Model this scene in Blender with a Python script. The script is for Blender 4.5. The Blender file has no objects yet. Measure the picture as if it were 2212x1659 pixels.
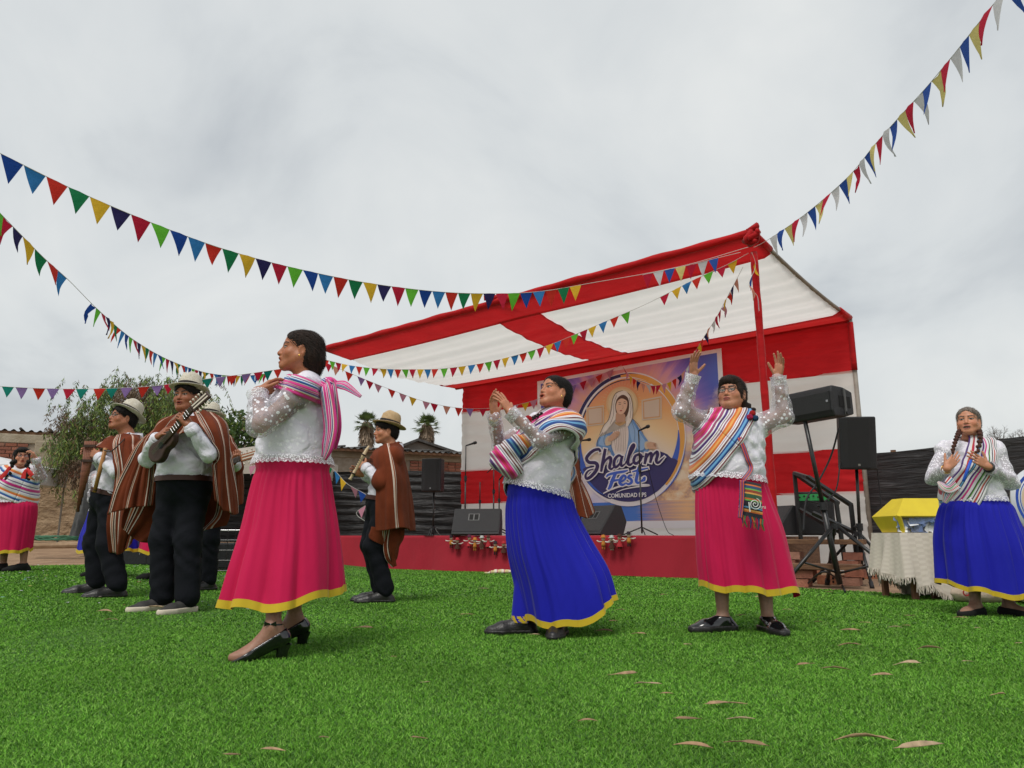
import bpy, bmesh, math, random
import numpy as np
from mathutils import Vector, Matrix
R_ = random.Random(7); NR = np.random.RandomState(11)
SC = bpy.context.scene; COL = SC.collection
# ------------------------------------------------------------------ camera
F, CX, CY, CAMH = 1600., 1106., 829.5, 0.59          # focal length and centre on a 2212 x 1659 picture
TILT = math.atan(328.5 / F); CT, ST = math.cos(TILT), math.sin(TILT)
cam = bpy.data.cameras.new('camera'); cam.sensor_width = 36; cam.lens = 36 * F / 2212; cam.clip_end = 2000; cam.clip_start = .05
camo = bpy.data.objects.new('camera', cam); COL.objects.link(camo)
camo.location = (0, 0, CAMH); camo.rotation_euler = (math.pi / 2 + TILT, 0, 0); SC.camera = camo
# ------------------------------------------------------------------ sky, sun, exposure
SUN_EL, SUN_AZ = math.radians(58), math.radians(205)  # azimuth clockwise from +Y
w = bpy.data.worlds.new('World'); SC.world = w; w.use_nodes = True
nt = w.node_tree; nt.nodes.clear(); N = nt.nodes.new; L = nt.links.new
sky = N('ShaderNodeTexSky'); sky.sky_type = 'NISHITA'; sky.sun_disc = False; sky.sun_elevation = SUN_EL; sky.sun_rotation = SUN_AZ
sky.air_density = 1.5; sky.dust_density = 3
b1 = N('ShaderNodeBackground'); b1.inputs[1].default_value = 0.1; L(sky.outputs[0], b1.inputs[0])
tc = N('ShaderNodeTexCoord'); sep = N('ShaderNodeSeparateXYZ'); L(tc.outputs['Generated'], sep.inputs[0])
def wm(op, a, b):
    n = N('ShaderNodeMath'); n.operation = op
    for i, v in enumerate((a, b)):
        if isinstance(v, (int, float)): n.inputs[i].default_value = v
        elif v is not None: L(v, n.inputs[i])
    return n.outputs[0]
den = wm('ADD', wm('MAXIMUM', sep.outputs[2], 0.0), 0.55)
cmb = N('ShaderNodeCombineXYZ'); L(wm('DIVIDE', sep.outputs[0], den), cmb.inputs[0]); L(wm('DIVIDE', sep.outputs[1], den), cmb.inputs[1])
def wnoise(scale, detail, rough, seed, dist=0.):
    m = N('ShaderNodeMapping'); m.inputs['Location'].default_value = (seed, seed * .37, seed * .11); m.inputs['Scale'].default_value = (1, .8, 1)
    L(cmb.outputs[0], m.inputs[0]); n = N('ShaderNodeTexNoise'); n.inputs['Scale'].default_value = scale; n.inputs['Detail'].default_value = detail
    n.inputs['Roughness'].default_value = rough; n.inputs['Distortion'].default_value = dist; L(m.outputs[0], n.inputs[0]); return n.outputs[0]
n1 = wnoise(1.25, 5, .5, 3.1, .3); n2 = wnoise(3.4, 6, .55, 8.3, .6)
mixn = wm('ADD', wm('MULTIPLY', n1, .68), wm('MULTIPLY', n2, .32))
cr = N('ShaderNodeValToRGB'); L(mixn, cr.inputs[0]); e = cr.color_ramp.elements
e[0].position = .35; e[0].color = (.400, .426, .450, 1); e[1].position = .60; e[1].color = (.660, .672, .662, 1)
m_ = cr.color_ramp.elements.new(.46); m_.color = (.555, .578, .585, 1)
b2 = N('ShaderNodeBackground'); b2.inputs[1].default_value = 1.0; L(cr.outputs[0], b2.inputs[0])
ms = N('ShaderNodeMixShader'); ms.inputs[0].default_value = .93; L(b1.outputs[0], ms.inputs[1]); L(b2.outputs[0], ms.inputs[2])
wo = N('ShaderNodeOutputWorld'); L(ms.outputs[0], wo.inputs[0])
sun = bpy.data.lights.new('sun', 'SUN'); sun.energy = 1.5; sun.angle = math.radians(22); sun.color = (1, .96, .9)
suno = bpy.data.objects.new('sun', sun); COL.objects.link(suno); suno.location = (0, 0, 20)
sd = Vector((math.sin(SUN_AZ) * math.cos(SUN_EL), math.cos(SUN_AZ) * math.cos(SUN_EL), math.sin(SUN_EL)))
suno.rotation_euler = (-sd).to_track_quat('-Z', 'Y').to_euler()
vs = SC.view_settings; SC.display_settings.display_device = 'sRGB'; vs.view_transform = 'Standard'; vs.look = 'None'; vs.exposure = .34; vs.gamma = 1; vs.use_curve_mapping = False
SC.cycles.max_bounces = 6; SC.cycles.transparent_max_bounces = 12
# ------------------------------------------------------------------ picture -> place helpers
def ray(px, py):
    u = (px - CX) / F; v = -(py - CY) / F
    return np.array([u, CT - v * ST, ST + v * CT])
def at(px, py, Y):
    d = ray(px, py); return np.array([0, 0, CAMH]) + d * (Y / d[1])
def gnd(px, py, z=0.):
    d = ray(px, py); return np.array([0, 0, CAMH]) + d * ((z - CAMH) / d[2])
def sstep(t): t = np.clip(t, 0, 1); return t * t * (3 - 2 * t)
def gz(x, y):                                         # the ground swells gently to the left and behind
    x = np.asarray(x, float); y = np.asarray(y, float)
    return .16 * sstep((-1.6 - x) / 4.6) * sstep((y - 1) / 5) + .30 * sstep((y - 11.5) / 5.5) * sstep((-2.5 - x) / 3.5)
# ------------------------------------------------------------------ mesh helpers
def wloc(o):
    v = Vector((0, 0, 0))
    while o is not None: v += o.location; o = o.parent
    return v
def mesh_np(name, V, quads=None, tris=None, uv=None, col=None, smooth=True):
    me = bpy.data.meshes.new(name); V = np.asarray(V, np.float32); me.vertices.add(len(V)); me.vertices.foreach_set('co', V.ravel())
    fl, st, tot, s = [], [], [], 0
    if quads is not None and len(quads):
        q = np.asarray(quads, np.int32); fl.append(q.ravel()); st.append(s + np.arange(len(q)) * 4); tot.append(np.full(len(q), 4)); s += q.size
    if tris is not None and len(tris):
        t = np.asarray(tris, np.int32); fl.append(t.ravel()); st.append(s + np.arange(len(t)) * 3); tot.append(np.full(len(t), 3)); s += t.size
    fl = np.concatenate(fl); st = np.concatenate(st).astype(np.int32); tot = np.concatenate(tot).astype(np.int32)
    me.loops.add(len(fl)); me.loops.foreach_set('vertex_index', fl); me.polygons.add(len(st)); me.polygons.foreach_set('loop_start', st)
    try: me.polygons.foreach_set('loop_total', tot)
    except Exception: pass
    me.update(calc_edges=True)
    if uv is not None:
        l = me.uv_layers.new(name='UVMap'); l.data.foreach_set('uv', np.asarray(uv, np.float32)[fl].ravel())
    if col is not None:
        c = np.ones((len(V), 4), np.float32); c[:, :3] = col
        a = me.color_attributes.new('Col', 'FLOAT_COLOR', 'POINT'); a.data.foreach_set('color', c.ravel())
    if smooth: me.polygons.foreach_set('use_smooth', np.ones(len(st), bool))
    me.validate(); me.update(); return me
def link(name, me, mat=None, parent=None):
    o = bpy.data.objects.new(name, me); COL.objects.link(o)
    if mat is not None:
        for m in (mat if isinstance(mat, (list, tuple)) else [mat]): me.materials.append(m)
    if parent is not None: o.parent = parent
    return o
def part(name, V, quads=None, tris=None, mat=None, parent=None, **k):
    V = np.array(V, float)
    if parent is not None: V = V - np.array(wloc(parent))
    return link(name, mesh_np(name, V, quads, tris, **k), mat, parent)
def pyd(name, verts, faces, mat=None, parent=None, smooth=False):
    V = np.array(verts, float)
    if parent is not None: V = V - np.array(wloc(parent))
    me = bpy.data.meshes.new(name); me.from_pydata(V.tolist(), [], [list(map(int, f)) for f in faces]); me.update()
    if smooth: me.polygons.foreach_set('use_smooth', [True] * len(me.polygons))
    return link(name, me, mat, parent)
def tag(o, label=None, cat=None, group=None, kind=None):
    if label: o['label'] = label
    if cat: o['category'] = cat
    if group: o['group'] = group
    if kind: o['kind'] = kind
    return o
def thing(name, label, cat, loc=(0, 0, 0), group=None):
    o = bpy.data.objects.new(name, None); COL.objects.link(o); o.location = Vector([float(v) for v in loc]); o.empty_display_size = .1
    bpy.context.view_layer.update() if False else None
    return tag(o, label, cat, group)
class MB:
    """collects simple shapes, then links them as one mesh"""
    def __init__(s): s.V = []; s.F = []
    def add(s, V, Fc):
        b = len(s.V); s.V += [tuple(map(float, v)) for v in V]; s.F += [[b + i for i in f] for f in Fc]; return s
    def box(s, c, d, R=None, taper=(1, 1)):
        c = np.array(c, float); d = np.array(d, float) / 2; R = np.eye(3) if R is None else R; V = []
        for z in (-1, 1):
            tx, ty = (taper if z > 0 else (1, 1))
            for x, y in ((-1, -1), (1, -1), (1, 1), (-1, 1)): V.append(c + R @ np.array([x * d[0] * tx, y * d[1] * ty, z * d[2]]))
        return s.add(V, [(0, 3, 2, 1), (4, 5, 6, 7), (0, 1, 5, 4), (1, 2, 6, 5), (2, 3, 7, 6), (3, 0, 4, 7)])
    def tube(s, pts, r, n=8, caps=True):
        pts = [np.array(p, float) for p in pts]; rr = r if isinstance(r, (list, tuple, np.ndarray)) else [r] * len(pts); V = []; up = None
        for i, p in enumerate(pts):
            t = pts[min(i + 1, len(pts) - 1)] - pts[max(i - 1, 0)]; t = t / (np.linalg.norm(t) + 1e-9)
            a = np.array([0, 0, 1.]) if abs(t[2]) < .9 else np.array([1., 0, 0])
            if up is not None: a = up
            b = np.cross(t, a); b /= np.linalg.norm(b) + 1e-9; a = np.cross(b, t); up = a
            V += [p + rr[i] * (math.cos(q) * b + math.sin(q) * a) for q in np.arange(n) * 2 * math.pi / n]
        Fc = []
        for i in range(len(pts) - 1):
            for j in range(n): Fc.append((i * n + j, i * n + (j + 1) % n, (i + 1) * n + (j + 1) % n, (i + 1) * n + j))
        if caps: Fc += [tuple(range(n))[::-1], tuple((len(pts) - 1) * n + j for j in range(n))]
        return s.add(V, Fc)
    def lathe(s, prof, c=(0, 0, 0), n=24, R=None, sx=1, sy=1):
        V = []; Fc = []; R = np.eye(3) if R is None else R; c = np.array(c, float)
        for r, z in prof: V += [c + R @ np.array([r * sx * math.cos(q), r * sy * math.sin(q), z]) for q in np.arange(n) * 2 * math.pi / n]
        for i in range(len(prof) - 1):
            for j in range(n): Fc.append((i * n + j, i * n + (j + 1) % n, (i + 1) * n + (j + 1) % n, (i + 1) * n + j))
        return s.add(V, Fc)
    def prism(s, poly, a, b):
        """poly: list of 3-vectors, extruded by vector a->b"""
        n = len(poly); V = [np.array(p) + a for p in poly] + [np.array(p) + b for p in poly]
        return s.add(V, [tuple(range(n))[::-1], tuple(range(n, 2 * n))] + [(i, (i + 1) % n, n + (i + 1) % n, n + i) for i in range(n)])
    def build(s, name, mat=None, parent=None, smooth=False, bevel=0, seg=2):
        o = pyd(name, s.V, s.F, mat, parent, smooth)
        if bevel:
            m = o.modifiers.new('bevel', 'BEVEL'); m.width = bevel; m.segments = seg; m.limit_method = 'ANGLE'; m.angle_limit = math.radians(40)
        return o
def grid_faces(nu, nv, wrap_u=False):
    """vertices indexed i*nv+j"""
    I, J = np.meshgrid(np.arange(nu if wrap_u else nu - 1), np.arange(nv - 1), indexing='ij'); I = I.ravel(); J = J.ravel(); I2 = (I + 1) % nu
    return np.stack([I * nv + J, I2 * nv + J, I2 * nv + J + 1, I * nv + J + 1], 1)
def nz(v): v = np.asarray(v, float); return v / (np.linalg.norm(v) + 1e-12)
def crom(P, n):
    """Catmull-Rom through points, n samples in all"""
    P = np.array(P, float); P = np.vstack([2 * P[0] - P[1], P, 2 * P[-1] - P[-2]]); out = []; m = len(P) - 3
    for s in np.linspace(0, m - 1e-6, n):
        i = int(s); t = s - i; a, b, c, d = P[i], P[i + 1], P[i + 2], P[i + 3]
        out.append(.5 * ((2 * b) + (-a + c) * t + (2 * a - 5 * b + 4 * c - d) * t * t + (-a + 3 * b - 3 * c + d) * t ** 3))
    return np.array(out)
def frame_z(z, x=(1, 0, 0)):
    z = nz(z); x = np.array(x, float); x = nz(x - z * (x @ z)); y = np.cross(z, x); return np.stack([x, y, z], 1)
def rotz(a): c, s = math.cos(a), math.sin(a); return np.array([[c, -s, 0], [s, c, 0], [0, 0, 1.]])
# ------------------------------------------------------------------ materials
MATS = {}
def mat_new(name):
    m = bpy.data.materials.new(name); m.use_nodes = True; nt = m.node_tree; b = nt.nodes['Principled BSDF']; return m, nt, b
def nd(nt, t, **k):
    n = nt.nodes.new(t)
    for a, v in k.items():
        if a in n.inputs: n.inputs[a].default_value = v
        else: setattr(n, a, v)
    return n
def pm(name, c1, c2=None, scale=8., rough=.7, bump=0., bscale=None, stretch=(1, 1, 1), detail=4, metal=0., sheen=0., spec=.35, coat=0., fac=(.35, .65), sss=0.):
    """plain procedural material: two tones mixed by noise in object space, noise relief"""
    if name in MATS: return MATS[name]
    m, nt, b = mat_new(name); l = nt.links.new
    tcn = nd(nt, 'ShaderNodeTexCoord'); mp = nd(nt, 'ShaderNodeMapping'); mp.inputs['Scale'].default_value = stretch; l(tcn.outputs['Object'], mp.inputs[0])
    if c2 is not None:
        n = nd(nt, 'ShaderNodeTexNoise', Scale=scale, Detail=detail); l(mp.outputs[0], n.inputs[0])
        r = nd(nt, 'ShaderNodeValToRGB'); e = r.color_ramp.elements; e[0].position, e[1].position = fac; e[0].color = (*c1, 1); e[1].color = (*c2, 1)
        l(n.outputs[0], r.inputs[0]); l(r.outputs[0], b.inputs['Base Color'])
    else: b.inputs['Base Color'].default_value = (*c1, 1)
    b.inputs['Roughness'].default_value = rough; b.inputs['Metallic'].default_value = metal; b.inputs['Specular IOR Level'].default_value = spec
    if sheen: b.inputs['Sheen Weight'].default_value = sheen; b.inputs['Sheen Roughness'].default_value = .5
    if coat: b.inputs['Coat Weight'].default_value = coat; b.inputs['Coat Roughness'].default_value = .08
    if sss: b.inputs['Subsurface Weight'].default_value = sss; b.inputs['Subsurface Radius'].default_value = (.01, .004, .002); b.inputs['Subsurface Scale'].default_value = 1.
    if bump:
        n2 = nd(nt, 'ShaderNodeTexNoise', Scale=bscale or scale * 3, Detail=5.); l(mp.outputs[0], n2.inputs[0])
        bp = nd(nt, 'ShaderNodeBump', Strength=bump, Distance=.02); l(n2.outputs[0], bp.inputs['Height']); l(bp.outputs[0], b.inputs['Normal'])
    MATS[name] = m; return m
def ramp(nt, stops, interp='CONSTANT'):
    r = nd(nt, 'ShaderNodeValToRGB'); r.color_ramp.interpolation = interp; e = r.color_ramp.elements
    while len(e) > 1: e.remove(e[-1])
    e[0].position = stops[0][0]; e[0].color = (*stops[0][1], 1)
    for p, c in stops[1:]:
        x = e.new(p); x.color = (*c, 1)
    return r
def s2l(*c):
    c = np.array(c, float) / 255; return tuple(np.where(c <= .04045, c / 12.92, ((c + .055) / 1.055) ** 2.4))
# ================================================================== the setting: ground, turf
M_dirt = pm('dirt', (.36, .235, .145), (.26, .165, .10), 3, .95, .9, 25)
def ground_sheet(name, xs, ys, dz, mat):
    X, Y = np.meshgrid(xs, ys, indexing='ij'); Z = gz(X, Y) + dz
    V = np.stack([X, Y, Z], -1).reshape(-1, 3); return part(name, V, grid_faces(len(xs), len(ys)), mat=mat)
xs = np.unique(np.concatenate([np.linspace(-400, -20, 12), np.linspace(-20, 14, 86), np.linspace(14, 400, 12)]))
ys = np.unique(np.concatenate([np.linspace(-60, -3, 6), np.linspace(-3, 30, 84), np.linspace(30, 900, 14)]))
tag(ground_sheet('ground', xs, ys, 0, M_dirt), kind='structure')
# stage axes in plan
SU = nz([.848, -.53, 0]); SV = nz([.53, .848, 0]); S0 = np.array([-3.5, 14.6, 0.]); STAGE_Z = .595
def st(u, v, z): return S0 + SU * u + SV * v + np.array([0, 0, z])
STAGE_W = 8.3
TURF = [(-30, -4), (-30, 10.6), (-7.2, 11.0), (-4.6, 12.4), tuple((S0 + SV * .06)[:2]), tuple(st(7.75, .06, 0)[:2]), (3.35, 8.75), (4.85, 6.95), (7.5, 4.6), (12, 1), (12, -4)]
def in_turf(x, y):
    x = np.asarray(x); y = np.asarray(y); ins = np.zeros(x.shape, bool); n = len(TURF)
    for i in range(n):
        (x1, y1), (x2, y2) = TURF[i], TURF[(i + 1) % n]
        with np.errstate(divide='ignore', invalid='ignore'):
            ins ^= ((y1 > y) != (y2 > y)) & (x < (x2 - x1) * (y - y1) / (y2 - y1 + 1e-12) + x1)
    return ins
m, nt, b = mat_new('artificial turf'); l = nt.links.new; tcn = nd(nt, 'ShaderNodeTexCoord')
na = nd(nt, 'ShaderNodeTexNoise', Scale=140., Detail=3.); l(tcn.outputs['Object'], na.inputs[0])
nb = nd(nt, 'ShaderNodeTexNoise', Scale=.9, Detail=3.); l(tcn.outputs['Object'], nb.inputs[0])
r1 = ramp(nt, [(.30, (.028, .09, .009)), (.5, (.095, .25, .026)), (.72, (.17, .38, .05))], 'LINEAR'); l(na.outputs[0], r1.inputs[0])
mx = nd(nt, 'ShaderNodeMix', data_type='RGBA', blend_type='MULTIPLY'); mx.inputs[0].default_value = .5
r2 = ramp(nt, [(.3, (.72, .85, .7)), (.7, (1.1, 1.05, 1.1))], 'LINEAR'); l(nb.outputs[0], r2.inputs[0]); l(r1.outputs[0], mx.inputs[6]); l(r2.outputs[0], mx.inputs[7]); l(mx.outputs[2], b.inputs['Base Color'])
bp = nd(nt, 'ShaderNodeBump', Strength=1., Distance=.03); l(na.outputs[0], bp.inputs['Height']); l(bp.outputs[0], b.inputs['Normal']); b.inputs['Roughness'].default_value = .8
M_turf = m
bm = bmesh.new(); vs_ = [bm.verts.new((x, y, 0)) for x, y in TURF]; f = bm.faces.new(vs_); bmesh.ops.triangulate(bm, faces=[f])
for ax, a0, a1, stp in ((0, -30, 12, 1.), (1, -4, 15, 1.)):
    for v in np.arange(a0 + stp, a1, stp):
        no = (1, 0, 0) if ax == 0 else (0, 1, 0); co = (v, 0, 0) if ax == 0 else (0, v, 0)
        bmesh.ops.bisect_plane(bm, geom=bm.verts[:] + bm.edges[:] + bm.faces[:], plane_co=co, plane_no=no)
for v in bm.verts: v.co.z = float(gz(v.co.x, v.co.y)) + .006
for fc in bm.faces:
    fc.smooth = True
    if fc.normal.z < 0: fc.normal_flip()
me = bpy.data.meshes.new('artificial_turf'); bm.to_mesh(me); bm.free(); tag(link('artificial_turf', me, M_turf), kind='structure')
# blades of the turf, denser near the camera
def blades():
    out = []
    for y0, y1, dens, hgt, wd in ((1.7, 2.6, 40000, .013, .0026), (2.6, 3.6, 25000, .0135, .0032), (3.6, 5., 13000, .014, .0046), (5., 7.5, 5200, .015, .0072), (7.5, 13.8, 1700, .016, .012)):
        xw0, xw1 = -.84 * y1 - .4, .84 * y1 + .4; n = int((xw1 - xw0) * (y1 - y0) * dens)
        x = NR.uniform(xw0, xw1, n); y = NR.uniform(y0, y1, n); k = (np.abs(x) < .84 * y + .4) & in_turf(x, y); out.append(np.stack([x[k], y[k], np.full(k.sum(), hgt), np.full(k.sum(), wd)], 1))
    A = np.vstack(out); n = len(A); x, y, hgt, wd = A.T
    ang = NR.uniform(0, 2 * math.pi, n); lean = NR.uniform(.3, 1.7, n) * hgt; la = NR.uniform(0, 2 * math.pi, n); hh = hgt * NR.uniform(.55, 1.15, n); z = gz(x, y) + .004
    dx, dy = np.cos(ang) * wd / 2, np.sin(ang) * wd / 2; lx, ly = np.cos(la) * lean, np.sin(la) * lean
    V = np.empty((n, 5, 3), np.float32)
    V[:, 0] = np.stack([x - dx, y - dy, z], 1); V[:, 1] = np.stack([x + dx, y + dy, z], 1)
    V[:, 2] = np.stack([x + dx * .8 + lx * .4, y + dy * .8 + ly * .4, z + hh * .6], 1); V[:, 3] = np.stack([x - dx * .8 + lx * .4, y - dy * .8 + ly * .4, z + hh * .6], 1)
    V[:, 4] = np.stack([x + lx, y + ly, z + hh], 1)
    bidx = np.arange(n)[:, None] * 5; q = bidx + np.array([0, 1, 2, 3]); t = bidx + np.array([3, 2, 4])
    c = np.array([.125, .315, .034]) * NR.uniform(.55, 1.35, n)[:, None]; k = NR.rand(n) < .3; c[k] = np.array([.225, .43, .08]) * NR.uniform(.7, 1.2, k.sum())[:, None]; k = NR.rand(n) < .12; c[k] = np.array([.045, .14, .02])
    c *= (1 + .10 * np.sin(x * 1.9 + 1.3 * np.sin(y * 1.1)) * np.sin(y * 2.3 + x * .7) + .07 * np.sin(x * 5.1 + y * 3.7))[:, None]
    return V.reshape(-1, 3), q, t, np.repeat(c, 5, 0)
m, nt, b = mat_new('turf blades'); at_ = nd(nt, 'ShaderNodeVertexColor', layer_name='Col'); nt.links.new(at_.outputs[0], b.inputs['Base Color']); b.inputs['Roughness'].default_value = .8; b.inputs['Specular IOR Level'].default_value = .06
V, q, t, c = blades(); tag(part('turf_blades', V, q, t, m, col=c, smooth=False), 'short bright green blades of the artificial turf', 'turf', kind='stuff'); del V, q, t, c

# ================================================================== stage with skirt
def clothmat(name, c, rough=.75, wr=.25, wscale=3., stretch=(1, 1, 1), weave=0, trans=0., c2=None, sheen=.3):
    if name in MATS: return MATS[name]
    m, nt, b = mat_new(name); l = nt.links.new; tcn = nd(nt, 'ShaderNodeTexCoord'); mp = nd(nt, 'ShaderNodeMapping'); mp.inputs['Scale'].default_value = stretch; l(tcn.outputs['Object'], mp.inputs[0])
    n = nd(nt, 'ShaderNodeTexNoise', Scale=wscale, Detail=5., Distortion=.6); l(mp.outputs[0], n.inputs[0])
    r = ramp(nt, [(.3, tuple(np.array(c2 if c2 else np.array(c) * .82))), (.7, c)], 'LINEAR'); l(n.outputs[0], r.inputs[0]); l(r.outputs[0], b.inputs['Base Color'])
    h = n.outputs[0]; bp = nd(nt, 'ShaderNodeBump', Strength=wr, Distance=.05); l(h, bp.inputs['Height'])
    wv = nd(nt, 'ShaderNodeTexNoise', Scale=420., Detail=2.); l(tcn.outputs['Object'], wv.inputs[0]); bp2 = nd(nt, 'ShaderNodeBump', Strength=.25, Distance=.002); l(wv.outputs[0], bp2.inputs['Height']); l(bp.outputs[0], bp2.inputs['Normal']); l(bp2.outputs[0], b.inputs['Normal'])
    b.inputs['Roughness'].default_value = rough; b.inputs['Specular IOR Level'].default_value = .2
    if sheen: b.inputs['Sheen Weight'].default_value = sheen; b.inputs['Sheen Roughness'].default_value = .4
    if trans:
        tr = nd(nt, 'ShaderNodeBsdfTranslucent'); l(r.outputs[0], tr.inputs[0]); mx = nd(nt, 'ShaderNodeMixShader'); mx.inputs[0].default_value = trans; l(b.outputs[0], mx.inputs[1]); l(tr.outputs[0], mx.inputs[2])
        l(mx.outputs[0], nt.nodes['Material Output'].inputs[0])
    MATS[name] = m; return m
M_red = clothmat('red canopy cloth', (.70, .020, .026), wr=.5, wscale=2.2, stretch=(1, 1, 3), trans=.42)
M_white = clothmat('white canopy cloth', (.92, .90, .87), wr=.25, wscale=2., stretch=(1, 1, 3), trans=.58, c2=(.87, .85, .82), sheen=0)
M_skirt = clothmat('dark red stage cloth', (.36, .016, .032), wr=.6, wscale=1.6, stretch=(1, 1, .6))
M_wood = pm('rough wood', (.24, .13, .07), (.14, .07, .04), 6, .8, .4, 20, (1, 1, 6))
M_black = pm('black plastic', (.016, .016, .018), (.022, .022, .025), 30, .5, .3, 300)
M_blackmetal = pm('black painted metal', (.012, .012, .013), (.02, .02, .02), 20, .35, .05, 100, spec=.5)
stg = thing('stage', 'low stage fronted by a dark red cloth skirt under the red and white canopy', 'stage', st(STAGE_W / 2, 1.6, 0))
mb = MB(); nl = [st(0, .05, 0), st(STAGE_W, .05, 0), st(STAGE_W, 3.2, 0), st(0, 3.2, 0)]
mb.prism(nl, np.array([0, 0, 0.]), np.array([0, 0, STAGE_Z - .01])); mb.build('platform', M_wood, stg)
# cloth laid over the top and falling down the front, with soft folds
nu, rows = 220, 16; V = []
for i in range(nu):
    u = -.05 + (STAGE_W + .1) * i / (nu - 1)
    for j in range(rows):
        if j < 3: p = st(u, .9 - .45 * j, STAGE_Z + .004)
        else:
            t = (j - 3) / (rows - 4); fold = .035 * math.sin(u * 5.1 + 1.2 * math.sin(u * 1.7)) + .012 * math.sin(u * 9 + 2 * math.sin(u * 3.))
            sag = .018 * math.sin(u * 2.9) * t
            x_, y_ = st(u, 0, 0)[:2]; z = (STAGE_Z + .004) * (1 - t) + (float(gz(x_, y_)) + .012) * t + sag * (1 - t)
            p = st(u, -.005 - .05 * t - fold * (.15 + .85 * t) - .03 * t * t, z)
        V.append(p)
part('cloth_skirt', V, grid_faces(nu, rows), mat=M_skirt, parent=stg)
# ================================================================== canopy: posts, roof bands, back wall
BRW = np.array([5.93, 12.5, 0.]); BLW = np.array([-1.15, 17., 0.]); WU = nz(BRW - BLW); WL = np.linalg.norm((BRW - BLW)); WN = nz(np.array([WU[1], -WU[0], 0])) 
if WN[1] > 0: WN = -WN
def wall(u, z, off=0.): return BLW + WU * u + WN * off + np.array([0, 0, z])
def onwall(px, py, off=0.):
    d = ray(px, py); o = np.array([0, 0, CAMH]); p0 = BLW + WN * off; t = ((p0 - o) @ WN) / (d @ WN); p = o + d * t; q = p - p0; return q @ WU, p[2]
FL = at(703, 757, 14.6); FR = at(1627, 508, 9.6); BL = at(985, 838, 17.); BR = at(1836, 690, 12.5)
can = thing('canopy', 'red and white cloth canopy roof and back wall over the stage', 'canopy', wall(WL / 2, 0, 1.8))
def roofp(s, t, dz=0.):       # s along the front (0 left), t from front to back
    p = (FL * (1 - s) + FR * s) * (1 - t) + (BL * (1 - s) + BR * s) * t
    sag = -.16 * math.sin(math.pi * t) * (1 if s not in (0, 1) else .4) - .05 * abs(math.sin(math.pi * s * 2)) * math.sin(math.pi * t)
    return p + np.array([0, 0, sag + dz])
def roof_cloth(name, s0, s1, t0, t1, mat, dz=0., ns=40, ntt=18, rip=.012):
    V = []
    for i in range(ns):
        s = s0 + (s1 - s0) * i / (ns - 1)
        for j in range(ntt):
            t = t0 + (t1 - t0) * j / (ntt - 1); r = rip * sstep(min(j, ntt - 1 - j) / 3.) * (math.sin(t * 46 + s * 2) + .7 * math.sin(t * 83 + 2 * math.sin(s * 3)) + .2 * math.sin(s * 21 + t * 9)); V.append(roofp(s, t, dz + r))
    o = part(name, V, grid_faces(ns, ntt), mat=mat, parent=can); return o
roof_cloth('white_roof_cloth', 0, .455, .13, .87, M_white, 0, 40, 60); roof_cloth('white_roof_cloth', .545, 1, .13, .87, M_white, 0, 40, 60)
roof_cloth('red_front_band', 0, 1, -.01, .15, M_red, -.02, 90, 12, .006); roof_cloth('red_back_band', 0, 1, .85, 1.0, M_red, -.02, 90, 12, .006)
roof_cloth('red_middle_band', .45, .55, .13, .87, M_red, -.03, 12, 40, .01)
def lin(a, b, n): return [a + (b - a) * i / (n - 1) for i in range(n)]
mb = MB(); pts = [roofp(s, -.005, .03 + .004 * math.sin(s * 40)) for s in np.linspace(0, 1, 60)]; mb.tube(pts, [.055 + .006 * math.sin(i * 1.3) for i in range(60)], 10); mb.build('front_beam_wrap', M_red, can, True)
M_pipe = pm('grey pipe', (.33, .30, .26), (.24, .21, .18), 6, .6)
for s, nm in ((0., 'side_pipe'), (1., 'side_pipe')):
    mb = MB(); mb.tube([roofp(s, t, .03) for t in np.linspace(.13, .87, 8)], .032); mb.build(nm, M_pipe, can, True)
    for a, b_ in ((-.005, .14), (.86, 1.)):
        mb = MB(); mb.tube([roofp(s, t, .03) for t in np.linspace(a, b_, 4)], .05); mb.build('side_wrap', M_red, can, True)
mb = MB(); mb.tube([roofp(s, 1., .0) for s in np.linspace(0, 1, 20)], .05); mb.build('back_beam_wrap', M_red, can, True)
mb = MB(); k_ = FR + np.array([0, 0, .02])
for i in range(9): mb.tube([k_ + np.array([R_.uniform(-.1, .1), R_.uniform(-.1, .1), R_.uniform(-.16, .10)]) for _ in range(3)], [.03, .055, .03], 8)
mb.build('corner_knot', M_red, can, True)
pole_top = at(1628, 545, 9.65); pole_bot = at(1684, 1262, 9.65); pole_bot[2] = 0
mb = MB(); pp = lin(pole_bot, pole_top, 24); mb.tube(pp, [.05 + .004 * math.sin(i * 2.1) for i in range(24)], 12); mb.build('wrapped_pole', M_red, can, True)
mb = MB(); pl = FL.copy(); pl[2] = 0; 
mb.tube([roofp(.5, 0, .1) + np.array([-.25, 0, .0]), roofp(.5, 0, .12) + np.array([.28, 0, .02])], .045); mb.build('splice_wrap', M_red, can, True)
for P_ in (wall(.12, BL[2], -.08), BR):
    q = P_.copy(); q[2] = 0; mb = MB(); mb.tube([q, P_], .04); mb.build('back_post', M_pipe, can, True)
ZS = [4.32, 3.40, 2.06, 1.33, .05]
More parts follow.
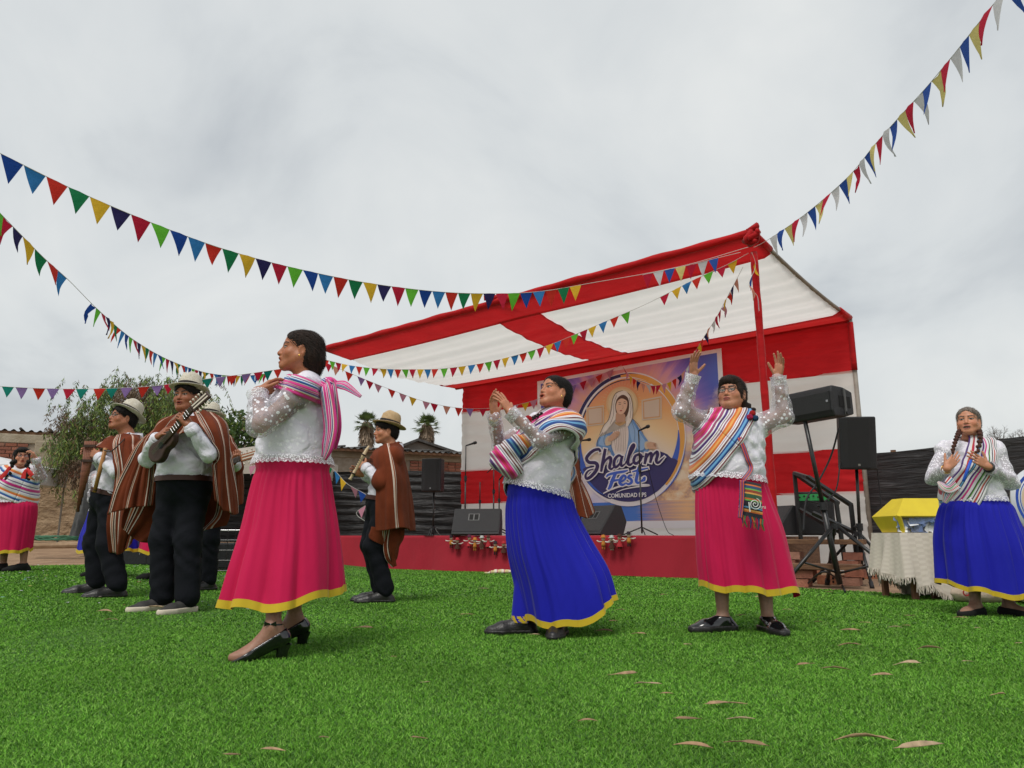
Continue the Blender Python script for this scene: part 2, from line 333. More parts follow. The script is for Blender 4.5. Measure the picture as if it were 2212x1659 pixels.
for i in range(4):
    V = []; nu, nv = 90, 24; z1, z0 = ZS[i], ZS[i + 1]
    for a in range(nu):
        u = WL * a / (nu - 1); ztop = (BL[2] + (BR[2] - BL[2]) * a / (nu - 1)) if i == 0 else z1
        for b_ in range(nv):
            t = b_ / (nv - 1); z = ztop + (z0 - .03 - ztop) * t; r = .012 * math.sin(z * 19 + 1.5 * math.sin(u * 1.3)) + .010 * math.sin(z * 43 + u * 2.2) + .02 * math.sin(u * 2.1 + i) + .008 * math.sin(u * 9 + z * 4)
            V.append(wall(u, z, r + .004 * (i % 2)))
    part('red_wall_stripe' if i % 2 == 0 else 'white_wall_stripe', V, grid_faces(nu, nv), mat=M_red if i % 2 == 0 else M_white, parent=can)
mb = MB(); mb.tube([wall(WL + .0, z, .02) for z in np.linspace(3.4, 4.25, 6)], .05); mb.build('post_wrap', M_red, can, True)
# ================================================================== black mesh fences
m, nt, b = mat_new('black shade mesh'); l = nt.links.new; tcn = nd(nt, 'ShaderNodeTexCoord'); mp = nd(nt, 'ShaderNodeMapping'); mp.inputs['Scale'].default_value = (1, 1, 14); l(tcn.outputs['Object'], mp.inputs[0])
n = nd(nt, 'ShaderNodeTexNoise', Scale=1.6, Detail=7., Roughness=.6, Distortion=.5); l(mp.outputs[0], n.inputs[0])
r = ramp(nt, [(.42, (.010, .010, .011)), (.60, (.030, .030, .032)), (.74, (.11, .11, .115))], 'LINEAR'); l(n.outputs[0], r.inputs[0]); l(r.outputs[0], b.inputs['Base Color'])
bp = nd(nt, 'ShaderNodeBump', Strength=1., Distance=.06); l(n.outputs[0], bp.inputs['Height']); l(bp.outputs[0], b.inputs['Normal']); b.inputs['Roughness'].default_value = .42; M_mesh = m
def mesh_fence(pts, ztop, zbot, label, seed):
    rs = np.random.RandomState(seed); P = [np.array(p, float) for p in pts]; t = thing('mesh_fence', label, 'fence', ((P[0] + P[-1]) / 2).tolist()); segs = []
    for a, b_ in zip(P[:-1], P[1:]):
        n = max(2, int(np.linalg.norm(b_ - a) / .12)); segs += lin(a, b_, n)[:-1]
    segs.append(P[-1]); nv = 60; V = []
    ph = rs.uniform(0, 6, 6)
    for i, p in enumerate(segs):
        x = i * .12; g = float(gz(p[0], p[1]))
        for j in range(nv):
            q = j / (nv - 1); z = (g + zbot) * (1 - q) + (ztop + .025 * math.sin(x * 1.5 + ph[0])) * q
            d = .020 * math.sin(z * 33 + 1.6 * math.sin(x * .55 + ph[1])) + .018 * math.sin(z * 71 + 2.4 * math.sin(x * .37 + ph[2])) + .012 * math.sin(z * 128 + 3. * math.sin(x * .9 + ph[3])) + .05 * abs(math.sin(x * 1.05 + ph[4]))
            V.append(p + np.array([d * .4, -d, z]))
    part('mesh_cloth', V, grid_faces(len(segs), nv), mat=M_mesh, parent=t)
    for p in P:
        mb = MB(); g = float(gz(p[0], p[1])); mb.tube([p + np.array([.05, .12, g]), p + np.array([.05, .12, ztop + .02])], .045); mb.build('post', M_wood, t)
    return t
def fp(px, Y): p = at(px, 1158, Y); p[2] = 0; return p
mesh_fence([fp(1840, 13.3), fp(1950, 12.6), fp(2080, 11.7), fp(2260, 10.8)], 2.02, -.02, 'black crinkled shade mesh fence behind the yellow raffle box', 3)
mesh_fence([fp(420, 17.6), fp(600, 17.8), fp(760, 18), fp(900, 18.1), fp(1060, 18.2)], 2.12, -.05, 'black crinkled shade mesh fence left of the stage wall', 5)
# ================================================================== brick and adobe wall
M_brick = [pm('brick %d' % i, c, tuple(np.array(c) * .72), 14, .9, .5, 60) for i, c in enumerate([(.36, .135, .085), (.42, .17, .11), (.31, .12, .08), (.40, .20, .14)])]
M_mortar = pm('mortar', (.40, .34, .27), (.31, .25, .19), 10, .95, .6, 50)
M_conc = pm('rough concrete', (.43, .37, .28), (.33, .27, .19), 4, .95, .5, 30)
m, nt, b = mat_new('adobe'); l = nt.links.new; tcn = nd(nt, 'ShaderNodeTexCoord'); n = nd(nt, 'ShaderNodeTexNoise', Scale=5., Detail=7., Roughness=.65); mp = nd(nt, 'ShaderNodeMapping'); mp.inputs['Scale'].default_value = (1, 1, 1.8); l(tcn.outputs['Object'], mp.inputs[0]); l(mp.outputs[0], n.inputs[0])
r = ramp(nt, [(.3, (.23, .15, .09)), (.5, (.42, .29, .175)), (.7, (.52, .37, .235))], 'LINEAR'); l(n.outputs[0], r.inputs[0]); l(r.outputs[0], b.inputs['Base Color']); bp = nd(nt, 'ShaderNodeBump', Strength=1., Distance=.15); l(n.outputs[0], bp.inputs['Height']); l(bp.outputs[0], b.inputs['Normal']); b.inputs['Roughness'].default_value = .95; M_adobe = m
WA = fp(-150, 17.0); WB = fp(1120, 23.2); BU = nz(WB - WA); BN = nz(np.array([BU[1], -BU[0], 0])); BN = BN if BN[1] < 0 else -BN; BLEN = np.linalg.norm(WB - WA)
bw = thing('brick_wall', 'long red brick wall on a crumbling adobe base behind the musicians', 'wall', ((WA + WB) / 2).tolist())
def bwp(u, z, off=0.): return WA + BU * u + BN * off + np.array([0, 0, z])
ZB0, ZB1, ZTOP = 1.98, 2.76, 2.98
Rb = np.stack([BU, -BN, [0, 0, 1]], 1)
nu, nv = 150, 34; V = []; rs = np.random.RandomState(4); bump_ = rs.rand(nu, nv); bump_ = (bump_ + np.roll(bump_, 1, 0) + np.roll(bump_, 1, 1) + np.roll(bump_, -1, 0)) / 4
for i in range(nu):
    u = BLEN * i / (nu - 1)
    for j in range(nv):
        t = j / (nv - 1); z = -.1 + (ZB0 + .1) * t; low = sstep((1.15 - z) / .6); V.append(bwp(u, z, .03 + bump_[i, j] * (.05 + .22 * low) + .25 * sstep((.75 - z) / .6)))
part('adobe_base', V, grid_faces(nu, nv), mat=M_adobe, parent=bw)
mb = MB(); mb.box(bwp(BLEN / 2, (ZB0 + ZB1) / 2, -.1), (BLEN, .2, ZB1 - ZB0 + .02), Rb); mb.build('mortar_bed', M_mortar, bw)
mb = MB(); mb.box(bwp(BLEN / 2, (ZB1 + ZTOP) / 2, -.08), (BLEN, .24, ZTOP - ZB1), Rb); mb.build('concrete_beam', M_conc, bw, bevel=.02)
PIL = [u_ for u_ in (1.95, 6.5, 10.8)]
for u_ in PIL:
    mb = MB(); mb.box(bwp(u_, (ZB0 + ZTOP) / 2 - .06, -.07), (.36, .26, ZB1 - ZB0 + .05), Rb); mb.build('concrete_pillar', M_conc, bw, bevel=.02)
bmh = MB().box((0, 0, 0), (1, 1, 1)); brick_me = []
for k in range(4):
    me = bpy.data.meshes.new('brick'); rs = np.random.RandomState(k); VV = np.array(bmh.V) + rs.uniform(-.035, .035, (8, 3)); me.from_pydata(VV.tolist(), [], bmh.F); me.materials.append(M_brick[k]); brick_me.append(me)
root_l = np.array(wloc(bw)); nb_ = 0; course = .086; Mw = Matrix(Rb.tolist()).to_4x4()
for c in range(9):
    u = -.12 * (c % 2)
    while u < 13.6:
        L_ = .23 + R_.uniform(-.02, .02); uc = u + L_ / 2; visible = (u < 4.6 or (u > 9.6 and c > 2))
        if not any(abs(uc - p) < .29 for p in PIL) and visible and nb_ < 300:
            o = bpy.data.objects.new('brick', R_.choice(brick_me)); COL.objects.link(o); o.parent = bw; p = bwp(uc, ZB0 + .045 + c * course, .004 + R_.uniform(-.004, .012)) - root_l
            o.matrix_local = Matrix.Translation(Vector(p)) @ Mw @ Matrix.Diagonal((L_ - .014, .09, course - .016, 1)); nb_ += 1
        u += L_ + .006
# dark corrugated roofs behind the wall
M_roof = pm('weathered dark roofing', (.055, .052, .05), (.10, .095, .09), 5, .8, .3, 30, (6, 1, 1))
def corr_roof(name, label, u0, u1, off0, z0, off1, z1, pitch=.18, amp=.03):
    t = thing(name, label, 'roof', bwp((u0 + u1) / 2, 0, off0)); n = int((u1 - u0) / pitch * 6); V = []
    for i in range(n):
        u = u0 + (u1 - u0) * i / (n - 1); a = amp * math.sin(2 * math.pi * u / pitch)
        for j in range(5): q = j / 4; V.append(bwp(u, z0 + (z1 - z0) * q + a, off0 + (off1 - off0) * q))
    part('corrugated_sheet', V, grid_faces(n, 5), mat=M_roof, parent=t)
    mb = MB()
    for u in np.arange(u0 + .2, u1, .62):
        mb = MB(); mb.tube([bwp(u, z0 + .045, off0 + .03), bwp(u, z1 + .05, off1)], .032, 6); mb.build('ridge_rib', M_roof, t, True)
    mb = MB(); mb.box(bwp((u0 + u1) / 2, z0 - .05, off0 - .06), (u1 - u0, .05, .07), Rb); mb.build('edge_beam', M_wood, t); return t
corr_roof('shed_roof', 'dark corrugated shed roof edge above the brick wall at far left', 0, 4.8, .06, 3.06, -2.5, 3.0)
corr_roof('shed_roof', 'dark corrugated shed roof behind the palms left of the stage', 8.3, 13.4, .35, 3.0, -3.4, 3.35)
hs = thing('gable_house', 'dark low gabled shed beyond the corrugated roof beside the stage wall', 'building', bwp(13.2, 0, -6)); M_gab = pm('dark gable', (.14, .13, .12), (.2, .18, .16), 3, .9)
mb = MB(); mb.prism([bwp(11.4, 2.3, -5), bwp(15.5, 2.3, -5), bwp(15.5, 3.3, -5), bwp(12.9, 3.98, -5), bwp(11.4, 3.35, -5)], np.zeros(3), BN * -4); mb.build('gable_wall', M_gab, hs)
mb = MB(); mb.prism([bwp(11.1, 3.28, -4.8), bwp(12.9, 4.08, -4.8), bwp(15.7, 3.34, -4.8), bwp(15.7, 3.26, -4.8), bwp(12.9, 3.99, -4.8), bwp(11.1, 3.20, -4.8)], np.zeros(3), BN * -4.4); mb.build('roof', M_roof, hs)
for px, y0, y1, nm in ((863, 1010, 955, 'grey'), (843, 1010, 948, 'brown')):
    a = at(px, y0 + 40, 20.5); b_ = at(px + 3, y1, 20.5); a[2] = .3; mb = MB(); mb.tube([a, b_], .035 if nm == 'grey' else .07); o = mb.build('wall_post', M_pipe if nm == 'grey' else M_wood, None, True); tag(o, 'thin pale grey pipe rising above the brick wall' if nm == 'grey' else 'stubby brown wooden post rising above the brick wall', 'post')
# pale party tent beyond the guitarist
tn = thing('party_tent', 'pale beige peaked party tent behind the guitarist', 'tent', at(560, 1100, 16.5)); M_tent = clothmat('tent cloth', (.66, .60, .52), wr=.3, trans=.3)
tc_ = at(560, 948, 16.2); zt = tc_[2]; ze = at(560, 985, 16.2)[2]
V = [tc_ + np.array([0, .9, .0])]; ring = [(-1.15, -.4), (1.25, -.4), (1.25, 2.2), (-1.15, 2.2)]
for dz in (ze - zt, ze - zt - .42): V += [tc_ + np.array([x, y, dz]) for x, y in ring]
pyd('tent_top', V, [(0, 1, 2), (0, 2, 3), (0, 3, 4), (0, 4, 1)] + [(1 + i, 5 + i, 5 + (i + 1) % 4, 1 + (i + 1) % 4) for i in range(4)], M_tent, tn)
for x, y in ring:
    mb = MB(); p = tc_ + np.array([x * .97, y, ze - zt]); q = p.copy(); q[2] = .3; mb.tube([p, q], .03); mb.build('tent_leg', M_pipe, tn)
t2 = thing('small_tent', 'white low tent top showing at the left edge behind the braided dancer', 'tent', at(-20, 1150, 15)); c0 = at(-25, 1003, 14.5)
V = [c0 + np.array([-.6, .8, .28])] + [c0 + np.array([x, y, z]) for z in (0, -.35) for x, y in ((-1.6, 0), (.62, 0), (.62, 1.6), (-1.6, 1.6))]
pyd('tent_top', V, [(0, 1, 2), (0, 2, 3), (0, 3, 4), (0, 4, 1)] + [(1 + i, 5 + i, 5 + (i + 1) % 4, 1 + (i + 1) % 4) for i in range(4)], pm('white tarp', (.7, .7, .7), (.6, .6, .6), 4, .7), t2)
for x, y in ((.6, .02), (.6, 1.55)):
    mb = MB(); p = c0 + np.array([x, y, -.1]); q = p.copy(); q[2] = .3; mb.tube([p, q], .02); mb.build('tent_leg', M_pipe, t2)
# ================================================================== printed banner on the back wall
def Z1(zx, zy): return ((2050 + zx / 2.07375) * .553, (1350 + zy / 2.07375) * .553)      # zoomed sketch coordinates -> picture
def zw(zx, zy, off): u, z = onwall(*Z1(zx, zy), off); return wall(u, z, off)
ban_off = .10
u0, _ = onwall(1161, 900, ban_off); u1, zt1 = onwall(1558, 752, ban_off); _, zt0 = onwall(1161, 824, ban_off); _, zb = onwall(1400, 1141, ban_off)
ban = thing('banner', 'large printed festival banner with praying woman in a blue mantle and round emblem', 'banner', wall((u0 + u1) / 2, zb, ban_off))
nu, nv = 40, 40; V = []; UV = []
for i in range(nu):
    for j in range(nv):
        a, b_ = i / (nu - 1), j / (nv - 1); zt = zt0 + (zt1 - zt0) * a; V.append(wall(u0 + (u1 - u0) * a, zb + (zt - zb) * b_, ban_off - .004 * (1 + math.sin(a * 15 + b_ * 4)))); UV.append((a, b_))
m, nt, b = mat_new('banner print'); l = nt.links.new; tcn = nd(nt, 'ShaderNodeTexCoord'); sp = nd(nt, 'ShaderNodeSeparateXYZ'); l(tcn.outputs['UV'], sp.inputs[0])
def mth(op, a, b_=0., clamp=False):
    n = nd(nt, 'ShaderNodeMath', operation=op, use_clamp=clamp)
    for i, v in enumerate((a, b_)):
        if isinstance(v, (int, float)): n.inputs[i].default_value = v
        else: l(v, n.inputs[i])
    return n.outputs[0]
X, Y = sp.outputs[0], sp.outputs[1]
dx = mth('MULTIPLY', mth('SUBTRACT', X, .5), 1.16); dy = mth('SUBTRACT', Y, .60); rad = mth('SQRT', mth('ADD', mth('MULTIPLY', dx, dx), mth('MULTIPLY', dy, dy)))
ang = mth('ARCTAN2', dy, dx); nray = nd(nt, 'ShaderNodeTexNoise', Scale=1., Detail=3.); cb = nd(nt, 'ShaderNodeCombineXYZ'); l(mth('MULTIPLY', ang, 9.), cb.inputs[0]); l(mth('MULTIPLY', rad, 1.5), cb.inputs[1]); l(cb.outputs[0], nray.inputs[0])
rr = mth('ADD', rad, mth('MULTIPLY', mth('SUBTRACT', nray.outputs[0], .5), .22))
r1 = ramp(nt, [(.28, (.92, .44, .22)), (.40, (.74, .34, .46)), (.47, (.34, .18, .58)), (.56, (.12, .08, .46)), (.75, (.06, .04, .32))], 'LINEAR'); l(rr, r1.inputs[0])
r1b = ramp(nt, [(.40, (.86, .76, .80)), (.52, (.66, .62, .86)), (.66, (.16, .24, .72))], 'LINEAR'); l(rr, r1b.inputs[0])
top = nd(nt, 'ShaderNodeMix', data_type='RGBA'); l(mth('MULTIPLY', mth('SUBTRACT', .72, Y), 4., True), top.inputs[0]); l(r1.outputs[0], top.inputs[6]); l(r1b.outputs[0], top.inputs[7])
right = nd(nt, 'ShaderNodeMix', data_type='RGBA'); l(mth('MULTIPLY', mth('SUBTRACT', X, .82), 5., True), right.inputs[0]); l(top.outputs[2], right.inputs[6]); right.inputs[7].default_value = (.09, .17, .66, 1)
rg = nd(nt, 'ShaderNodeMix', data_type='RGBA'); l(mth('MULTIPLY', mth('SUBTRACT', Y, .5), 3., True), rg.inputs[0]); l(top.outputs[2], rg.inputs[6]); l(right.outputs[2], rg.inputs[7])
nc = nd(nt, 'ShaderNodeTexNoise', Scale=11., Detail=5., Roughness=.6); l(tcn.outputs['UV'], nc.inputs[0])
cl = ramp(nt, [(.4, (.52, .30, .26)), (.5, (.86, .54, .30)), (.62, (.95, .76, .56))], 'LINEAR'); l(nc.outputs[0], cl.inputs[0])
cf = mth('MULTIPLY', mth('SUBTRACT', mth('ADD', mth('MULTIPLY', mth('SUBTRACT', X, .62), 1.4), mth('MULTIPLY', nc.outputs[0], .35)), mth('ADD', Y, -.12)), 7., True)
cm = nd(nt, 'ShaderNodeMix', data_type='RGBA'); l(cf, cm.inputs[0]); l(rg.outputs[2], cm.inputs[6]); l(cl.outputs[0], cm.inputs[7])
mp = nd(nt, 'ShaderNodeMapping'); mp.inputs['Scale'].default_value = (3, 60, 1); l(tcn.outputs['UV'], mp.inputs[0]); ns = nd(nt, 'ShaderNodeTexNoise', Scale=1.5, Detail=3.); l(mp.outputs[0], ns.inputs[0])
sx_ = mth('ADD', mth('ABSOLUTE', mth('SUBTRACT', X, .80)), mth('MULTIPLY', mth('SUBTRACT', ns.outputs[0], .5), .25))
sea = ramp(nt, [(.0, (.92, .54, .28)), (.12, (.62, .38, .34)), (.26, (.08, .22, .68)), (.6, (.05, .17, .64))], 'LINEAR'); l(sx_, sea.inputs[0])
sm = nd(nt, 'ShaderNodeMix', data_type='RGBA'); l(mth('LESS_THAN', Y, .158), sm.inputs[0]); l(cm.outputs[2], sm.inputs[6]); l(sea.outputs[0], sm.inputs[7])
edge = mth('MAXIMUM', mth('MAXIMUM', mth('LESS_THAN', X, .022), mth('GREATER_THAN', X, .978)), mth('MAXIMUM', mth('LESS_THAN', Y, .042), mth('GREATER_THAN', Y, .978)))
em = nd(nt, 'ShaderNodeMix', data_type='RGBA'); l(edge, em.inputs[0]); l(sm.outputs[2], em.inputs[6]); em.inputs[7].default_value = (.88, .85, .88, 1)
l(em.outputs[2], b.inputs['Base Color']); b.inputs['Roughness'].default_value = .5
part('printed_sheet', V, grid_faces(nu, nv), mat=m, parent=ban, uv=UV)
def ink(name, c, rough=.5): return pm('ink ' + name, c, None, rough=rough)
LAY = [0]
def lay(k): return ban_off + .010 + .0016 * k
def flat(name, zpts, c, k, smoothn=0):
    P = np.array(zpts, float)
    if smoothn:
        Q = np.vstack([P[-1], P, P[0], P[1]]); P = []
        for i in range(len(zpts)):
            a, b1_, c1, d1 = Q[i], Q[i + 1], Q[i + 2], Q[i + 3]
            for t in np.linspace(0, 1, smoothn, endpoint=False): P.append(.5 * (2 * b1_ + (-a + c1) * t + (2 * a - 5 * b1_ + 4 * c1 - d1) * t * t + (-a + 3 * b1_ - 3 * c1 + d1) * t ** 3))
    V = [zw(x, y, lay(k)) for x, y in P]; bm = bmesh.new(); root = np.array(wloc(ban)); vs_ = [bm.verts.new(v - root) for v in V]
    try:
        f = bm.faces.new(vs_); bmesh.ops.triangulate(bm, faces=[f])
    except Exception: pass
    me = bpy.data.meshes.new(name); bm.to_mesh(me); bm.free(); return link(name, me, c if not isinstance(c, tuple) else ink(name + str(c), c), ban)
def stroke(name, zpts, wd, c, k, taper=True, n=None, extra=0.):
    """brush stroke: centre line through sketch points, width profile"""
    P = crom(zpts, n or max(10, 6 * len(zpts))); T = np.gradient(P, axis=0); T /= np.linalg.norm(T, axis=1)[:, None] + 1e-9; Nn = np.stack([-T[:, 1], T[:, 0]], 1); m = len(P); s = np.linspace(0, 1, m)
    if isinstance(wd, (list, tuple)): W = np.interp(s, np.linspace(0, 1, len(wd)), wd)
    else: W = np.full(m, float(wd)) * (np.clip(np.minimum(s, 1 - s) * 9 + .45, 0, 1) if taper else 1)
    W = W + extra; A = P + Nn * W[:, None] / 2; B = P - Nn * W[:, None] / 2
    if extra:
        A[0] -= T[0] * extra / 2; B[0] -= T[0] * extra / 2; A[-1] += T[-1] * extra / 2; B[-1] += T[-1] * extra / 2
    V = []
    for a, b_ in zip(A, B): V += [zw(*a, lay(k)), zw(*b_, lay(k))]
    return V, [(2 * i, 2 * i + 1, 2 * i + 3, 2 * i + 2) for i in range(m - 1)]
def strokes(name, lst, c, k, extra=0.):
    V = []; Fc = []
    for q, (pts, wd) in enumerate(lst):
        v, f = stroke(name, pts, wd, c, k + .12 * q, extra=extra); b_ = len(V); V += v; Fc += [[b_ + i for i in x] for x in f]
    return pyd(name, V, Fc, ink(name + str(c), c), ban)
CXZ, CYZ = 832, 750
cu, cz = onwall(*Z1(CXZ, CYZ), ban_off); ru = .5 * (onwall(*Z1(1262, 750), ban_off)[0] - onwall(*Z1(402, 750), ban_off)[0]); rz_ = .5 * (onwall(*Z1(832, 236), ban_off)[1] - onwall(*Z1(832, 1266), ban_off)[1])
def ringpt(a, r, k): return wall(cu + ru * r * math.cos(a), cz + rz_ * r * math.sin(a), lay(k))
def ring(name, a0, a1, r0f, r1f, c, k, n=64):
    V = []; 
    for i in range(n):
        t = i / (n - 1); a = math.radians(a0 + (a1 - a0) * t); V += [ringpt(a, r0f(t), k), ringpt(a, r1f(t), k)]
    return pyd(name, V, [(2 * i, 2 * i + 1, 2 * i + 3, 2 * i + 2) for i in range(n - 1)], c if not isinstance(c, tuple) else ink(name + str(c), c), ban)
# emblem disc with glowing centre
m, nt, b = mat_new('emblem disc'); l = nt.links.new; tcn = nd(nt, 'ShaderNodeTexCoord'); sp = nd(nt, 'ShaderNodeSeparateXYZ'); l(tcn.outputs['UV'], sp.inputs[0]); X, Y = sp.outputs[0], sp.outputs[1]
gr = ramp(nt, [(.0, (.84, .80, .86)), (.45, (.90, .82, .78)), (.62, (.95, .68, .38)), (.8, (.92, .46, .18)), (1., (.86, .34, .18))], 'LINEAR')
hx = mth('SUBTRACT', X, .5); hy = mth('SUBTRACT', Y, .68); hr = mth('SQRT', mth('ADD', mth('MULTIPLY', hx, hx), mth('MULTIPLY', hy, hy)))
l(mth('SUBTRACT', Y, mth('MULTIPLY', mth('SUBTRACT', .16, hr), .5)), gr.inputs[0]); l(gr.outputs[0], b.inputs['Base Color']); b.inputs['Roughness'].default_value = .5
nseg = 72; V = [wall(cu, cz, lay(0))]; UV = [(.5, .5)]
for i in range(nseg):
    a = 2 * math.pi * i / nseg; V.append(ringpt(a, .985, 0)); UV.append((.5 + .5 * math.cos(a), .5 + .5 * math.sin(a)))
part('emblem_disc', V, tris=[(0, 1 + i, 1 + (i + 1) % nseg) for i in range(nseg)], mat=m, parent=ban, uv=UV, smooth=False)
NAVY = (.030, .022, .115); BLUE = (.06, .14, .60); GOLD = (.86, .42, .10); CREAM = (.90, .84, .86)
sn = lambda t: math.sin(math.pi * t)
ring('ring_cream', 0, 360, lambda t: .93, lambda t: 1.055, CREAM, 1)
ring('ring_navy_stroke', 52, 250, lambda t: 1.0 - .012, lambda t: 1.0 + .05 * sn(t) ** .5, NAVY, 2)
ring('ring_navy_thin', 60, 238, lambda t: .925, lambda t: .925 + .026 * sn(t), NAVY, 2)
ring('ring_gold_stroke', 95, -48, lambda t: .985 - .045 * sn(t), lambda t: 1.02 + .02 * sn(t), GOLD, 3)
ring('ring_gold_thin', 118, 60, lambda t: .94, lambda t: .955, GOLD, 3)
ring('ring_blue_stroke', 172, 262, lambda t: .90 + .03 * t, lambda t: .91 + .12 * sn(t), BLUE, 4)
ring('ring_blue_stroke', 4, -70, lambda t: .93 - .06 * sn(t), lambda t: .94 + .035 * sn(t), BLUE, 4)
ring('ring_blue_thin', -8, -62, lambda t: 1.05, lambda t: 1.05 + .022 * sn(t), BLUE, 4)
# dark wave in the lower part of the emblem
PTS = []
for i in range(41):
    a = math.radians(207 + (336 - 207) * i / 40); PTS.append((cu + ru * .985 * math.cos(a), cz + rz_ * .985 * math.sin(a)))
(xa, za), (xb, zb_) = PTS[0], PTS[-1]; rs = np.random.RandomState(2); TOP = []
for i in range(1, 30):
    t = i / 30; TOP.append((xb + (xa - xb) * t, zb_ + (za - zb_) * t + ru * (.06 * math.sin(t * 9) + .05 * rs.rand() + .13 * math.exp(-((t - .2) / .13) ** 2) - .02)))
bm = bmesh.new(); root = np.array(wloc(ban)); f = bm.faces.new([bm.verts.new(wall(x, z, lay(5)) - root) for x, z in PTS + TOP]); bmesh.ops.triangulate(bm, faces=[f]); me = bpy.data.meshes.new('dark_wave'); bm.to_mesh(me); bm.free(); link('dark_wave', me, ink('wave', (.055, .045, .17)), ban)
# pale cross arms behind the figure
for bx in ([(497, 502), (640, 482), (640, 640), (502, 655)], [(945, 440), (1108, 408), (1108, 590), (950, 606)]):
    flat('cross_arm', bx, (.76, .62, .50), 6); c = np.mean(bx, 0); flat('cross_arm_line', [tuple(c + (np.array(p) - c) * .88) for p in bx], (.72, .40, .20), 7); flat('cross_arm_centre', [tuple(c + (np.array(p) - c) * .76) for p in bx], (.74, .58, .46), 8)
# halo, veil, figure
H0 = (788, 470)
flat('halo_disc', [(H0[0] + 128 * math.cos(a), H0[1] + 138 * math.sin(a)) for a in np.linspace(0, 2 * math.pi, 48, endpoint=False)], (.80, .56, .30), 9)
flat('halo_inner', [(H0[0] + 112 * math.cos(a), H0[1] + 121 * math.sin(a)) for a in np.linspace(0, 2 * math.pi, 48, endpoint=False)], (.83, .66, .40), 10)
for a in np.linspace(0, 2 * math.pi, 40, endpoint=False):
    r0, r1 = 142, 165 + 22 * (int(a * 100) % 3 == 0)
    flat('halo_ray', [(H0[0] + r0 * math.cos(a - .012), H0[1] + 1.08 * r0 * math.sin(a - .012)), (H0[0] + r0 * math.cos(a + .012), H0[1] + 1.08 * r0 * math.sin(a + .012)), (H0[0] + r1 * math.cos(a), H0[1] + 1.08 * r1 * math.sin(a))], (.85, .66, .36), 10)
LINE = (.10, .05, .045); BLUR = (.18, .36, .70); BLUL = (.34, .54, .84)
flat('mantle', [(640, 700), (590, 760), (585, 830), (690, 850), (720, 940), (860, 960), (900, 850), (985, 870), (1010, 800), (960, 720), (905, 640), (850, 585), (700, 640)], BLUR, 11, 5)
flat('mantle_fold', [(845, 590), (890, 650), (945, 730), (985, 800), (940, 850), (880, 800), (850, 700)], BLUL, 12, 5)
flat('mantle_fold', [(640, 705), (610, 760), (600, 800), (660, 810), (680, 750)], BLUL, 12, 5)
flat('robe', [(735, 635), (815, 628), (840, 690), (835, 790), (815, 880), (780, 930), (740, 900), (700, 800), (715, 700)], (.86, .76, .70), 13, 5)
for i in range(7): x = 730 + 15 * i; strokes('robe_line', [([(x, 650), (x - 4, 750), (x + (3 - i) * 3, 860)], 2.4)], (.30, .18, .15), 14)
flat('veil', [(795, 365), (740, 385), (712, 440), (702, 520), (680, 600), (640, 650), (605, 725), (620, 735), (700, 690), (745, 640), (760, 560), (830, 560), (815, 640), (835, 655), (868, 590), (872, 500), (858, 420), (830, 378)], (.92, .84, .76), 15, 5)
flat('hair', [(795, 398), (752, 425), (733, 480), (740, 545), (760, 560), (815, 580), (838, 540), (846, 480), (835, 425)], (.115, .05, .03), 16, 5)
flat('neck', [(745, 540), (740, 620), (800, 640), (812, 560)], (.62, .36, .24), 17, 4)
flat('collar', [(733, 618), (770, 632), (812, 610), (816, 626), (772, 650), (735, 634)], (.62, .38, .18), 18, 3)
flat('face', [(785, 428), (752, 448), (738, 490), (742, 525), (757, 548), (778, 557), (803, 545), (822, 515), (831, 475), (824, 445)], (.86, .56, .40), 19, 5)
for x, y in ((769, 478), (810, 472)):
    strokes('eye', [([(x - 10, y + 1), (x, y - 4), (x + 10, y)], [2, 5, 2])], (.05, .02, .02), 20); strokes('brow', [([(x - 13, y - 13), (x, y - 18), (x + 12, y - 13)], [2, 4, 1.5])], (.12, .05, .03), 20)
strokes('nose_line', [([(793, 482), (797, 505), (787, 510)], 2.2)], (.36, .16, .10), 20); flat('lips', [(768, 527), (778, 522), (790, 525), (779, 533)], (.50, .09, .08), 20, 3)
strokes('veil_line', [([(795, 363), (740, 384), (711, 440), (700, 520), (678, 600), (638, 650), (603, 728)], 3.6), ([(830, 377), (860, 420), (874, 500), (870, 590), (838, 655)], 3.6), ([(745, 400), (722, 470), (718, 560), (690, 640)], 2.4), ([(845, 420), (860, 500), (852, 590)], 2.4), ([(868, 590), (920, 640), (960, 715)], 3.2), ([(636, 700), (592, 760), (584, 830)], 3.2)], LINE, 21)
for q_ in ([(860, 600), (890, 700), (880, 820)], [(905, 650), (930, 740), (925, 830)], [(660, 700), (640, 760), (650, 810)], [(700, 760), (705, 850), (730, 920)]): strokes('mantle_line', [(q_, 2.2)], (.05, .08, .2), 21)
flat('sleeve', [(655, 750), (690, 730), (705, 790), (665, 812), (650, 790)], (.74, .58, .40), 18, 4)
flat('hand', [(672, 770), (690, 730), (730, 697), (768, 698), (760, 730), (735, 752), (700, 775)], (.70, .43, .29), 22, 4)
strokes('finger_line', [([(735, 712), (765, 706)], 2), ([(737, 724), (766, 716)], 2), ([(735, 738), (758, 730)], 2)], (.35, .15, .09), 23)
flat('sleeve', [(970, 790), (1000, 775), (1010, 830), (978, 838)], (.74, .58, .40), 18, 4)
flat('hand', [(985, 800), (1010, 780), (1045, 785), (1062, 790), (1040, 800), (1072, 835), (1060, 842), (1030, 838), (1000, 835)], (.70, .43, .29), 22, 4)
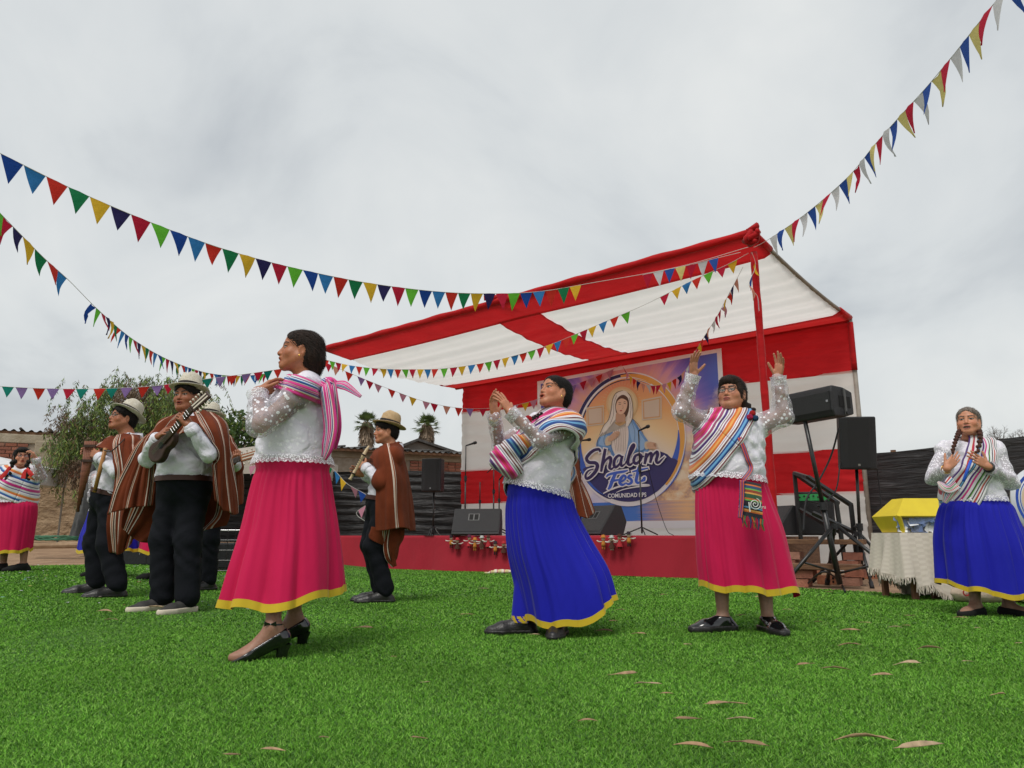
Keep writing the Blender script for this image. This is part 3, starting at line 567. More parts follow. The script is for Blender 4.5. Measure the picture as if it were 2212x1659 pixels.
# brush lettering: Shalom / Fest
SHALOM = [
 ([(612, 862), (600, 840), (560, 848), (520, 880), (500, 915), (520, 945), (570, 950), (588, 975), (572, 1020), (530, 1065), (500, 1078), (492, 1050), (515, 1015), (555, 1000)], [16, 22, 24, 26, 26, 26, 28, 30, 28, 26, 20, 18, 14, 8]),
 ([(652, 835), (640, 900), (627, 970), (618, 1022)], [22, 26, 26, 18]), ([(622, 1005), (640, 950), (668, 915), (692, 905), (696, 935), (686, 985), (700, 1000), (722, 985)], [12, 16, 18, 24, 26, 24, 18, 10]),
 ([(785, 900), (760, 890), (730, 920), (722, 965), (735, 985), (762, 965), (785, 920)], [16, 20, 24, 24, 22, 18, 14]), ([(790, 892), (778, 945), (785, 975), (812, 958)], [22, 24, 20, 10]),
 ([(812, 958), (850, 890), (885, 820), (880, 800), (860, 830), (840, 905), (835, 950), (852, 966), (880, 945)], [10, 14, 18, 18, 22, 26, 26, 20, 10]),
 ([(925, 880), (895, 895), (882, 935), (900, 955), (930, 935), (945, 895), (925, 878), (940, 905), (968, 895)], [18, 22, 24, 24, 22, 22, 18, 12, 8]),
 ([(985, 870), (980, 915), (970, 960)], [20, 26, 20]), ([(975, 935), (1000, 885), (1022, 870), (1026, 900), (1015, 950)], [12, 16, 22, 26, 20]), ([(1020, 925), (1045, 880), (1070, 860), (1076, 885), (1064, 930), (1078, 950), (1108, 925), (1132, 900)], [12, 16, 22, 26, 24, 20, 14, 5])]
FEST = [
 ([(660, 1065), (680, 1045), (740, 1030), (800, 1020), (835, 1010)], [10, 18, 22, 20, 10]), ([(735, 1035), (710, 1090), (692, 1140), (675, 1165)], [24, 28, 26, 14]), ([(690, 1105), (730, 1092), (775, 1085)], [14, 18, 12]),
 ([(775, 1105), (805, 1088), (818, 1065), (800, 1052), (778, 1075), (770, 1110), (790, 1128), (822, 1112)], [12, 16, 18, 18, 24, 26, 20, 10]),
 ([(872, 1050), (848, 1052), (840, 1070), (862, 1085), (864, 1108), (840, 1122), (818, 1112)], [12, 18, 20, 22, 22, 18, 10]),
 ([(925, 985), (910, 1050), (902, 1095), (918, 1112), (945, 1095), (968, 1072)], [22, 26, 24, 20, 16, 8]), ([(870, 1022), (925, 1008), (1000, 992)], [10, 18, 10]), ([(955, 1075), (972, 1068), (970, 1090), (950, 1100)], [10, 14, 12, 6])]
OUT = (.90, .86, .90)
strokes('lettering_outline', SHALOM, OUT, 24, extra=20); strokes('lettering_outline', FEST, OUT, 24.9, extra=20)
strokes('lettering_shalom', SHALOM, (.05, .028, .12), 27); strokes('lettering_fest', FEST, (.07, .15, .66), 28.5)
strokes('swash', [([(635, 1198), (700, 1165), (790, 1135), (880, 1125), (1010, 1132), (900, 1145), (800, 1165), (740, 1190)], [8, 14, 16, 18, 14, 10, 8, 4])], OUT, 26)
cvt = bpy.data.curves.new('lettering_comunidad', 'FONT'); cvt.body = 'COMUNIDAD RPS'; cvt.size = 1.; cvt.align_x = 'CENTER'; cvt.offset = .022
to = bpy.data.objects.new('tmp', cvt); COL.objects.link(to); dg = bpy.context.evaluated_depsgraph_get(); me = bpy.data.meshes.new_from_object(to.evaluated_get(dg)); me.name = 'lettering_comunidad'; bpy.data.objects.remove(to)
ua, za = onwall(*Z1(673, 1230), lay(29)); ub, zb2 = onwall(*Z1(985, 1226), lay(29)); co = np.array([v.co[:] for v in me.vertices]); w_ = co[:, 0].max() - co[:, 0].min(); s = (ub - ua) / w_; root = np.array(wloc(ban))
zh = abs(onwall(*Z1(830, 1198), lay(29))[1] - onwall(*Z1(830, 1232), lay(29))[1]) / .72
nv_ = [wall((ua + ub) / 2 + c[0] * s, (za + zb2) / 2 + c[1] * zh, lay(29)) - root for c in co]; me.vertices.foreach_set('co', np.array(nv_, np.float32).ravel()); me.update(); link('lettering_comunidad', me, ink('com', (.92, .90, .92)), ban)
# ================================================================== trees
def leafcloud(name, C, N_, size, mat, parent, aspect=.35, droop=.0, cols=None, rs=NR):
    """many single leaf faces; C: Nx3 centres, N_: Nx3 leaf directions"""
    n = len(C); d = N_ / (np.linalg.norm(N_, axis=1)[:, None] + 1e-9); a = rs.normal(size=(n, 3)); s = np.cross(d, a); s /= np.linalg.norm(s, axis=1)[:, None] + 1e-9
    ln = size * rs.uniform(.6, 1.4, n)[:, None]; V = np.empty((n, 4, 3)); V[:, 0] = C; V[:, 1] = C + d * ln * .5 + s * ln * aspect / 2; V[:, 2] = C + d * ln; V[:, 3] = C + d * ln * .5 - s * ln * aspect / 2
    q = np.arange(n)[:, None] * 4 + np.array([0, 1, 2, 3]); c = None if cols is None else np.repeat(cols, 4, 0)
    return part(name, V.reshape(-1, 3), q, mat=mat, parent=parent, col=c, smooth=False)
m, nt, b = mat_new('foliage'); a_ = nd(nt, 'ShaderNodeVertexColor', layer_name='Col'); nt.links.new(a_.outputs[0], b.inputs['Base Color']); b.inputs['Roughness'].default_value = .6
tr = nd(nt, 'ShaderNodeBsdfTranslucent'); nt.links.new(a_.outputs[0], tr.inputs[0]); mx = nd(nt, 'ShaderNodeMixShader'); mx.inputs[0].default_value = .25; nt.links.new(b.outputs[0], mx.inputs[1]); nt.links.new(tr.outputs[0], mx.inputs[2]); nt.links.new(mx.outputs[0], nt.nodes['Material Output'].inputs[0]); M_leaf = m
M_bark = pm('bark', (.10, .075, .055), (.055, .04, .03), 9, .95, .8, 40, (1, 1, .3))
def tree_cols(n, base, rs, dry=.15, light=.2):
    c = np.array(base) * rs.uniform(.5, 1.3, n)[:, None]; k = rs.rand(n) < dry; c[k] = np.array([.15, .095, .05]) * rs.uniform(.5, 1.2, k.sum())[:, None]; k = rs.rand(n) < light; c[k] = np.array([.20, .27, .06]) * rs.uniform(.7, 1.2, k.sum())[:, None]; return c
# weeping pepper tree behind the musicians
YT = 16.2; base = at(300, 1150, YT); base[2] = .4; pt = thing('pepper_tree', 'weeping pepper tree with drooping green and brown foliage behind the musicians', 'tree', base)
crown = [at(*p) for p in ((300, 850, YT), (240, 850, YT), (270, 830, YT + .5), (350, 835, YT - .4), (385, 845, YT), (215, 890, YT - .3), (330, 880, YT - .6), (300, 900, YT), (395, 890, YT + .2), (170, 905, YT), (155, 920, YT - .3), (160, 990, YT - .6), (165, 960, YT - .5), (415, 870, YT), (260, 910, YT + .6), (360, 920, YT))]
mb = MB(); fork = at(300, 1000, YT); mb.tube([base, base * .5 + fork * .5 + np.array([.1, 0, 0]), fork], [.22, .17, .14], 9)
for c in crown: mb.tube(crom([fork - np.array([0, 0, .25]), (fork * .5 + c * .5) + np.array([0, 0, .25]), c], 6), np.linspace(.085, .02, 6), 6)
mb.build('trunk', M_bark, pt, True); rs = np.random.RandomState(5); CC, DD = [], []
for ci, c in enumerate(crown):
    rad = .60 if ci not in (9, 10, 11, 12) else .30
    for _ in range(44 if rad > .5 else 34):                                    # hanging strands
        o = c + rs.normal(size=3) * np.array([rad, rad * .8, rad * .42]) * .62; ln = rs.uniform(.35, 1.15) * (1.0 if rad > .5 else .9); n = int(ln * 84); sw = rs.normal(size=2) * .12
        for k in range(n):
            t = k / n; out = nz(o - c)[:2] * .18 * math.sin(t * 1.6); CC.append(o + np.array([sw[0] * t + out[0], sw[1] * t + out[1], .10 * math.sin(t * 3) - ln * t]) + rs.normal(size=3) * .02); DD.append(np.array([rs.normal() * .55, rs.normal() * .55, -1 + rs.normal() * .3]))
CC = np.array(CC); DD = np.array(DD); cols = tree_cols(len(CC), (.07, .11, .03), rs, .20, .25)
cl_ = np.sin(CC[:, 0] * 3.1 + CC[:, 2] * 2.3) + np.sin(CC[:, 0] * 1.3 - CC[:, 2] * 4.1 + 2); k = cl_ > .9; cols[k] = np.array([.12, .08, .05]) * rs.uniform(.5, 1.3, k.sum())[:, None]
leafcloud('crown', CC, DD, .092, M_leaf, pt, .20, cols=cols * 1.5, rs=rs)
# broad-leaved tree beyond the tent
YT = 18.; base = at(500, 1150, YT); base[2] = .45; bt = thing('leafy_tree', 'bright green broad-leaved tree behind the tent and guitarist', 'tree', base); rs = np.random.RandomState(9)
cs = [at(*p) for p in ((505, 905, YT), (520, 925, YT), (490, 930, YT), (535, 945, YT), (555, 940, YT), (470, 950, YT), (500, 960, YT), (585, 946, YT))]
mb = MB(); mb.tube([base, at(505, 1000, YT), at(510, 930, YT)], [.14, .1, .04], 8)
for c in cs: mb.tube([at(505, 1000, YT), c], [.05, .015], 5)
mb.build('trunk', M_bark, bt, True); CC = np.vstack([c + rs.normal(size=(170, 3)) * np.array([.26, .3, .15]) for c in cs]); DD = rs.normal(size=CC.shape) + np.array([0, 0, .3])
leafcloud('crown', CC, DD, .14, M_leaf, bt, .5, cols=tree_cols(len(CC), (.07, .13, .03), rs, .03, .2), rs=rs)
# two fan palms
def palm(px, ptop, Y, label, seed):
    rs = np.random.RandomState(seed); c = at(px, ptop + 32, Y); base = c.copy(); base[2] = .4; t = thing('fan_palm', label, 'palm', base, 'fan palms behind the corrugated roof'); mb = MB(); mb.tube([base, c], [.22, .17], 10); mb.build('trunk', M_bark, t, True)
    Vq, Cq = [], []; s = Y / 1600
    for k in range(64):
        el = rs.uniform(-.45, 1.35); az = rs.uniform(0, 2 * math.pi); d = np.array([math.cos(az) * math.cos(el), math.sin(az) * math.cos(el), math.sin(el)]); stem = rs.uniform(.55, .8) * 27 * s; hub = c + d * stem - np.array([0, 0, .10 * stem])
        sd_ = nz(np.cross(d, [0, 0, 1.]) + 1e-3); up = np.cross(sd_, d); g = np.array([.10, .15, .05]) * rs.uniform(.5, 1.35)
        if rs.rand() < .2: g = np.array([.14, .20, .05])
        mbp = [c, hub]; Vq.append([c - sd_ * .012, c + sd_ * .012, hub + sd_ * .008, hub - sd_ * .008]); Cq.append(np.array([.12, .12, .05]))
        for a in np.linspace(-1.25, 1.25, 15):
            dd = d * math.cos(a) + sd_ * math.sin(a); ln = (15 + 4 * rs.rand()) * s * (1 - .25 * abs(a)); tip = hub + dd * ln - np.array([0, 0, ln * .35 * rs.rand()]); w2 = np.cross(dd, up) * ln * .045; Vq.append([hub, hub + dd * ln * .5 + w2, tip, hub + dd * ln * .5 - w2]); Cq.append(g)
    V = np.array(Vq).reshape(-1, 3); part('crown', V, np.arange(len(Vq))[:, None] * 4 + np.arange(4), mat=M_leaf, parent=t, col=np.repeat(np.array(Cq), 4, 0), smooth=False)
    Vq, Cq = [], []                                                           # skirt of dead fronds
    for k in range(420):
        az = rs.uniform(0, 2 * math.pi); z0 = -rs.uniform(-.1, 1.) * 48 * s; r0 = 9 * s; p = c + np.array([math.cos(az) * r0, math.sin(az) * r0, z0]); o = np.array([math.cos(az), math.sin(az), 0]); r1 = rs.uniform(14, 21) * s * (1 - .15 * (-z0 / (48 * s))); q = c + np.array([math.cos(az) * r1, math.sin(az) * r1, z0 - rs.uniform(14, 30) * s]); sd_ = np.array([-o[1], o[0], 0]) * rs.uniform(.02, .07); Vq.append([p - sd_, p + sd_, q + sd_ * .6, q - sd_ * .6]); Cq.append(np.array([.34, .25, .17]) * rs.uniform(.45, 1.2))
    part('dead_frond_skirt', np.array(Vq).reshape(-1, 3), np.arange(len(Vq))[:, None] * 4 + np.arange(4), mat=M_leaf, parent=t, col=np.repeat(np.array(Cq), 4, 0), smooth=False)
palm(793, 884, 34., 'fan palm with shaggy trunk nearer the young flute player\'s hat, left of the pair', 3); palm(922, 889, 35., 'fan palm with shaggy trunk between the hat and the stage wall, right of the pair', 4)
# bare shrub behind the right fence
bs = thing('bare_shrub', 'leafless twiggy shrub rising above the black fence at the right edge', 'shrub', at(2180, 1150, 14.)); rs = np.random.RandomState(6); mb = MB()
def twig(p, d, ln, r, dep):
    q = p + d * ln; mb.tube([p, (p + q) / 2 + rs.normal(size=3) * ln * .06, q], [r, r * .8, r * .6], 4, False)
    if dep:
        for _ in range(rs.randint(2, 4)): twig(q, nz(d + rs.normal(size=3) * .5 + np.array([0, 0, .1])), ln * rs.uniform(.6, .85), r * .62, dep - 1)
for px in (2140, 2165, 2190, 2215, 2235): p = at(px, 1010, 14.); twig(p, nz(np.array([rs.normal() * .3, rs.normal() * .2, 1])), .26, .016, 5)
mb.build('branches', M_bark, bs)
# ================================================================== loudspeakers, stands, microphones
M_grill = pm('speaker grille', (.010, .010, .011), (.028, .028, .03), 420, .6, .6, 420); M_vent = pm('black hole', (.003, .003, .003)); M_silver = pm('grey handle plate', (.09, .09, .09), None, rough=.5); M_chrome = pm('dull steel', (.35, .35, .36), None, rough=.35, metal=.9)
def axes(yaw): f = np.array([math.sin(yaw), -math.cos(yaw), 0]); r = np.array([math.cos(yaw), math.sin(yaw), 0]); return r, f      # yaw 0 faces the camera
def box_speaker(c, wdt, dep, hgt, yaw, label, roll=0., handle_side=None, grp='loudspeakers on stands', trap=.72, pitch=0., endplate=False):
    r, f = axes(yaw); up = np.array([0, 0, 1.]); f, up = f * math.cos(pitch) + up * math.sin(pitch), up * math.cos(pitch) - f * math.sin(pitch)
    r2 = r * math.cos(roll) + up * math.sin(roll); up2 = up * math.cos(roll) - r * math.sin(roll); t = thing('loudspeaker', label, 'loudspeaker', c - up * hgt / 2, grp)
    def pt(x, y, z): return c + r2 * x + f * y + up2 * z
    poly = [(-wdt / 2, dep / 2), (-wdt / 2 * .96, -dep * .05), (-wdt / 2 * trap, -dep / 2), (wdt / 2 * trap, -dep / 2), (wdt / 2 * .96, -dep * .05), (wdt / 2, dep / 2), (wdt * .3, dep / 2 + .03), (-wdt * .3, dep / 2 + .03)]
    mb = MB(); mb.prism([pt(x, y, 0) for x, y in poly], -up2 * hgt / 2, up2 * hgt / 2); mb.build('cabinet', M_black, t, bevel=.018, seg=3)
    mb = MB(); g = [(-wdt * .46, dep / 2 + .004), (-wdt * .29, dep / 2 + .036), (wdt * .29, dep / 2 + .036), (wdt * .46, dep / 2 + .004)]; gv = [pt(x, y, z) for z in (-hgt * .46, hgt * .46) for x, y in g]; mb.add(gv, [(0, 1, 5, 4), (1, 2, 6, 5), (2, 3, 7, 6)]); mb.build('grille', M_grill, t)
    mb = MB(); mb.box(pt(0, dep / 2 + .038, -hgt * .41), (.025, .004, .025), np.stack([r2, f, up2], 1)); mb.build('badge', M_chrome, t)
    if endplate:
        cc = pt(0, -dep * .05, -hgt / 2 - .002); R2 = np.stack([f, r2, -up2], 1); MB().box(cc, (.20, .13, .006), R2).build('handle_recess', M_vent, t); MB().box(cc - up2 * .006, (.03, .30, .014), R2).build('side_bracket', M_silver, t); MB().tube([cc - up2 * .012 - r2 * .13, cc - up2 * .03 - r2 * .13], .02, 8).build('bracket_knob', M_black, t)
    if handle_side:
        hs_ = handle_side; cc = pt(hs_ * wdt / 2 * .93, -dep * .18, 0); sdv = nz(r2 * hs_); R2 = np.stack([f, up2, sdv], 1); cc = cc + sdv * .012
        mb = MB(); mb.box(cc + sdv * .002, (.20, .17, .008), R2); mb.build('handle_recess', M_vent, t); mb = MB(); mb.tube([cc + up2 * .15 + sdv * .02, cc - up2 * .15 + sdv * .02], .016); mb.build('side_bracket', M_blackmetal, t, True)
    return t
def tripod(base, ztop, label, spread=.62, brace=.95, yaw=.3, rr=.019, lean=None, legs=3, grp='tripod speaker stands'):
    base = np.array(base, float); t = thing('speaker_stand', label, 'stand', base, grp); top = base + np.array([0, 0, ztop]) if lean is None else np.array(lean)
    mb = MB(); mid = base + (top - base) * .48; mb.tube([base + np.array([0, 0, .06]), mid], rr * 1.25, 10); mb.build('lower_tube', M_blackmetal, t, True); mb = MB(); mb.tube([mid, top], rr * .95, 10); mb.build('upper_tube', M_blackmetal, t, True)
    mb = MB(); mb.tube([mid - np.array([0, 0, .05]), mid + np.array([0, 0, .04])], rr * 1.9, 10); mb.tube([mid, mid + np.array([-.08, -.02, 0])], .012, 8); mb.build('clamp', M_black, t)
    hub = base + np.array([0, 0, brace]); mb = MB(); mb.tube([hub - np.array([0, 0, .03]), hub + np.array([0, 0, .03])], rr * 2.1, 10); mb.build('leg_hub', M_black, t)
    low = base + np.array([0, 0, .18])
    for k in range(legs):
        a = yaw + k * 2 * math.pi / legs; o = np.array([math.cos(a), math.sin(a), 0]); ft = base + o * spread; ft[2] = float(gz(ft[0], ft[1])) + .02
        mb = MB(); mb.tube([hub + o * .03, ft], rr * .85, 8); lg = mb.build('leg', M_blackmetal, t, True); mb = MB(); mb.tube([ft - o * .05 + np.array([0, 0, .05]), ft + o * .02 - np.array([0, 0, .015])], rr * 1.2, 8); mb.build('rubber_foot', M_black, lg, True)
        mb = MB(); kn = hub * .42 + ft * .58; mb.tube([low, kn], rr * .5, 6); mb.build('brace', M_blackmetal, t, True)
    return t
# left of the stage
c = at(938, 1027, 15.2); b0 = c.copy(); b0[2] = STAGE_Z - .3
tripod((c[0], c[1], float(gz(c[0], c[1]))), c[2] - .35, 'black stand carrying the upright loudspeaker left of the stage wall', .55, .75)
box_speaker(c, .42, .36, .66, -.25, 'upright black loudspeaker on a stand left of the stage wall')
# right of the stage: horizontal cabinet and upright cabinet
Yh = 8.6; c = at(1768, 878, Yh); g_ = gnd(1742, 1262); tripod((g_[0], Yh, 0), 0, 'large tripod stand with splayed legs under the sideways loudspeaker', .80, .70, -.75, .026, lean=at(1738, 905, Yh))
box_speaker(c, .36, .36, .66, -1.02, 'sideways black loudspeaker with side bracket on the large tripod', roll=math.pi / 2 + .02, handle_side=None, endplate=True)
r, f = axes(-.55 + math.pi / 2); 
Yu = 9.4; c2 = at(1847, 957, Yu); tripod((at(1862, 1250, Yu)[0], Yu, 0), 0, 'thinner tripod stand under the upright loudspeaker beside the dark fence', .62, .62, .25, .021, lean=at(1850, 1005, Yu))
box_speaker(c2, .43, .38, .66, -.26, 'upright black loudspeaker on a thin tripod beside the dark fence', roll=-.03, pitch=-.12)
def wedge(c, wdt, hgt, dep, yaw, label, grp='floor monitor wedges on the stage'):
    r, f = axes(yaw); up = np.array([0, 0, 1.]); t = thing('monitor_wedge', label, 'loudspeaker', c, grp)
    prof = [(dep * .5, .02), (dep * .47, .12 * hgt), (-dep * .08, hgt), (-dep * .32, hgt * .96), (-dep * .5, hgt * .45), (-dep * .36, 0.), (dep * .4, 0)]
    mb = MB(); mb.prism([c + f * y + up * z for y, z in prof], -r * wdt / 2, r * wdt / 2); mb.build('cabinet', pm('dark grey cabinet', (.030, .030, .033), (.04, .04, .043), 200, .6, .3, 300), t, bevel=.012)
    a = c + f * (dep * .47) + up * .12 * hgt; b_ = c - f * dep * .08 + up * hgt; nn = nz(np.cross(r, b_ - a)); nn = nn if nn @ f > 0 else -nn; R2 = np.stack([r, nz(b_ - a), nn], 1)
    mb = MB(); mb.box((a + b_) / 2 + nn * .004, (wdt * .96, np.linalg.norm(b_ - a) * .96, .006), R2); mb.build('grille', M_grill if False else pm('grey grille', (.026, .026, .028), (.05, .05, .052), 500, .65, .5, 500), t)
    hc = (a + b_) / 2 + nn * .009 + r * wdt * -.06 + nz(b_ - a) * .06
    mb = MB(); mb.box(hc, (.20, .15, .006), R2); mb.build('handle_plate', M_silver, t, bevel=.03)
    for sx in (-1, 1): mb = MB(); mb.box(hc + nn * .004 + r * .045 * sx, (.066, .115, .004), R2); mb.build('handle_opening', M_vent, t)
    return t
def onstage(px, py, Y, dz=0.): p = at(px, py, Y); p[2] = STAGE_Z + .006 + dz; return p
wedge(onstage(1031, 1155, 13.1), .82, .46, .55, -.10, 'wedge monitor with twin handle opening at the stage front, left of the blue-skirted dancer')
wedge(onstage(1297, 1155, 12.2), .62, .48, .6, -.95, 'wedge monitor turned away on the stage beside the banner foot')
wedge(onstage(1680, 1155, 10.9), .6, .42, .55, -1.2, 'wedge monitor half hidden behind the red pole at the stage end')
def mic_stand(px, Y, htop, label, boom=None, mic=True, clip=None, py=1157):
    b0 = onstage(px, py, Y); t = thing('microphone_stand', label, 'stand', b0, 'microphone stands on the stage'); top = b0 + np.array([0, 0, htop]); mb = MB(); mb.tube([b0 + np.array([0, 0, .03]), b0 + np.array([0, 0, htop * .62])], .014, 8); mb.build('lower_tube', M_blackmetal, t, True)
    mb = MB(); mb.tube([b0 + np.array([0, 0, htop * .6]), top], .010, 8); mb.build('upper_tube', M_blackmetal, t, True); mb = MB(); mb.tube([b0 + np.array([0, 0, htop * .60]), b0 + np.array([0, 0, htop * .66])], .026, 8); mb.build('clutch', M_black, t)
    for k in range(3): a = .5 + k * 2.094; mb = MB(); mb.tube([b0 + np.array([0, 0, .13]), b0 + np.array([.32 * math.cos(a), .32 * math.sin(a), .012])], .011, 6); mb.build('leg', M_blackmetal, t, True)
    e = top
    if boom is not None:
        e = top + np.array(boom); mb = MB(); mb.tube([top - np.array(boom) * .45, e], .009, 8); mb.build('boom', M_blackmetal, t, True); mb = MB(); mb.tube([top - np.array([.03, 0, .03]), top + np.array([.03, 0, .03])], .03, 8); mb.build('boom_joint', M_black, t)
    if mic:
        d = nz(np.array(mic if not isinstance(mic, bool) else (.8, -.3, .35))); mb = MB(); mb.tube([e, e + d * .10, e + d * .15, e + d * .155, e + d * .2, e + d * .215], [.012, .016, .02, .028, .028, .012], 10); mb.build('microphone', M_black, t, True)
    return t
mic_stand(1004, 13.6, 1.62, 'microphone stand with mic at the far left of the stage wall', mic=(1, -.2, .3), py=1157)
mic_stand(1036, 14.2, 1.0, 'short bare microphone stand without mic on the left of the stage', mic=False)
mic_stand(1066, 14.0, 1.28, 'microphone stand with tilted boom beside the clapping dancer', boom=(.28, 0, .28), mic=False)
mic_stand(1078, 13.4, .98, 'low microphone stand with mic just left of the clapping dancer', mic=(.5, -.2, .6))
mic_stand(1255, 13.2, 1.66, 'microphone stand with mic in front of the banner\'s left side', mic=(1, -.2, .1))
mic_stand(1387, 12.2, 1.70, 'tall microphone stand with mic in front of the banner lettering', mic=(.6, -.4, .25))
# guitar amplifier on the stage end
ca = onstage(1765, 1158, 10.6); r, f = axes(-.42); Ra = np.stack([r, f, [0, 0, 1]], 1); amp = thing('amplifier', 'black combo amplifier with green lit panel behind the handrail', 'amplifier', ca)
mb = MB(); mb.box(ca + np.array([0, 0, .30]), (.5, .3, .60), Ra); mb.build('cabinet', M_black, amp, bevel=.015); mb = MB(); mb.box(ca + f * .153 + np.array([0, 0, .22]), (.44, .01, .40), Ra); mb.build('grille', M_grill, amp)
M_led = pm('green panel', (.02, .12, .04), None, rough=.4); M_led.node_tree.nodes['Principled BSDF'].inputs['Emission Color'].default_value = (.05, .5, .12, 1); M_led.node_tree.nodes['Principled BSDF'].inputs['Emission Strength'].default_value = .18
mb = MB(); mb.box(ca + f * .153 + np.array([0, 0, .52]), (.44, .01, .09), Ra); mb.build('control_panel', M_led, amp)
for k in range(7): mb = MB(); p = ca + f * .16 + r * (-.18 + .06 * k) + np.array([0, 0, .52 + .015 * (k % 2)]); mb.tube([p, p + f * .02], .014, 8); mb.build('knob', M_black, amp)
# steel handrail of the stage steps
hr = thing('handrail', 'black welded steel handrail sloping down beside the stage steps', 'handrail', at(1790, 1240, 9.6)); Yr = 9.9
def hp(px, py, dy=0.): return at(px, py, Yr + dy)
for nm, pts in (('top_rail', [(1716, 1022, .5), (1812, 1088, 0)]), ('top_rail', [(1745, 1030, 0), (1840, 1092, -.4)]), ('cross_rail', [(1716, 1022, .5), (1745, 1031, 0)]), ('post', [(1716, 1022, .5), (1730, 1165, .5)]), ('post', [(1806, 1083, 0), (1826, 1222, 0)]), ('post', [(1838, 1090, -.4), (1852, 1215, -.4)]), ('mid_rail', [(1726, 1100, .5), (1820, 1152, 0)]), ('mid_rail', [(1756, 1108, 0), (1846, 1150, -.4)])):
    a, b_ = [hp(*p) for p in pts]
    if nm == 'post': b_[2] = max(b_[2], .05)
    R2 = frame_z(b_ - a); mb = MB(); mb.box((a + b_) / 2, (.045, .045, np.linalg.norm(b_ - a)), R2); mb.build(nm, M_blackmetal, hr)
# steps of brick and plank
sp_ = thing('stage_steps', 'rough brick and plank steps at the right end of the stage', 'steps', gnd(1770, 1250)); rB = np.stack([SU, SV, [0, 0, 1]], 1); s0_ = at(1765, 1180, 9.5); s0_[2] = 0
for k, (dz, dv) in enumerate(((.52, .0), (.24, -.55))):
    mb = MB(); mb.box(s0_ + SV * dv + SU * .05 + np.array([0, 0, dz]), (1.0, .34, .06), rB); mb.build('tread_plank', M_wood, sp_, bevel=.006)
    for i in ((0, 3) if k == 0 else (1,)):
        for j in range(int((dz - .03) / .1)):
            mb = MB(); mb.box(s0_ + SV * dv + SU * (-.36 + .24 * i + (.06 if j % 2 else 0)) + np.array([0, 0, .05 + .1 * j]), (.22, .26, .09), rB); mb.build('brick', M_brick[(i + j) % 4], sp_)
# loose hollow bricks
M_brick_o = pm('hollow brick', (.45, .19, .10), (.36, .14, .075), 12, .9, .4, 60)
for i, (px, py, yaw, lab) in enumerate(((1800, 1262, .25, 'loose hollow clay brick with round holes between tripod legs'), (1760, 1250, 1.2, 'orange clay brick standing behind the large tripod'), (1868, 1247, .1, 'clay brick lying by the foot of the dark fence'), (1884, 1250, .5, 'clay brick nearest the power plug by the fence'))):
    p = gnd(px, py); t = thing('clay_brick', lab, 'brick', p); r, f = axes(yaw); R2 = np.stack([r, f, [0, 0, 1]], 1); mb = MB(); mb.box(p + np.array([0, 0, .055]), (.34, .17, .11), R2); mb.build('brick_body', M_brick_o, t, bevel=.006)
    for a in range(5):
        for b_ in range(2): q = p + r * (-.125 + .062 * a) + f * .086 + np.array([0, 0, .035 + .042 * b_]); mb = MB(); mb.tube([q, q + f * .003], .015, 8); mb.build('hole', M_vent, t)
# cables
def cable(pts, r_, label, mat=M_black): o = MB().tube(crom(pts, 8 * len(pts)), r_, 6).build('cable', mat, None, True); tag(o, label, 'cable'); return o
cable([at(1812, 925, 8.7), at(1795, 985, 8.7), at(1768, 1040, 8.65), at(1742, 1080, 8.6), at(1735, 1150, 8.55)], .011, 'black cable drooping from the sideways loudspeaker to its stand')
cable([at(1815, 1000, 9.3), at(1805, 1060, 9.1), at(1775, 1085, 8.8), at(1745, 1082, 8.6)], .009, 'thin black cable looping between the two right loudspeakers')
cable([at(1888, 985, 9.5), at(1897, 1030, 9.6), at(1905, 1120, 9.6), at(1903, 1180, 9.6), gnd(1900, 1240)], .008, 'black cable hanging down beside the upright right loudspeaker')
cable([gnd(1740, 1268) + [0, 0, .02], at(1780, 1235, 8.4), gnd(1815, 1262) + [0, 0, .02], gnd(1826, 1282) + [0, 0, .02]], .011, 'black cable lying curled on the turf by the large tripod')
cable([onstage(1405, 1150, 12.4) + [0, 0, 1.1], onstage(1420, 1150, 12.6) + [0, 0, .6], onstage(1440, 1150, 12.5) + [0, 0, .1], onstage(1455, 1155, 12.3)], .006, 'thin cable trailing from the tall microphone across the banner')
# ================================================================== raffle box table on the right
Yb = 7.15; tb = thing('table', 'small wooden table hidden under the cream woven cloth', 'table', gnd(1985, 1290)); M_twood = pm('brown table leg', (.20, .09, .05), (.14, .06, .035), 10, .7)
tl = at(1945, 1150, Yb); trr = at(2140, 1150, Yb); ztab = tl[2] - .01
tx0, tx1, ty0, ty1 = tl[0], trr[0], Yb, Yb + .55
for x, y in ((tx0 + .10, ty0 + .04), (tx0 + .33, ty0 + .12), (tx1 - .05, ty0 + .05), (tx0 + .05, ty1 - .05), (tx1 - .05, ty1 - .05)):
    mb = MB(); mb.box((x, y, ztab / 2), (.05, .05, ztab)); mb.build('leg', M_twood, tb)
mb = MB(); mb.box(((tx0 + tx1) / 2, (ty0 + ty1) / 2, ztab - .015), (tx1 - tx0, ty1 - ty0, .03)); mb.build('table_top', M_twood, tb)
m, nt, b = mat_new('woven cream cloth'); l = nt.links.new; tcn = nd(nt, 'ShaderNodeTexCoord'); ck = nd(nt, 'ShaderNodeTexChecker', Scale=15.); ck.inputs[1].default_value = (1, 1, 1, 1); ck.inputs[2].default_value = (0, 0, 0, 1); mp = nd(nt, 'ShaderNodeMapping'); mp.inputs['Scale'].default_value = (1, 1.6, 1); l(tcn.outputs['UV'], mp.inputs[0]); l(mp.outputs[0], ck.inputs[0])
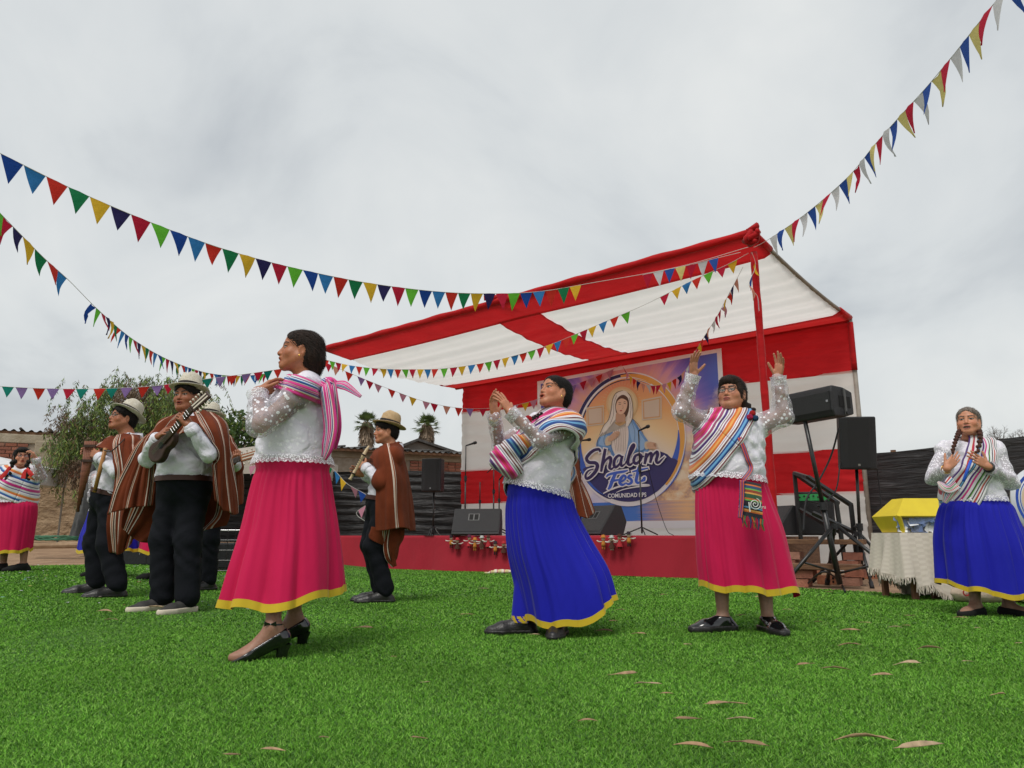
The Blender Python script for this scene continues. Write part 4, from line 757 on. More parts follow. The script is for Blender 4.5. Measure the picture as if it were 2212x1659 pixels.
wv = nd(nt, 'ShaderNodeTexWave', Scale=34., Distortion=.4); wv.bands_direction = 'Y'; l(tcn.outputs['UV'], wv.inputs[0]); mu = nd(nt, 'ShaderNodeMath', operation='MULTIPLY'); l(ck.outputs[1], mu.inputs[0]); l(wv.outputs[1], mu.inputs[1])
r_1 = ramp(nt, [(0, (.66, .59, .51)), (1, (.60, .53, .45))], 'LINEAR'); l(mu.outputs[0], r_1.inputs[0]); l(r_1.outputs[0], b.inputs['Base Color']); bp = nd(nt, 'ShaderNodeBump', Strength=.35, Distance=.005); l(mu.outputs[0], bp.inputs['Height']); l(bp.outputs[0], b.inputs['Normal']); b.inputs['Roughness'].default_value = .95; M_cream = m
tcl = thing('tablecloth', 'cream checker-woven tablecloth with fringed edge draped over the raffle table', 'tablecloth', ((tx0 + tx1) / 2, ty0, ztab))
# closed loop round the table edge, falling with folds
def peri(s):
    x0, x1, y0, y1 = tx0 - .012, tx1 + .012, ty0 - .012, ty1 + .012; w_, d_ = x1 - x0, y1 - y0; s = s % (2 * (w_ + d_))
    if s < w_: return np.array([x0 + s, y0]), np.array([0, -1.])
    s -= w_
    if s < d_: return np.array([x1, y0 + s]), np.array([1., 0])
    s -= d_
    if s < w_: return np.array([x1 - s, y1]), np.array([0, 1.])
    s -= w_; return np.array([x0, y1 - s]), np.array([-1., 0])
Ltot = 2 * (tx1 - tx0 + ty1 - ty0 + .048); nu, nv = 160, 14; V = []; UV = []
def drop(s): p, _ = peri(s); dc = min(abs(p[0] - tx0), .5); return (ztab - .10) - .06 * (math.sin(s * 3.3) + .0) - (.10 if dc < .05 else 0) + .12 * sstep((dc - .18) / .2)
for i in range(nu):
    s = Ltot * i / nu; p, o = peri(s); cr_ = nz(o + peri(s + .05)[1] + peri(s - .05)[1])
    for j in range(nv):
        t = j / (nv - 1); fl = t * (.055 + .03 * math.sin(s * 17) + .02 * math.sin(s * 31 + 1)); V.append([p[0] + cr_[0] * fl, p[1] + cr_[1] * fl, ztab + .004 - drop(s) * t]); UV.append((s, t * .8))
part('cloth_drop', V, grid_faces(nu, nv, True), mat=M_cream, parent=tcl, uv=UV)
mb = MB(); mb.box(((tx0 + tx1) / 2, (ty0 + ty1) / 2, ztab + .004), (tx1 - tx0 + .024, ty1 - ty0 + .024, .006)); mb.build('cloth_top', M_cream, tcl)
mb = MB(); rs = np.random.RandomState(1); V3 = np.array(V).reshape(nu, nv, 3)
for i in range(nu):
    for k in range(3):
        a = V3[i, -1] * (1 - k / 3) + V3[(i + 1) % nu, -1] * (k / 3); e_ = a + np.array([rs.normal() * .012, rs.normal() * .012 - .004, -rs.uniform(.03, .07)]); mb.tube([a + [0, 0, .01], (a + e_) / 2 + rs.normal(size=3) * .004, e_], [.005, .005, .003], 4, False)
o = mb.build('fringe', pm('cream yarn', (.60, .54, .47), (.5, .44, .37), 30, .95), tcl); tag(o, kind='stuff')
# yellow box with a slanted window full of tickets
rb = thing('raffle_box', 'yellow raffle box with clear front full of blue paper tickets', 'box', ((tx0 + tx1) / 2, ty0 + .2, ztab)); M_yel = pm('yellow card', (.72, .56, .03), (.66, .50, .03), 6, .5, .05, 60)
zb0 = ztab + .010; A = at(1942, 1150, Yb - .02); B_ = at(1938, 1113, Yb - .08); C_ = at(1940, 1113, Yb - .08); x0 = at(1955, 1150, Yb)[0] - .02; x1 = at(2168, 1150, Yb)[0]; xl = at(1935, 1113, Yb)[0]; xr = x1 + .06; zmid = at(1935, 1114, Yb)[2]; ztp = at(1940, 1076, Yb + .1)[2]; yf, yb_ = ty0 + .03, ty0 + .40; xt = at(1943, 1076, Yb + .2)[0]
LB = [np.array([x0, yf, zb0]), np.array([x1, yf, zb0]), np.array([xr, yf - .045, zmid]), np.array([xl, yf - .045, zmid])]
LT = [np.array([xl, yf - .045, zmid]), np.array([xr, yf - .045, zmid]), np.array([xr - .02, yf + .10, ztp]), np.array([xt, yf + .10, ztp])]
bk = [np.array([x0, yb_, zb0]), np.array([x1, yb_, zb0]), np.array([xr, yb_ + .08, zmid]), np.array([xl, yb_ + .08, zmid]), np.array([xr - .02, yb_ - .05, ztp]), np.array([xt, yb_ - .05, ztp])]
pyd('slanted_lid', LT + [p + np.array([0, .004, -.004]) for p in LT], [(0, 1, 2, 3), (7, 6, 5, 4), (0, 4, 5, 1), (1, 5, 6, 2), (2, 6, 7, 3), (3, 7, 4, 0)], M_yel, rb)
pyd('shell', [LB[0], LB[1], bk[1], bk[0], LB[3], LB[2], bk[2], bk[3], LT[3], LT[2], bk[4], bk[5]], [(0, 3, 2, 1), (3, 7, 6, 2), (7, 11, 10, 6), (0, 4, 7, 3), (4, 8, 11, 7), (1, 2, 6, 5), (5, 6, 10, 9), (8, 9, 10, 11)], M_yel, rb)
def bar(a, b_, w_, nm='frame_bar'): mb = MB(); mb.tube([a, b_], w_, 4); mb.build(nm, M_yel, rb)
bar(LB[0] + [.02, -.004, 0], LB[3] + [.02, -.004, 0], .022); bar(LB[3] + [0, -.004, -.002], LB[2] + [0, -.004, -.002], .012); bar(LB[1], LB[2], .02)
m, nt, b = mat_new('clear plastic'); b.inputs['Base Color'].default_value = (1, 1, 1, 1); b.inputs['Roughness'].default_value = .08; tb_ = nd(nt, 'ShaderNodeBsdfTransparent'); mxs = nd(nt, 'ShaderNodeMixShader'); mxs.inputs[0].default_value = .10; nt.links.new(tb_.outputs[0], mxs.inputs[1]); nt.links.new(b.outputs[0], mxs.inputs[2]); nt.links.new(mxs.outputs[0], nt.nodes['Material Output'].inputs[0]); M_clear = m
pyd('clear_window', LB, [(0, 1, 2, 3)], M_clear, rb)
m, nt, b = mat_new('printed ticket'); l = nt.links.new; tcn = nd(nt, 'ShaderNodeTexCoord'); bk_ = nd(nt, 'ShaderNodeTexBrick', Scale=3.2); bk_.inputs['Color1'].default_value = (.26, .38, .66, 1); bk_.inputs['Color2'].default_value = (.36, .48, .74, 1); bk_.inputs['Mortar'].default_value = (.04, .07, .22, 1); bk_.inputs['Mortar Size'].default_value = .06; l(tcn.outputs['UV'], bk_.inputs[0]); l(bk_.outputs[0], b.inputs['Base Color']); M_tick = m
M_paper = pm('white paper slip', (.84, .85, .88), None, rough=.8); rs = np.random.RandomState(8); root = np.array(wloc(rb))
for i in range(96):
    a, b_ = rs.rand(), rs.rand() * .85; p = (LB[0] * (1 - a) + LB[1] * a) * (1 - b_) + (LB[3] * (1 - a) + LB[2] * a) * b_ + np.array([0, .012 + .05 * rs.rand() ** 2, 0]); n = nz(np.array([rs.normal() * .35, -1, .35 + rs.normal() * .4])); R2 = frame_z(n, nz(np.array([1, 0, rs.normal() * .5]))); w_, h_ = rs.uniform(.07, .10), rs.uniform(.05, .07)
    V = [p + R2 @ np.array(q) for q in ((-w_ / 2, -h_ / 2, 0), (w_ / 2, -h_ / 2, 0), (w_ / 2, h_ / 2, .01), (-w_ / 2, h_ / 2, .01))]; o = part('ticket', V, [(0, 1, 2, 3)], mat=M_tick if rs.rand() < .62 else M_paper, parent=rb, uv=[(0, 0), (1, 0), (1, 1), (0, 1)], smooth=False)
# round sign at the right edge
Ysg = 6.7; cs_ = at(2258, 1085, Ysg); rsg = np.linalg.norm(at(2258, 1085, Ysg) - at(2186, 1085, Ysg)); sg = thing('round_sign', 'round white sign with blue rings cut by the right edge of the picture', 'sign', cs_ - np.array([0, 0, rsg])); ti = np.array([0, .10, 1.]); Rs = np.stack([[1, 0, 0], nz(np.cross([1, 0, 0], -nz(ti))), nz(np.cross([1, 0, 0], nz(ti)))], 1); Rs = np.stack([np.array([1., 0, 0]), nz(ti), nz(np.cross([1, 0, 0], nz(ti)))], 1)
M_sgw = pm('sign white', (.62, .64, .68), None, rough=.4); M_sgb = pm('sign blue', (.02, .07, .40), None, rough=.4); M_sgt = pm('sign tan', (.60, .42, .26), (.66, .52, .38), 2, .4)
def disc(nm, r0, r1, dz, mat):
    n = 64; V = []
    for i in range(n): a = 2 * math.pi * i / n; e_ = np.array([math.cos(a), math.sin(a) * 1.08, 0]); V += [cs_ + Rs @ (e_ * r0 + [0, 0, dz]), cs_ + Rs @ (e_ * r1 + [0, 0, dz])]
    pyd(nm, V, [(2 * i, 2 * i + 1, (2 * i + 3) % (2 * n), (2 * i + 2) % (2 * n)) for i in range(n)], mat, sg)
mb = MB(); mb.lathe([(.001, -.02), (rsg, -.02), (rsg, 0), (.001, 0)], cs_, 64, Rs, 1, 1.08); mb.build('panel', M_sgw, sg, True); 
sgn = 1 if (Rs[:, 2] @ np.array([0, -1, 0])) > 0 else -1
for nm, a, b_, k_, mt in (('blue_ring', .80, .88, 1, M_sgb), ('thin_ring', .73, .755, 1, M_sgb), ('tan_centre', .0, .70, 1, M_sgt)): disc(nm, a * rsg, b_ * rsg, (.004 if sgn > 0 else -.024), mt)
# sacks on the turf
M_sack = pm('pale printed sack', (.50, .36, .26), (.58, .46, .36), 9, .8, .6, 26); M_rp = pm('red sack print', (.42, .03, .035), None, rough=.7)
def sack(p, l_, w_, h_, yaw, label):
    t = thing('sack', label, 'sack', p); r, f = axes(yaw); n = 14; V = []; rs = np.random.RandomState(int(l_ * 100))
    for i in range(n + 1):
        s = i / n * 2 - 1; e_ = (1 - abs(s) ** 4) ** .5 * .9 + .1
        for j in range(12): a = 2 * math.pi * j / 12; V.append(p + r * s * l_ / 2 + f * math.cos(a) * w_ / 2 * e_ * (1 + .06 * rs.rand()) + np.array([0, 0, h_ / 2 + math.sin(a) * h_ / 2 * e_ * (1 + .1 * rs.rand())]))
    Fc = [(i * 12 + j, i * 12 + (j + 1) % 12, (i + 1) * 12 + (j + 1) % 12, (i + 1) * 12 + j) for i in range(n) for j in range(12)] + [tuple(range(12))[::-1], tuple(n * 12 + j for j in range(12))]
    pyd('sack_body', V, Fc, M_sack, t, True); return t, r, f
ps = gnd(2138, 1303); t, r, f = sack(ps, .66, .24, .17, -.05, 'pale sack with red print lying on the turf behind the right dancer\'s feet')
def sackring(x, z, ra): mb = MB(); c = ps + r * x + f * .128 + np.array([0, 0, z]); mb.tube([c + r * ra * math.cos(a) + np.array([0, 0, ra * math.sin(a)]) for a in np.linspace(0, 2 * math.pi, 16)], .006, 5); mb.build('red_print', M_rp, t)
for x in (-.26, -.21, .0): sackring(x, .10, .026)
for txt, x, z, s_ in (('10', .20, .045, .07), ('PESO', .15, .10, .032)):
    cvt = bpy.data.curves.new('red_print', 'FONT'); cvt.body = txt; cvt.size = s_ * 1.3; to = bpy.data.objects.new('tmp', cvt); COL.objects.link(to); me = bpy.data.meshes.new_from_object(to.evaluated_get(bpy.context.evaluated_depsgraph_get())); me.name = 'red_print'; bpy.data.objects.remove(to)
    co = [ps + r * (x + v.co.x) + f * .135 + np.array([0, 0, z + v.co.y]) - np.array(wloc(t)) for v in me.vertices]; me.vertices.foreach_set('co', np.array(co, np.float32).ravel()); me.update(); link('red_print', me, M_rp, t)
sack(gnd(2235, 1308) + [.1, 0, 0], .5, .3, .16, .6, 'crumpled pale sack at the right edge of the turf')
# ================================================================== people: signed-distance sculpting
def smin(a, b, k): h = np.clip(.5 + .5 * (b - a) / k, 0, 1); return b + (a - b) * h - k * h * (1 - h)
def smax(a, b, k): return -smin(-a, -b, k)
class Sdf:
    def __init__(s): s.ops = []
    def copy(s): t = Sdf(); t.ops = list(s.ops); return t
    def cone(s, a, b, ra, rb, k=.02, mode='u'):
        a = np.array(a, float); b = np.array(b, float); lo = np.minimum(a, b) - max(ra, rb); hi = np.maximum(a, b) + max(ra, rb); ba = b - a; L2 = ba @ ba + 1e-12
        def f(P):
            pa = P - a; h = np.clip((pa @ ba) / L2, 0, 1); return np.linalg.norm(pa - h[..., None] * ba, axis=-1) - (ra + (rb - ra) * h)
        s.ops.append((mode, f, lo, hi, k)); return s
    def ell(s, c, r, R=None, k=.02, mode='u'):
        c = np.array(c, float); r = np.array(r, float); R = np.eye(3) if R is None else R; m = r.max(); 
        def f(P):
            q = (P - c) @ R; k0 = np.linalg.norm(q / r, axis=-1); k1 = np.linalg.norm(q / (r * r), axis=-1); return np.where(k1 > 1e-9, k0 * (k0 - 1) / np.maximum(k1, 1e-9), -r.min())
        s.ops.append((mode, f, c - m, c + m, k)); return s
    def half(s, p, n, k=.004):
        """keep the side the normal points away from"""
        p = np.array(p, float); n = nz(n); s.ops.append(('i', lambda P: (P - p) @ n, None, None, k)); return s
    def ev(s, P):
        P = np.asarray(P, float); D = np.full(P.shape[:-1], 9.)
        for m, f, lo, hi, k in s.ops:
            d = f(P); D = smin(D, d, k) if m == 'u' else smax(D, -d, k) if m == 's' else smax(D, d, k)
        return D
    def grad(s, P, e=.004):
        g = np.stack([s.ev(P + np.eye(3)[i] * e) - s.ev(P - np.eye(3)[i] * e) for i in range(3)], -1); return g / (np.linalg.norm(g, axis=-1, keepdims=True) + 1e-9)
    def mesh(s, h, iso=0., lo=None, hi=None):
        los = [o[2] for o in s.ops if o[0] == 'u']; his = [o[3] for o in s.ops if o[0] == 'u']
        lo = np.min(los, 0) - iso - .03 if lo is None else np.array(lo); hi = np.max(his, 0) + iso + .03 if hi is None else np.array(hi)
        n = np.ceil((hi - lo) / h).astype(int) + 1; D = np.full(n, .5, np.float32); ax = [lo[i] + h * np.arange(n[i]) for i in range(3)]
        for m, f, l, u, k in s.ops:
            if l is None: sl = tuple(slice(0, n[i]) for i in range(3))
            else:
                mg = k + iso + 3 * h; a = np.clip(((l - mg - lo) / h).astype(int), 0, n); b = np.clip(np.ceil((u + mg - lo) / h).astype(int) + 1, 0, n)
                if (b <= a).any(): continue
                sl = tuple(slice(a[i], b[i]) for i in range(3))
            P = np.stack(np.meshgrid(*[ax[i][sl[i]] for i in range(3)], indexing='ij'), -1); d = f(P) - (0)
            D[sl] = smin(D[sl], d, k) if m == 'u' else smax(D[sl], -d, k) if m == 's' else smax(D[sl], d, k)
        return nets(D - iso, lo, h)
def nets(D, lo, h):
    S_ = D < 0; n = np.array(D.shape); c = np.zeros(n - 1, np.uint8)
    for i in (0, 1):
        for j in (0, 1):
            for k in (0, 1): c += S_[i:n[0] - 1 + i, j:n[1] - 1 + j, k:n[2] - 1 + k]
    act = np.argwhere((c > 0) & (c < 8)); idx = np.full(n - 1, -1, np.int32); idx[tuple(act.T)] = np.arange(len(act))
    off = np.array([[i, j, k] for i in (0, 1) for j in (0, 1) for k in (0, 1)]); vals = np.stack([D[tuple((act + o).T)] for o in off], 1)
    acc = np.zeros((len(act), 3)); cnt = np.zeros(len(act))
    for a in range(8):
        for b in range(a + 1, 8):
            if np.abs(off[a] - off[b]).sum() != 1: continue
            va, vb = vals[:, a], vals[:, b]; mk = (va < 0) != (vb < 0); t = np.where(mk, va / np.where(mk, va - vb, 1), 0); p = off[a] + t[:, None] * (off[b] - off[a]); acc[mk] += p[mk]; cnt[mk] += 1
    V = lo + h * (act + acc / np.maximum(cnt, 1)[:, None]); Q = []
    for ax in range(3):
        o1, o2 = [(1, 2), (2, 0), (0, 1)][ax]; sl0 = [slice(None)] * 3; sl1 = [slice(None)] * 3; sl0[ax] = slice(0, -1); sl1[ax] = slice(1, None); A = S_[tuple(sl0)]; B = S_[tuple(sl1)]; e = np.argwhere(A != B)
        e = e[(e[:, o1] > 0) & (e[:, o2] > 0) & (e[:, o1] < n[o1] - 1) & (e[:, o2] < n[o2] - 1)]; u1 = np.zeros(3, int); u1[o1] = 1; u2 = np.zeros(3, int); u2[o2] = 1
        q = np.stack([idx[tuple((e - u1 - u2).T)], idx[tuple((e - u2).T)], idx[tuple(e.T)], idx[tuple((e - u1).T)]], 1); fl = A[tuple(e.T)]; q[~fl] = q[~fl][:, ::-1]; Q.append(q)
    Q = np.vstack(Q); return V, Q[(Q >= 0).all(1)]
def smooth_mesh(V, Q, it=1, lam=.5):
    for _ in range(it):
        A = np.zeros_like(V); C = np.zeros(len(V))
        for i in range(4): np.add.at(A, Q[:, i], V[Q[:, (i + 1) % 4]] + V[Q[:, (i + 3) % 4]]); np.add.at(C, Q[:, i], 2)
        V = V + lam * (A / np.maximum(C, 1)[:, None] - V)
    return V
def merge(parts_):
    V = []; Q = []; C = []; b = 0
    for v, q, c in parts_: V.append(v); Q.append(q + b); C.append(np.broadcast_to(c, v.shape)); b += len(v)
    return np.vstack(V), np.vstack(Q), np.vstack(C)
def trace(S, O, Dv, off, r0=.75, n=48):
    """march from O + Dv*r0 inwards to the surface S = off"""
    t = np.full(len(O), r0)
    for _ in range(n): d = S.ev(O + Dv * t[:, None]) - off; t = t - np.clip(d, -.02, .1) * .85
    return O + Dv * t[:, None]
def yawaxes(deg): a = math.radians(deg); f = np.array([math.sin(a), -math.cos(a), 0]); return np.cross(f, [0, 0, 1.]), f
def headframe(yaw, pitch=0, roll=0):
    r, f = yawaxes(yaw); u = np.array([0, 0, 1.]); p = math.radians(pitch); f, u = f * math.cos(p) + u * math.sin(p), u * math.cos(p) - f * math.sin(p); q = math.radians(roll); r, u = r * math.cos(q) + u * math.sin(q), u * math.cos(q) - r * math.sin(q); return np.stack([r, f, u], 1)
def head_sdf(O, R, s, fat=1., mouth=.0, neck=None, nose=1., male=False, smile=0.):
    S = Sdf(); W = lambda x, y, z: O + R @ (np.array([x, y, z]) * s); E = lambda c, r, k, m='u', RR=None: S.ell(W(*c), np.array(r) * s, R if RR is None else R @ RR, k * s, m)
    E((0, -.018, .030), (.076, .094, .086), .01); E((0, .022, -.030), (.064 * fat, .074, .082), .03); E((0, .040, .045), (.058, .050, .050), .03)
    for x in (-1, 1):
        S.cone(W(.056 * x * fat, .004, -.048), W(.018 * x, .066, -.098), .026 * s * fat, .019 * s, .03 * s); E((.040 * x * fat, .056, -.030), (.026, .026, .024), .022)
    E((0, .074, -.096), (.022, .019, .018), .02)
    if fat > 1.05: E((0, .030, -.100), (.045 * fat, .045, .025), .03)
    E((0, .076, .022), (.050, .018, .012), .016)
    for x in (-1, 1): E((.032 * x, .100, .000), (.021, .018, .012), .012, 's')
    for x in (-1, 1): E((.0315 * x, .0775, .000), (.0150, .0125, .0115), .003); E((.0315 * x, .080, .0085), (.0175, .0125, .0045), .004)
    S.cone(W(0, .086, .012), W(0, .104 + .004 * (nose - 1), -.034), .0075 * s, .0125 * s * nose, .010 * s); 
    for x in (-1, 1): E((.0125 * x, .094, -.038), (.0095, .010, .0075), .006)
    E((0, .084, -.062), (.026, .018, .020), .012); op = mouth
    E((0, .0965, -.0595), (.0235, .0095, .0058), .006); E((0, .0925, -.0715 - .016 * op), (.0200, .0095, .0065), .006)
    if op > .05: E((0, .103, -.0655 - .008 * op), (.015 + .007 * smile, .024, .0028 + .009 * op), .003, 's')
    else: E((0, .107, -.0652), (.022, .008, .0016), .002, 's')
    for x in (-1, 1):
        a = -.28; RR = np.array([[1, 0, 0], [0, math.cos(a), -math.sin(a)], [0, math.sin(a), math.cos(a)]]); E((.0765 * x * (1 + .5 * (fat - 1)), -.006, -.008), (.0085, .0195, .031), .006, 'u', RR); E((.086 * x * (1 + .5 * (fat - 1)), -.002, -.006), (.007, .011, .018), .004, 's', RR)
    if neck is not None: S.cone(W(0, -.022, -.055), neck, (.054 if not male else .058) * s * (fat ** .8), (.060 if not male else .066) * s * (fat ** .8), .03 * s)
    return S
def head_cols(V, O, R, s, skin, mouth=0., lip=None, brow=(.02, .013, .01), teeth=False, smile=0., gaze=(0, 0)):
    q = ((V - O) @ R) / s; x, y, z = q.T; ax = np.abs(x); sk = np.array(skin); n = len(V); C = np.tile(sk, (n, 1)); mot = np.sin(q @ np.array([91., 57, 73])) * np.sin(q @ np.array([-43., 88, 61])); C *= (1 + .05 * mot)[:, None]
    ck = np.exp(-(((ax - .045) / .02) ** 2 + ((z + .032) / .02) ** 2)) * (y > .03); C *= 1 + ck[:, None] * np.array([.10, -.06, -.06]); ns = np.exp(-((x / .012) ** 2 + ((z + .033) / .012) ** 2)) * (y > .09); C *= 1 + ns[:, None] * np.array([.06, -.06, -.06])
    lp = sk * np.array([.80, .42, .42]) if lip is None else np.array(lip); L_ = (y > .084) & (((x / .0235) ** 2 + ((z + .0655 + .006 * mouth) / (.0125 + .010 * mouth)) ** 2) < 1); C[L_] = lp
    if mouth > .05:
        I = (y < .096) & (y > .06) & (((x / (.0165 + .008 * smile)) ** 2 + ((z + .0655 + .008 * mouth) / (.0035 + .010 * mouth)) ** 2) < 1); C[I] = (.05, .012, .012)
        if teeth: T_ = I & (z > -.0655 - .004 * mouth); C[T_] = (.62, .58, .52)
    else: C[(y > .088) & (np.abs(z + .0652) < .0016) & (ax < .021)] = sk * .35
    br = (y > .055) & (np.abs(z - (.0215 + .006 * np.sin(np.clip((ax - .012) / .042, 0, 1) * 2.3) - .002)) < .0044 * (1.15 - .5 * (ax - .012) / .045)) & (ax > .011) & (ax < .055); C[br] = brow
    ex = (ax - .0315); ey = z - gaze[1] * 0; lid = (y > .066) & (np.abs(ex) < .0150) & (np.abs(z + .0005) < .0052 * np.sqrt(np.clip(1 - (ex / .0155) ** 2, 0, 1)) + .0004); C[lid] = (.34, .30, .28)
    ir = lid & (((x - np.sign(x) * .0315 - gaze[0]) ** 2 + (z - gaze[1]) ** 2) < .0066 ** 2); C[ir] = (.018, .010, .008)
    la = (y > .066) & (np.abs(ex) < .0170) & (np.abs(z - (.0056 * np.sqrt(np.clip(1 - (ex / .018) ** 2, 0, 1)))) < .0023); C[la] = (.03, .018, .014)
    C[((x / .016) ** 2 + ((z + .0455) / .0028) ** 2 < 1) & (y > .088) & (ax > .004)] = sk * .3
    return C
def hand_sdf(wr, fd, pn, side, s=1., curl=(.25, .25, .3, .35), spread=.07, thumb=(.7, .3), fore=None, rw=.024):
    """fd: finger direction, pn: palm normal (the way the palm faces), side +1 right hand -1 left hand"""
    S = Sdf(); fd = nz(fd); pn = nz(pn - fd * (np.dot(pn, fd))); lat = np.cross(fd, pn) * side          # towards the thumb
    W = lambda x, y, z: wr + (lat * x + fd * y + pn * z) * s; c = lambda a, b, ra, rb, k=.006: S.cone(a, b, ra * s, rb * s, k * s); bases = [(.030, .088), (.010, .094), (-.010, .091), (-.029, .083)]
    for (bx, by), pw in zip(bases, (.0125, .012, .0115, .011)): c(W(bx * .55, .010, 0), W(bx, by, 0), .015, pw, .012)
    S.ell(W(.0, .050, .004), np.array([.036, .044, .013]) * s, np.stack([lat, fd, pn], 1), .01 * s); S.ell(W(.024, .034, .009), np.array([.017, .028, .014]) * s, np.stack([nz(lat * .8 + fd * .5), nz(fd * .8 - lat * .5), pn], 1), .012 * s)
    for i, ((bx, by), L3, r) in enumerate(zip(bases, ((.042, .025, .021), (.046, .029, .022), (.042, .027, .021), (.033, .020, .019)), (.0092, .0095, .0090, .0080))):
        cu = curl[i]; a = 0; d2 = (1.5 - i) * spread; p = W(bx, by, 0)
        for j, ln in enumerate(L3):
            a += cu * (1.0, 1.15, .8)[j]; dv = (fd * math.cos(a) + pn * math.sin(a)) + lat * d2 * math.cos(a); q = p + nz(dv) * ln * s; c(p, q, r * (1 - .07 * j), r * (.95 - .09 * j), .004); p = q
    t0 = W(.022, .022, .006); d = nz(lat * math.sin(thumb[0]) + fd * math.cos(thumb[0]) + pn * thumb[1]); p1 = t0 + d * .042 * s; c(t0, p1, .0150, .0115, .01); d = nz(d + fd * .25 + pn * .08); p2 = p1 + d * .032 * s; c(p1, p2, .0112, .0102, .004); p3 = p2 + nz(d + fd * .15) * .024 * s; c(p2, p3, .0102, .0085, .004)
    S.cone(W(0, .015, 0), W(0, -.005, 0), .024 * s, rw, .012 * s)
    if fore is not None: S.cone(wr, wr + (np.array(fore) - wr) * .45, rw, rw * 1.25, .012)
    return S
# ---- shared materials for people
m, nt, b = mat_new('skin'); l = nt.links.new; vc = nd(nt, 'ShaderNodeVertexColor', layer_name='Col'); tcn = nd(nt, 'ShaderNodeTexCoord'); nn = nd(nt, 'ShaderNodeTexNoise', Scale=60., Detail=4.); l(tcn.outputs['Object'], nn.inputs[0]); rr_ = ramp(nt, [(.3, (.88, .86, .84)), (.7, (1.06, 1.05, 1.04))], 'LINEAR'); l(nn.outputs[0], rr_.inputs[0])
mx = nd(nt, 'ShaderNodeMix', data_type='RGBA', blend_type='MULTIPLY'); mx.inputs[0].default_value = 1.; l(vc.outputs[0], mx.inputs[6]); l(rr_.outputs[0], mx.inputs[7]); l(mx.outputs[2], b.inputs['Base Color']); b.inputs['Roughness'].default_value = .48; b.inputs['Specular IOR Level'].default_value = .4; b.inputs['Subsurface Weight'].default_value = .12; b.inputs['Subsurface Radius'].default_value = (.012, .004, .002); b.inputs['Subsurface Scale'].default_value = .6
n3 = nd(nt, 'ShaderNodeTexNoise', Scale=420., Detail=2.); l(tcn.outputs['Object'], n3.inputs[0]); bp = nd(nt, 'ShaderNodeBump', Strength=.12, Distance=.003); l(n3.outputs[0], bp.inputs['Height']); l(bp.outputs[0], b.inputs['Normal']); M_skin = m
def hairmat(name, c1, c2):
    m = pm(name, c1, c2, 14, .55, .5, 40, (6, 6, 1), spec=.22); return m
M_hair = hairmat('black hair', (.006, .0045, .004), (.016, .011, .009)); M_hairb = hairmat('dark brown hair', (.012, .007, .005), (.034, .017, .011)); M_hairg = hairmat('greying hair', (.09, .065, .05), (.26, .22, .19)); M_braid = hairmat('brown braid', (.045, .015, .010), (.10, .035, .022))
def lacemat(name, sheer, dots=33., size=.29, tint=(.82, .79, .86), big=False):
    m, nt, b = mat_new(name); l = nt.links.new; tcn = nd(nt, 'ShaderNodeTexCoord'); vc = nd(nt, 'ShaderNodeVertexColor', layer_name='Col'); sc = nd(nt, 'ShaderNodeSeparateColor'); l(vc.outputs[0], sc.inputs[0])
    nz_ = nd(nt, 'ShaderNodeTexNoise', Scale=18., Detail=2.); l(tcn.outputs['Object'], nz_.inputs[0]); ad = nd(nt, 'ShaderNodeVectorMath', operation='ADD'); scv = nd(nt, 'ShaderNodeVectorMath', operation='SCALE'); scv.inputs[3].default_value = .012; l(nz_.outputs[1], scv.inputs[0]); l(tcn.outputs['Object'], ad.inputs[0]); l(scv.outputs[0], ad.inputs[1])
    vo = nd(nt, 'ShaderNodeTexVoronoi', Scale=dots); l(ad.outputs[0], vo.inputs['Vector']); v2 = nd(nt, 'ShaderNodeTexVoronoi', Scale=dots * 2.3); l(ad.outputs[0], v2.inputs['Vector'])
    lt = nd(nt, 'ShaderNodeMapRange'); lt.inputs[1].default_value = size + .03; lt.inputs[2].default_value = size - .03; l(vo.outputs['Distance'], lt.inputs[0]); l2 = nd(nt, 'ShaderNodeMapRange'); l2.inputs[1].default_value = .17; l2.inputs[2].default_value = .11; l(v2.outputs['Distance'], l2.inputs[0])
    mxx = nd(nt, 'ShaderNodeMath', operation='MAXIMUM'); l(lt.outputs[0], mxx.inputs[0]); l(l2.outputs[0], mxx.inputs[1]); lace = mxx.outputs[0]
    al = nd(nt, 'ShaderNodeMapRange'); al.inputs[3].default_value = 1 - sheer; al.inputs[4].default_value = 1.; l(lace, al.inputs[0]); am = nd(nt, 'ShaderNodeMix'); l(sc.outputs[0], am.inputs[0]); am.inputs[2].default_value = 1.; l(al.outputs[0], am.inputs[3])
    cr = nd(nt, 'ShaderNodeMix', data_type='RGBA'); l(lace, cr.inputs[0]); cr.inputs[6].default_value = (tint[0] * .92, tint[1] * .92, tint[2] * .94, 1); cr.inputs[7].default_value = (.88, .86, .91, 1); l(cr.outputs[2], b.inputs['Base Color']); b.inputs['Roughness'].default_value = .7
    n2 = nd(nt, 'ShaderNodeTexNoise', Scale=9., Detail=4., Distortion=.8); l(tcn.outputs['Object'], n2.inputs[0]); b1_ = nd(nt, 'ShaderNodeBump', Strength=.65, Distance=.03); l(n2.outputs[0], b1_.inputs['Height']); b2_ = nd(nt, 'ShaderNodeBump', Strength=.2, Distance=.002); l(lace, b2_.inputs['Height']); l(b1_.outputs[0], b2_.inputs['Normal']); l(b2_.outputs[0], b.inputs['Normal'])
    tb = nd(nt, 'ShaderNodeBsdfTransparent'); mxs = nd(nt, 'ShaderNodeMixShader'); l(am.outputs[0], mxs.inputs[0]); l(tb.outputs[0], mxs.inputs[1]); l(b.outputs[0], mxs.inputs[2]); l(mxs.outputs[0], nt.nodes['Material Output'].inputs[0]); return m
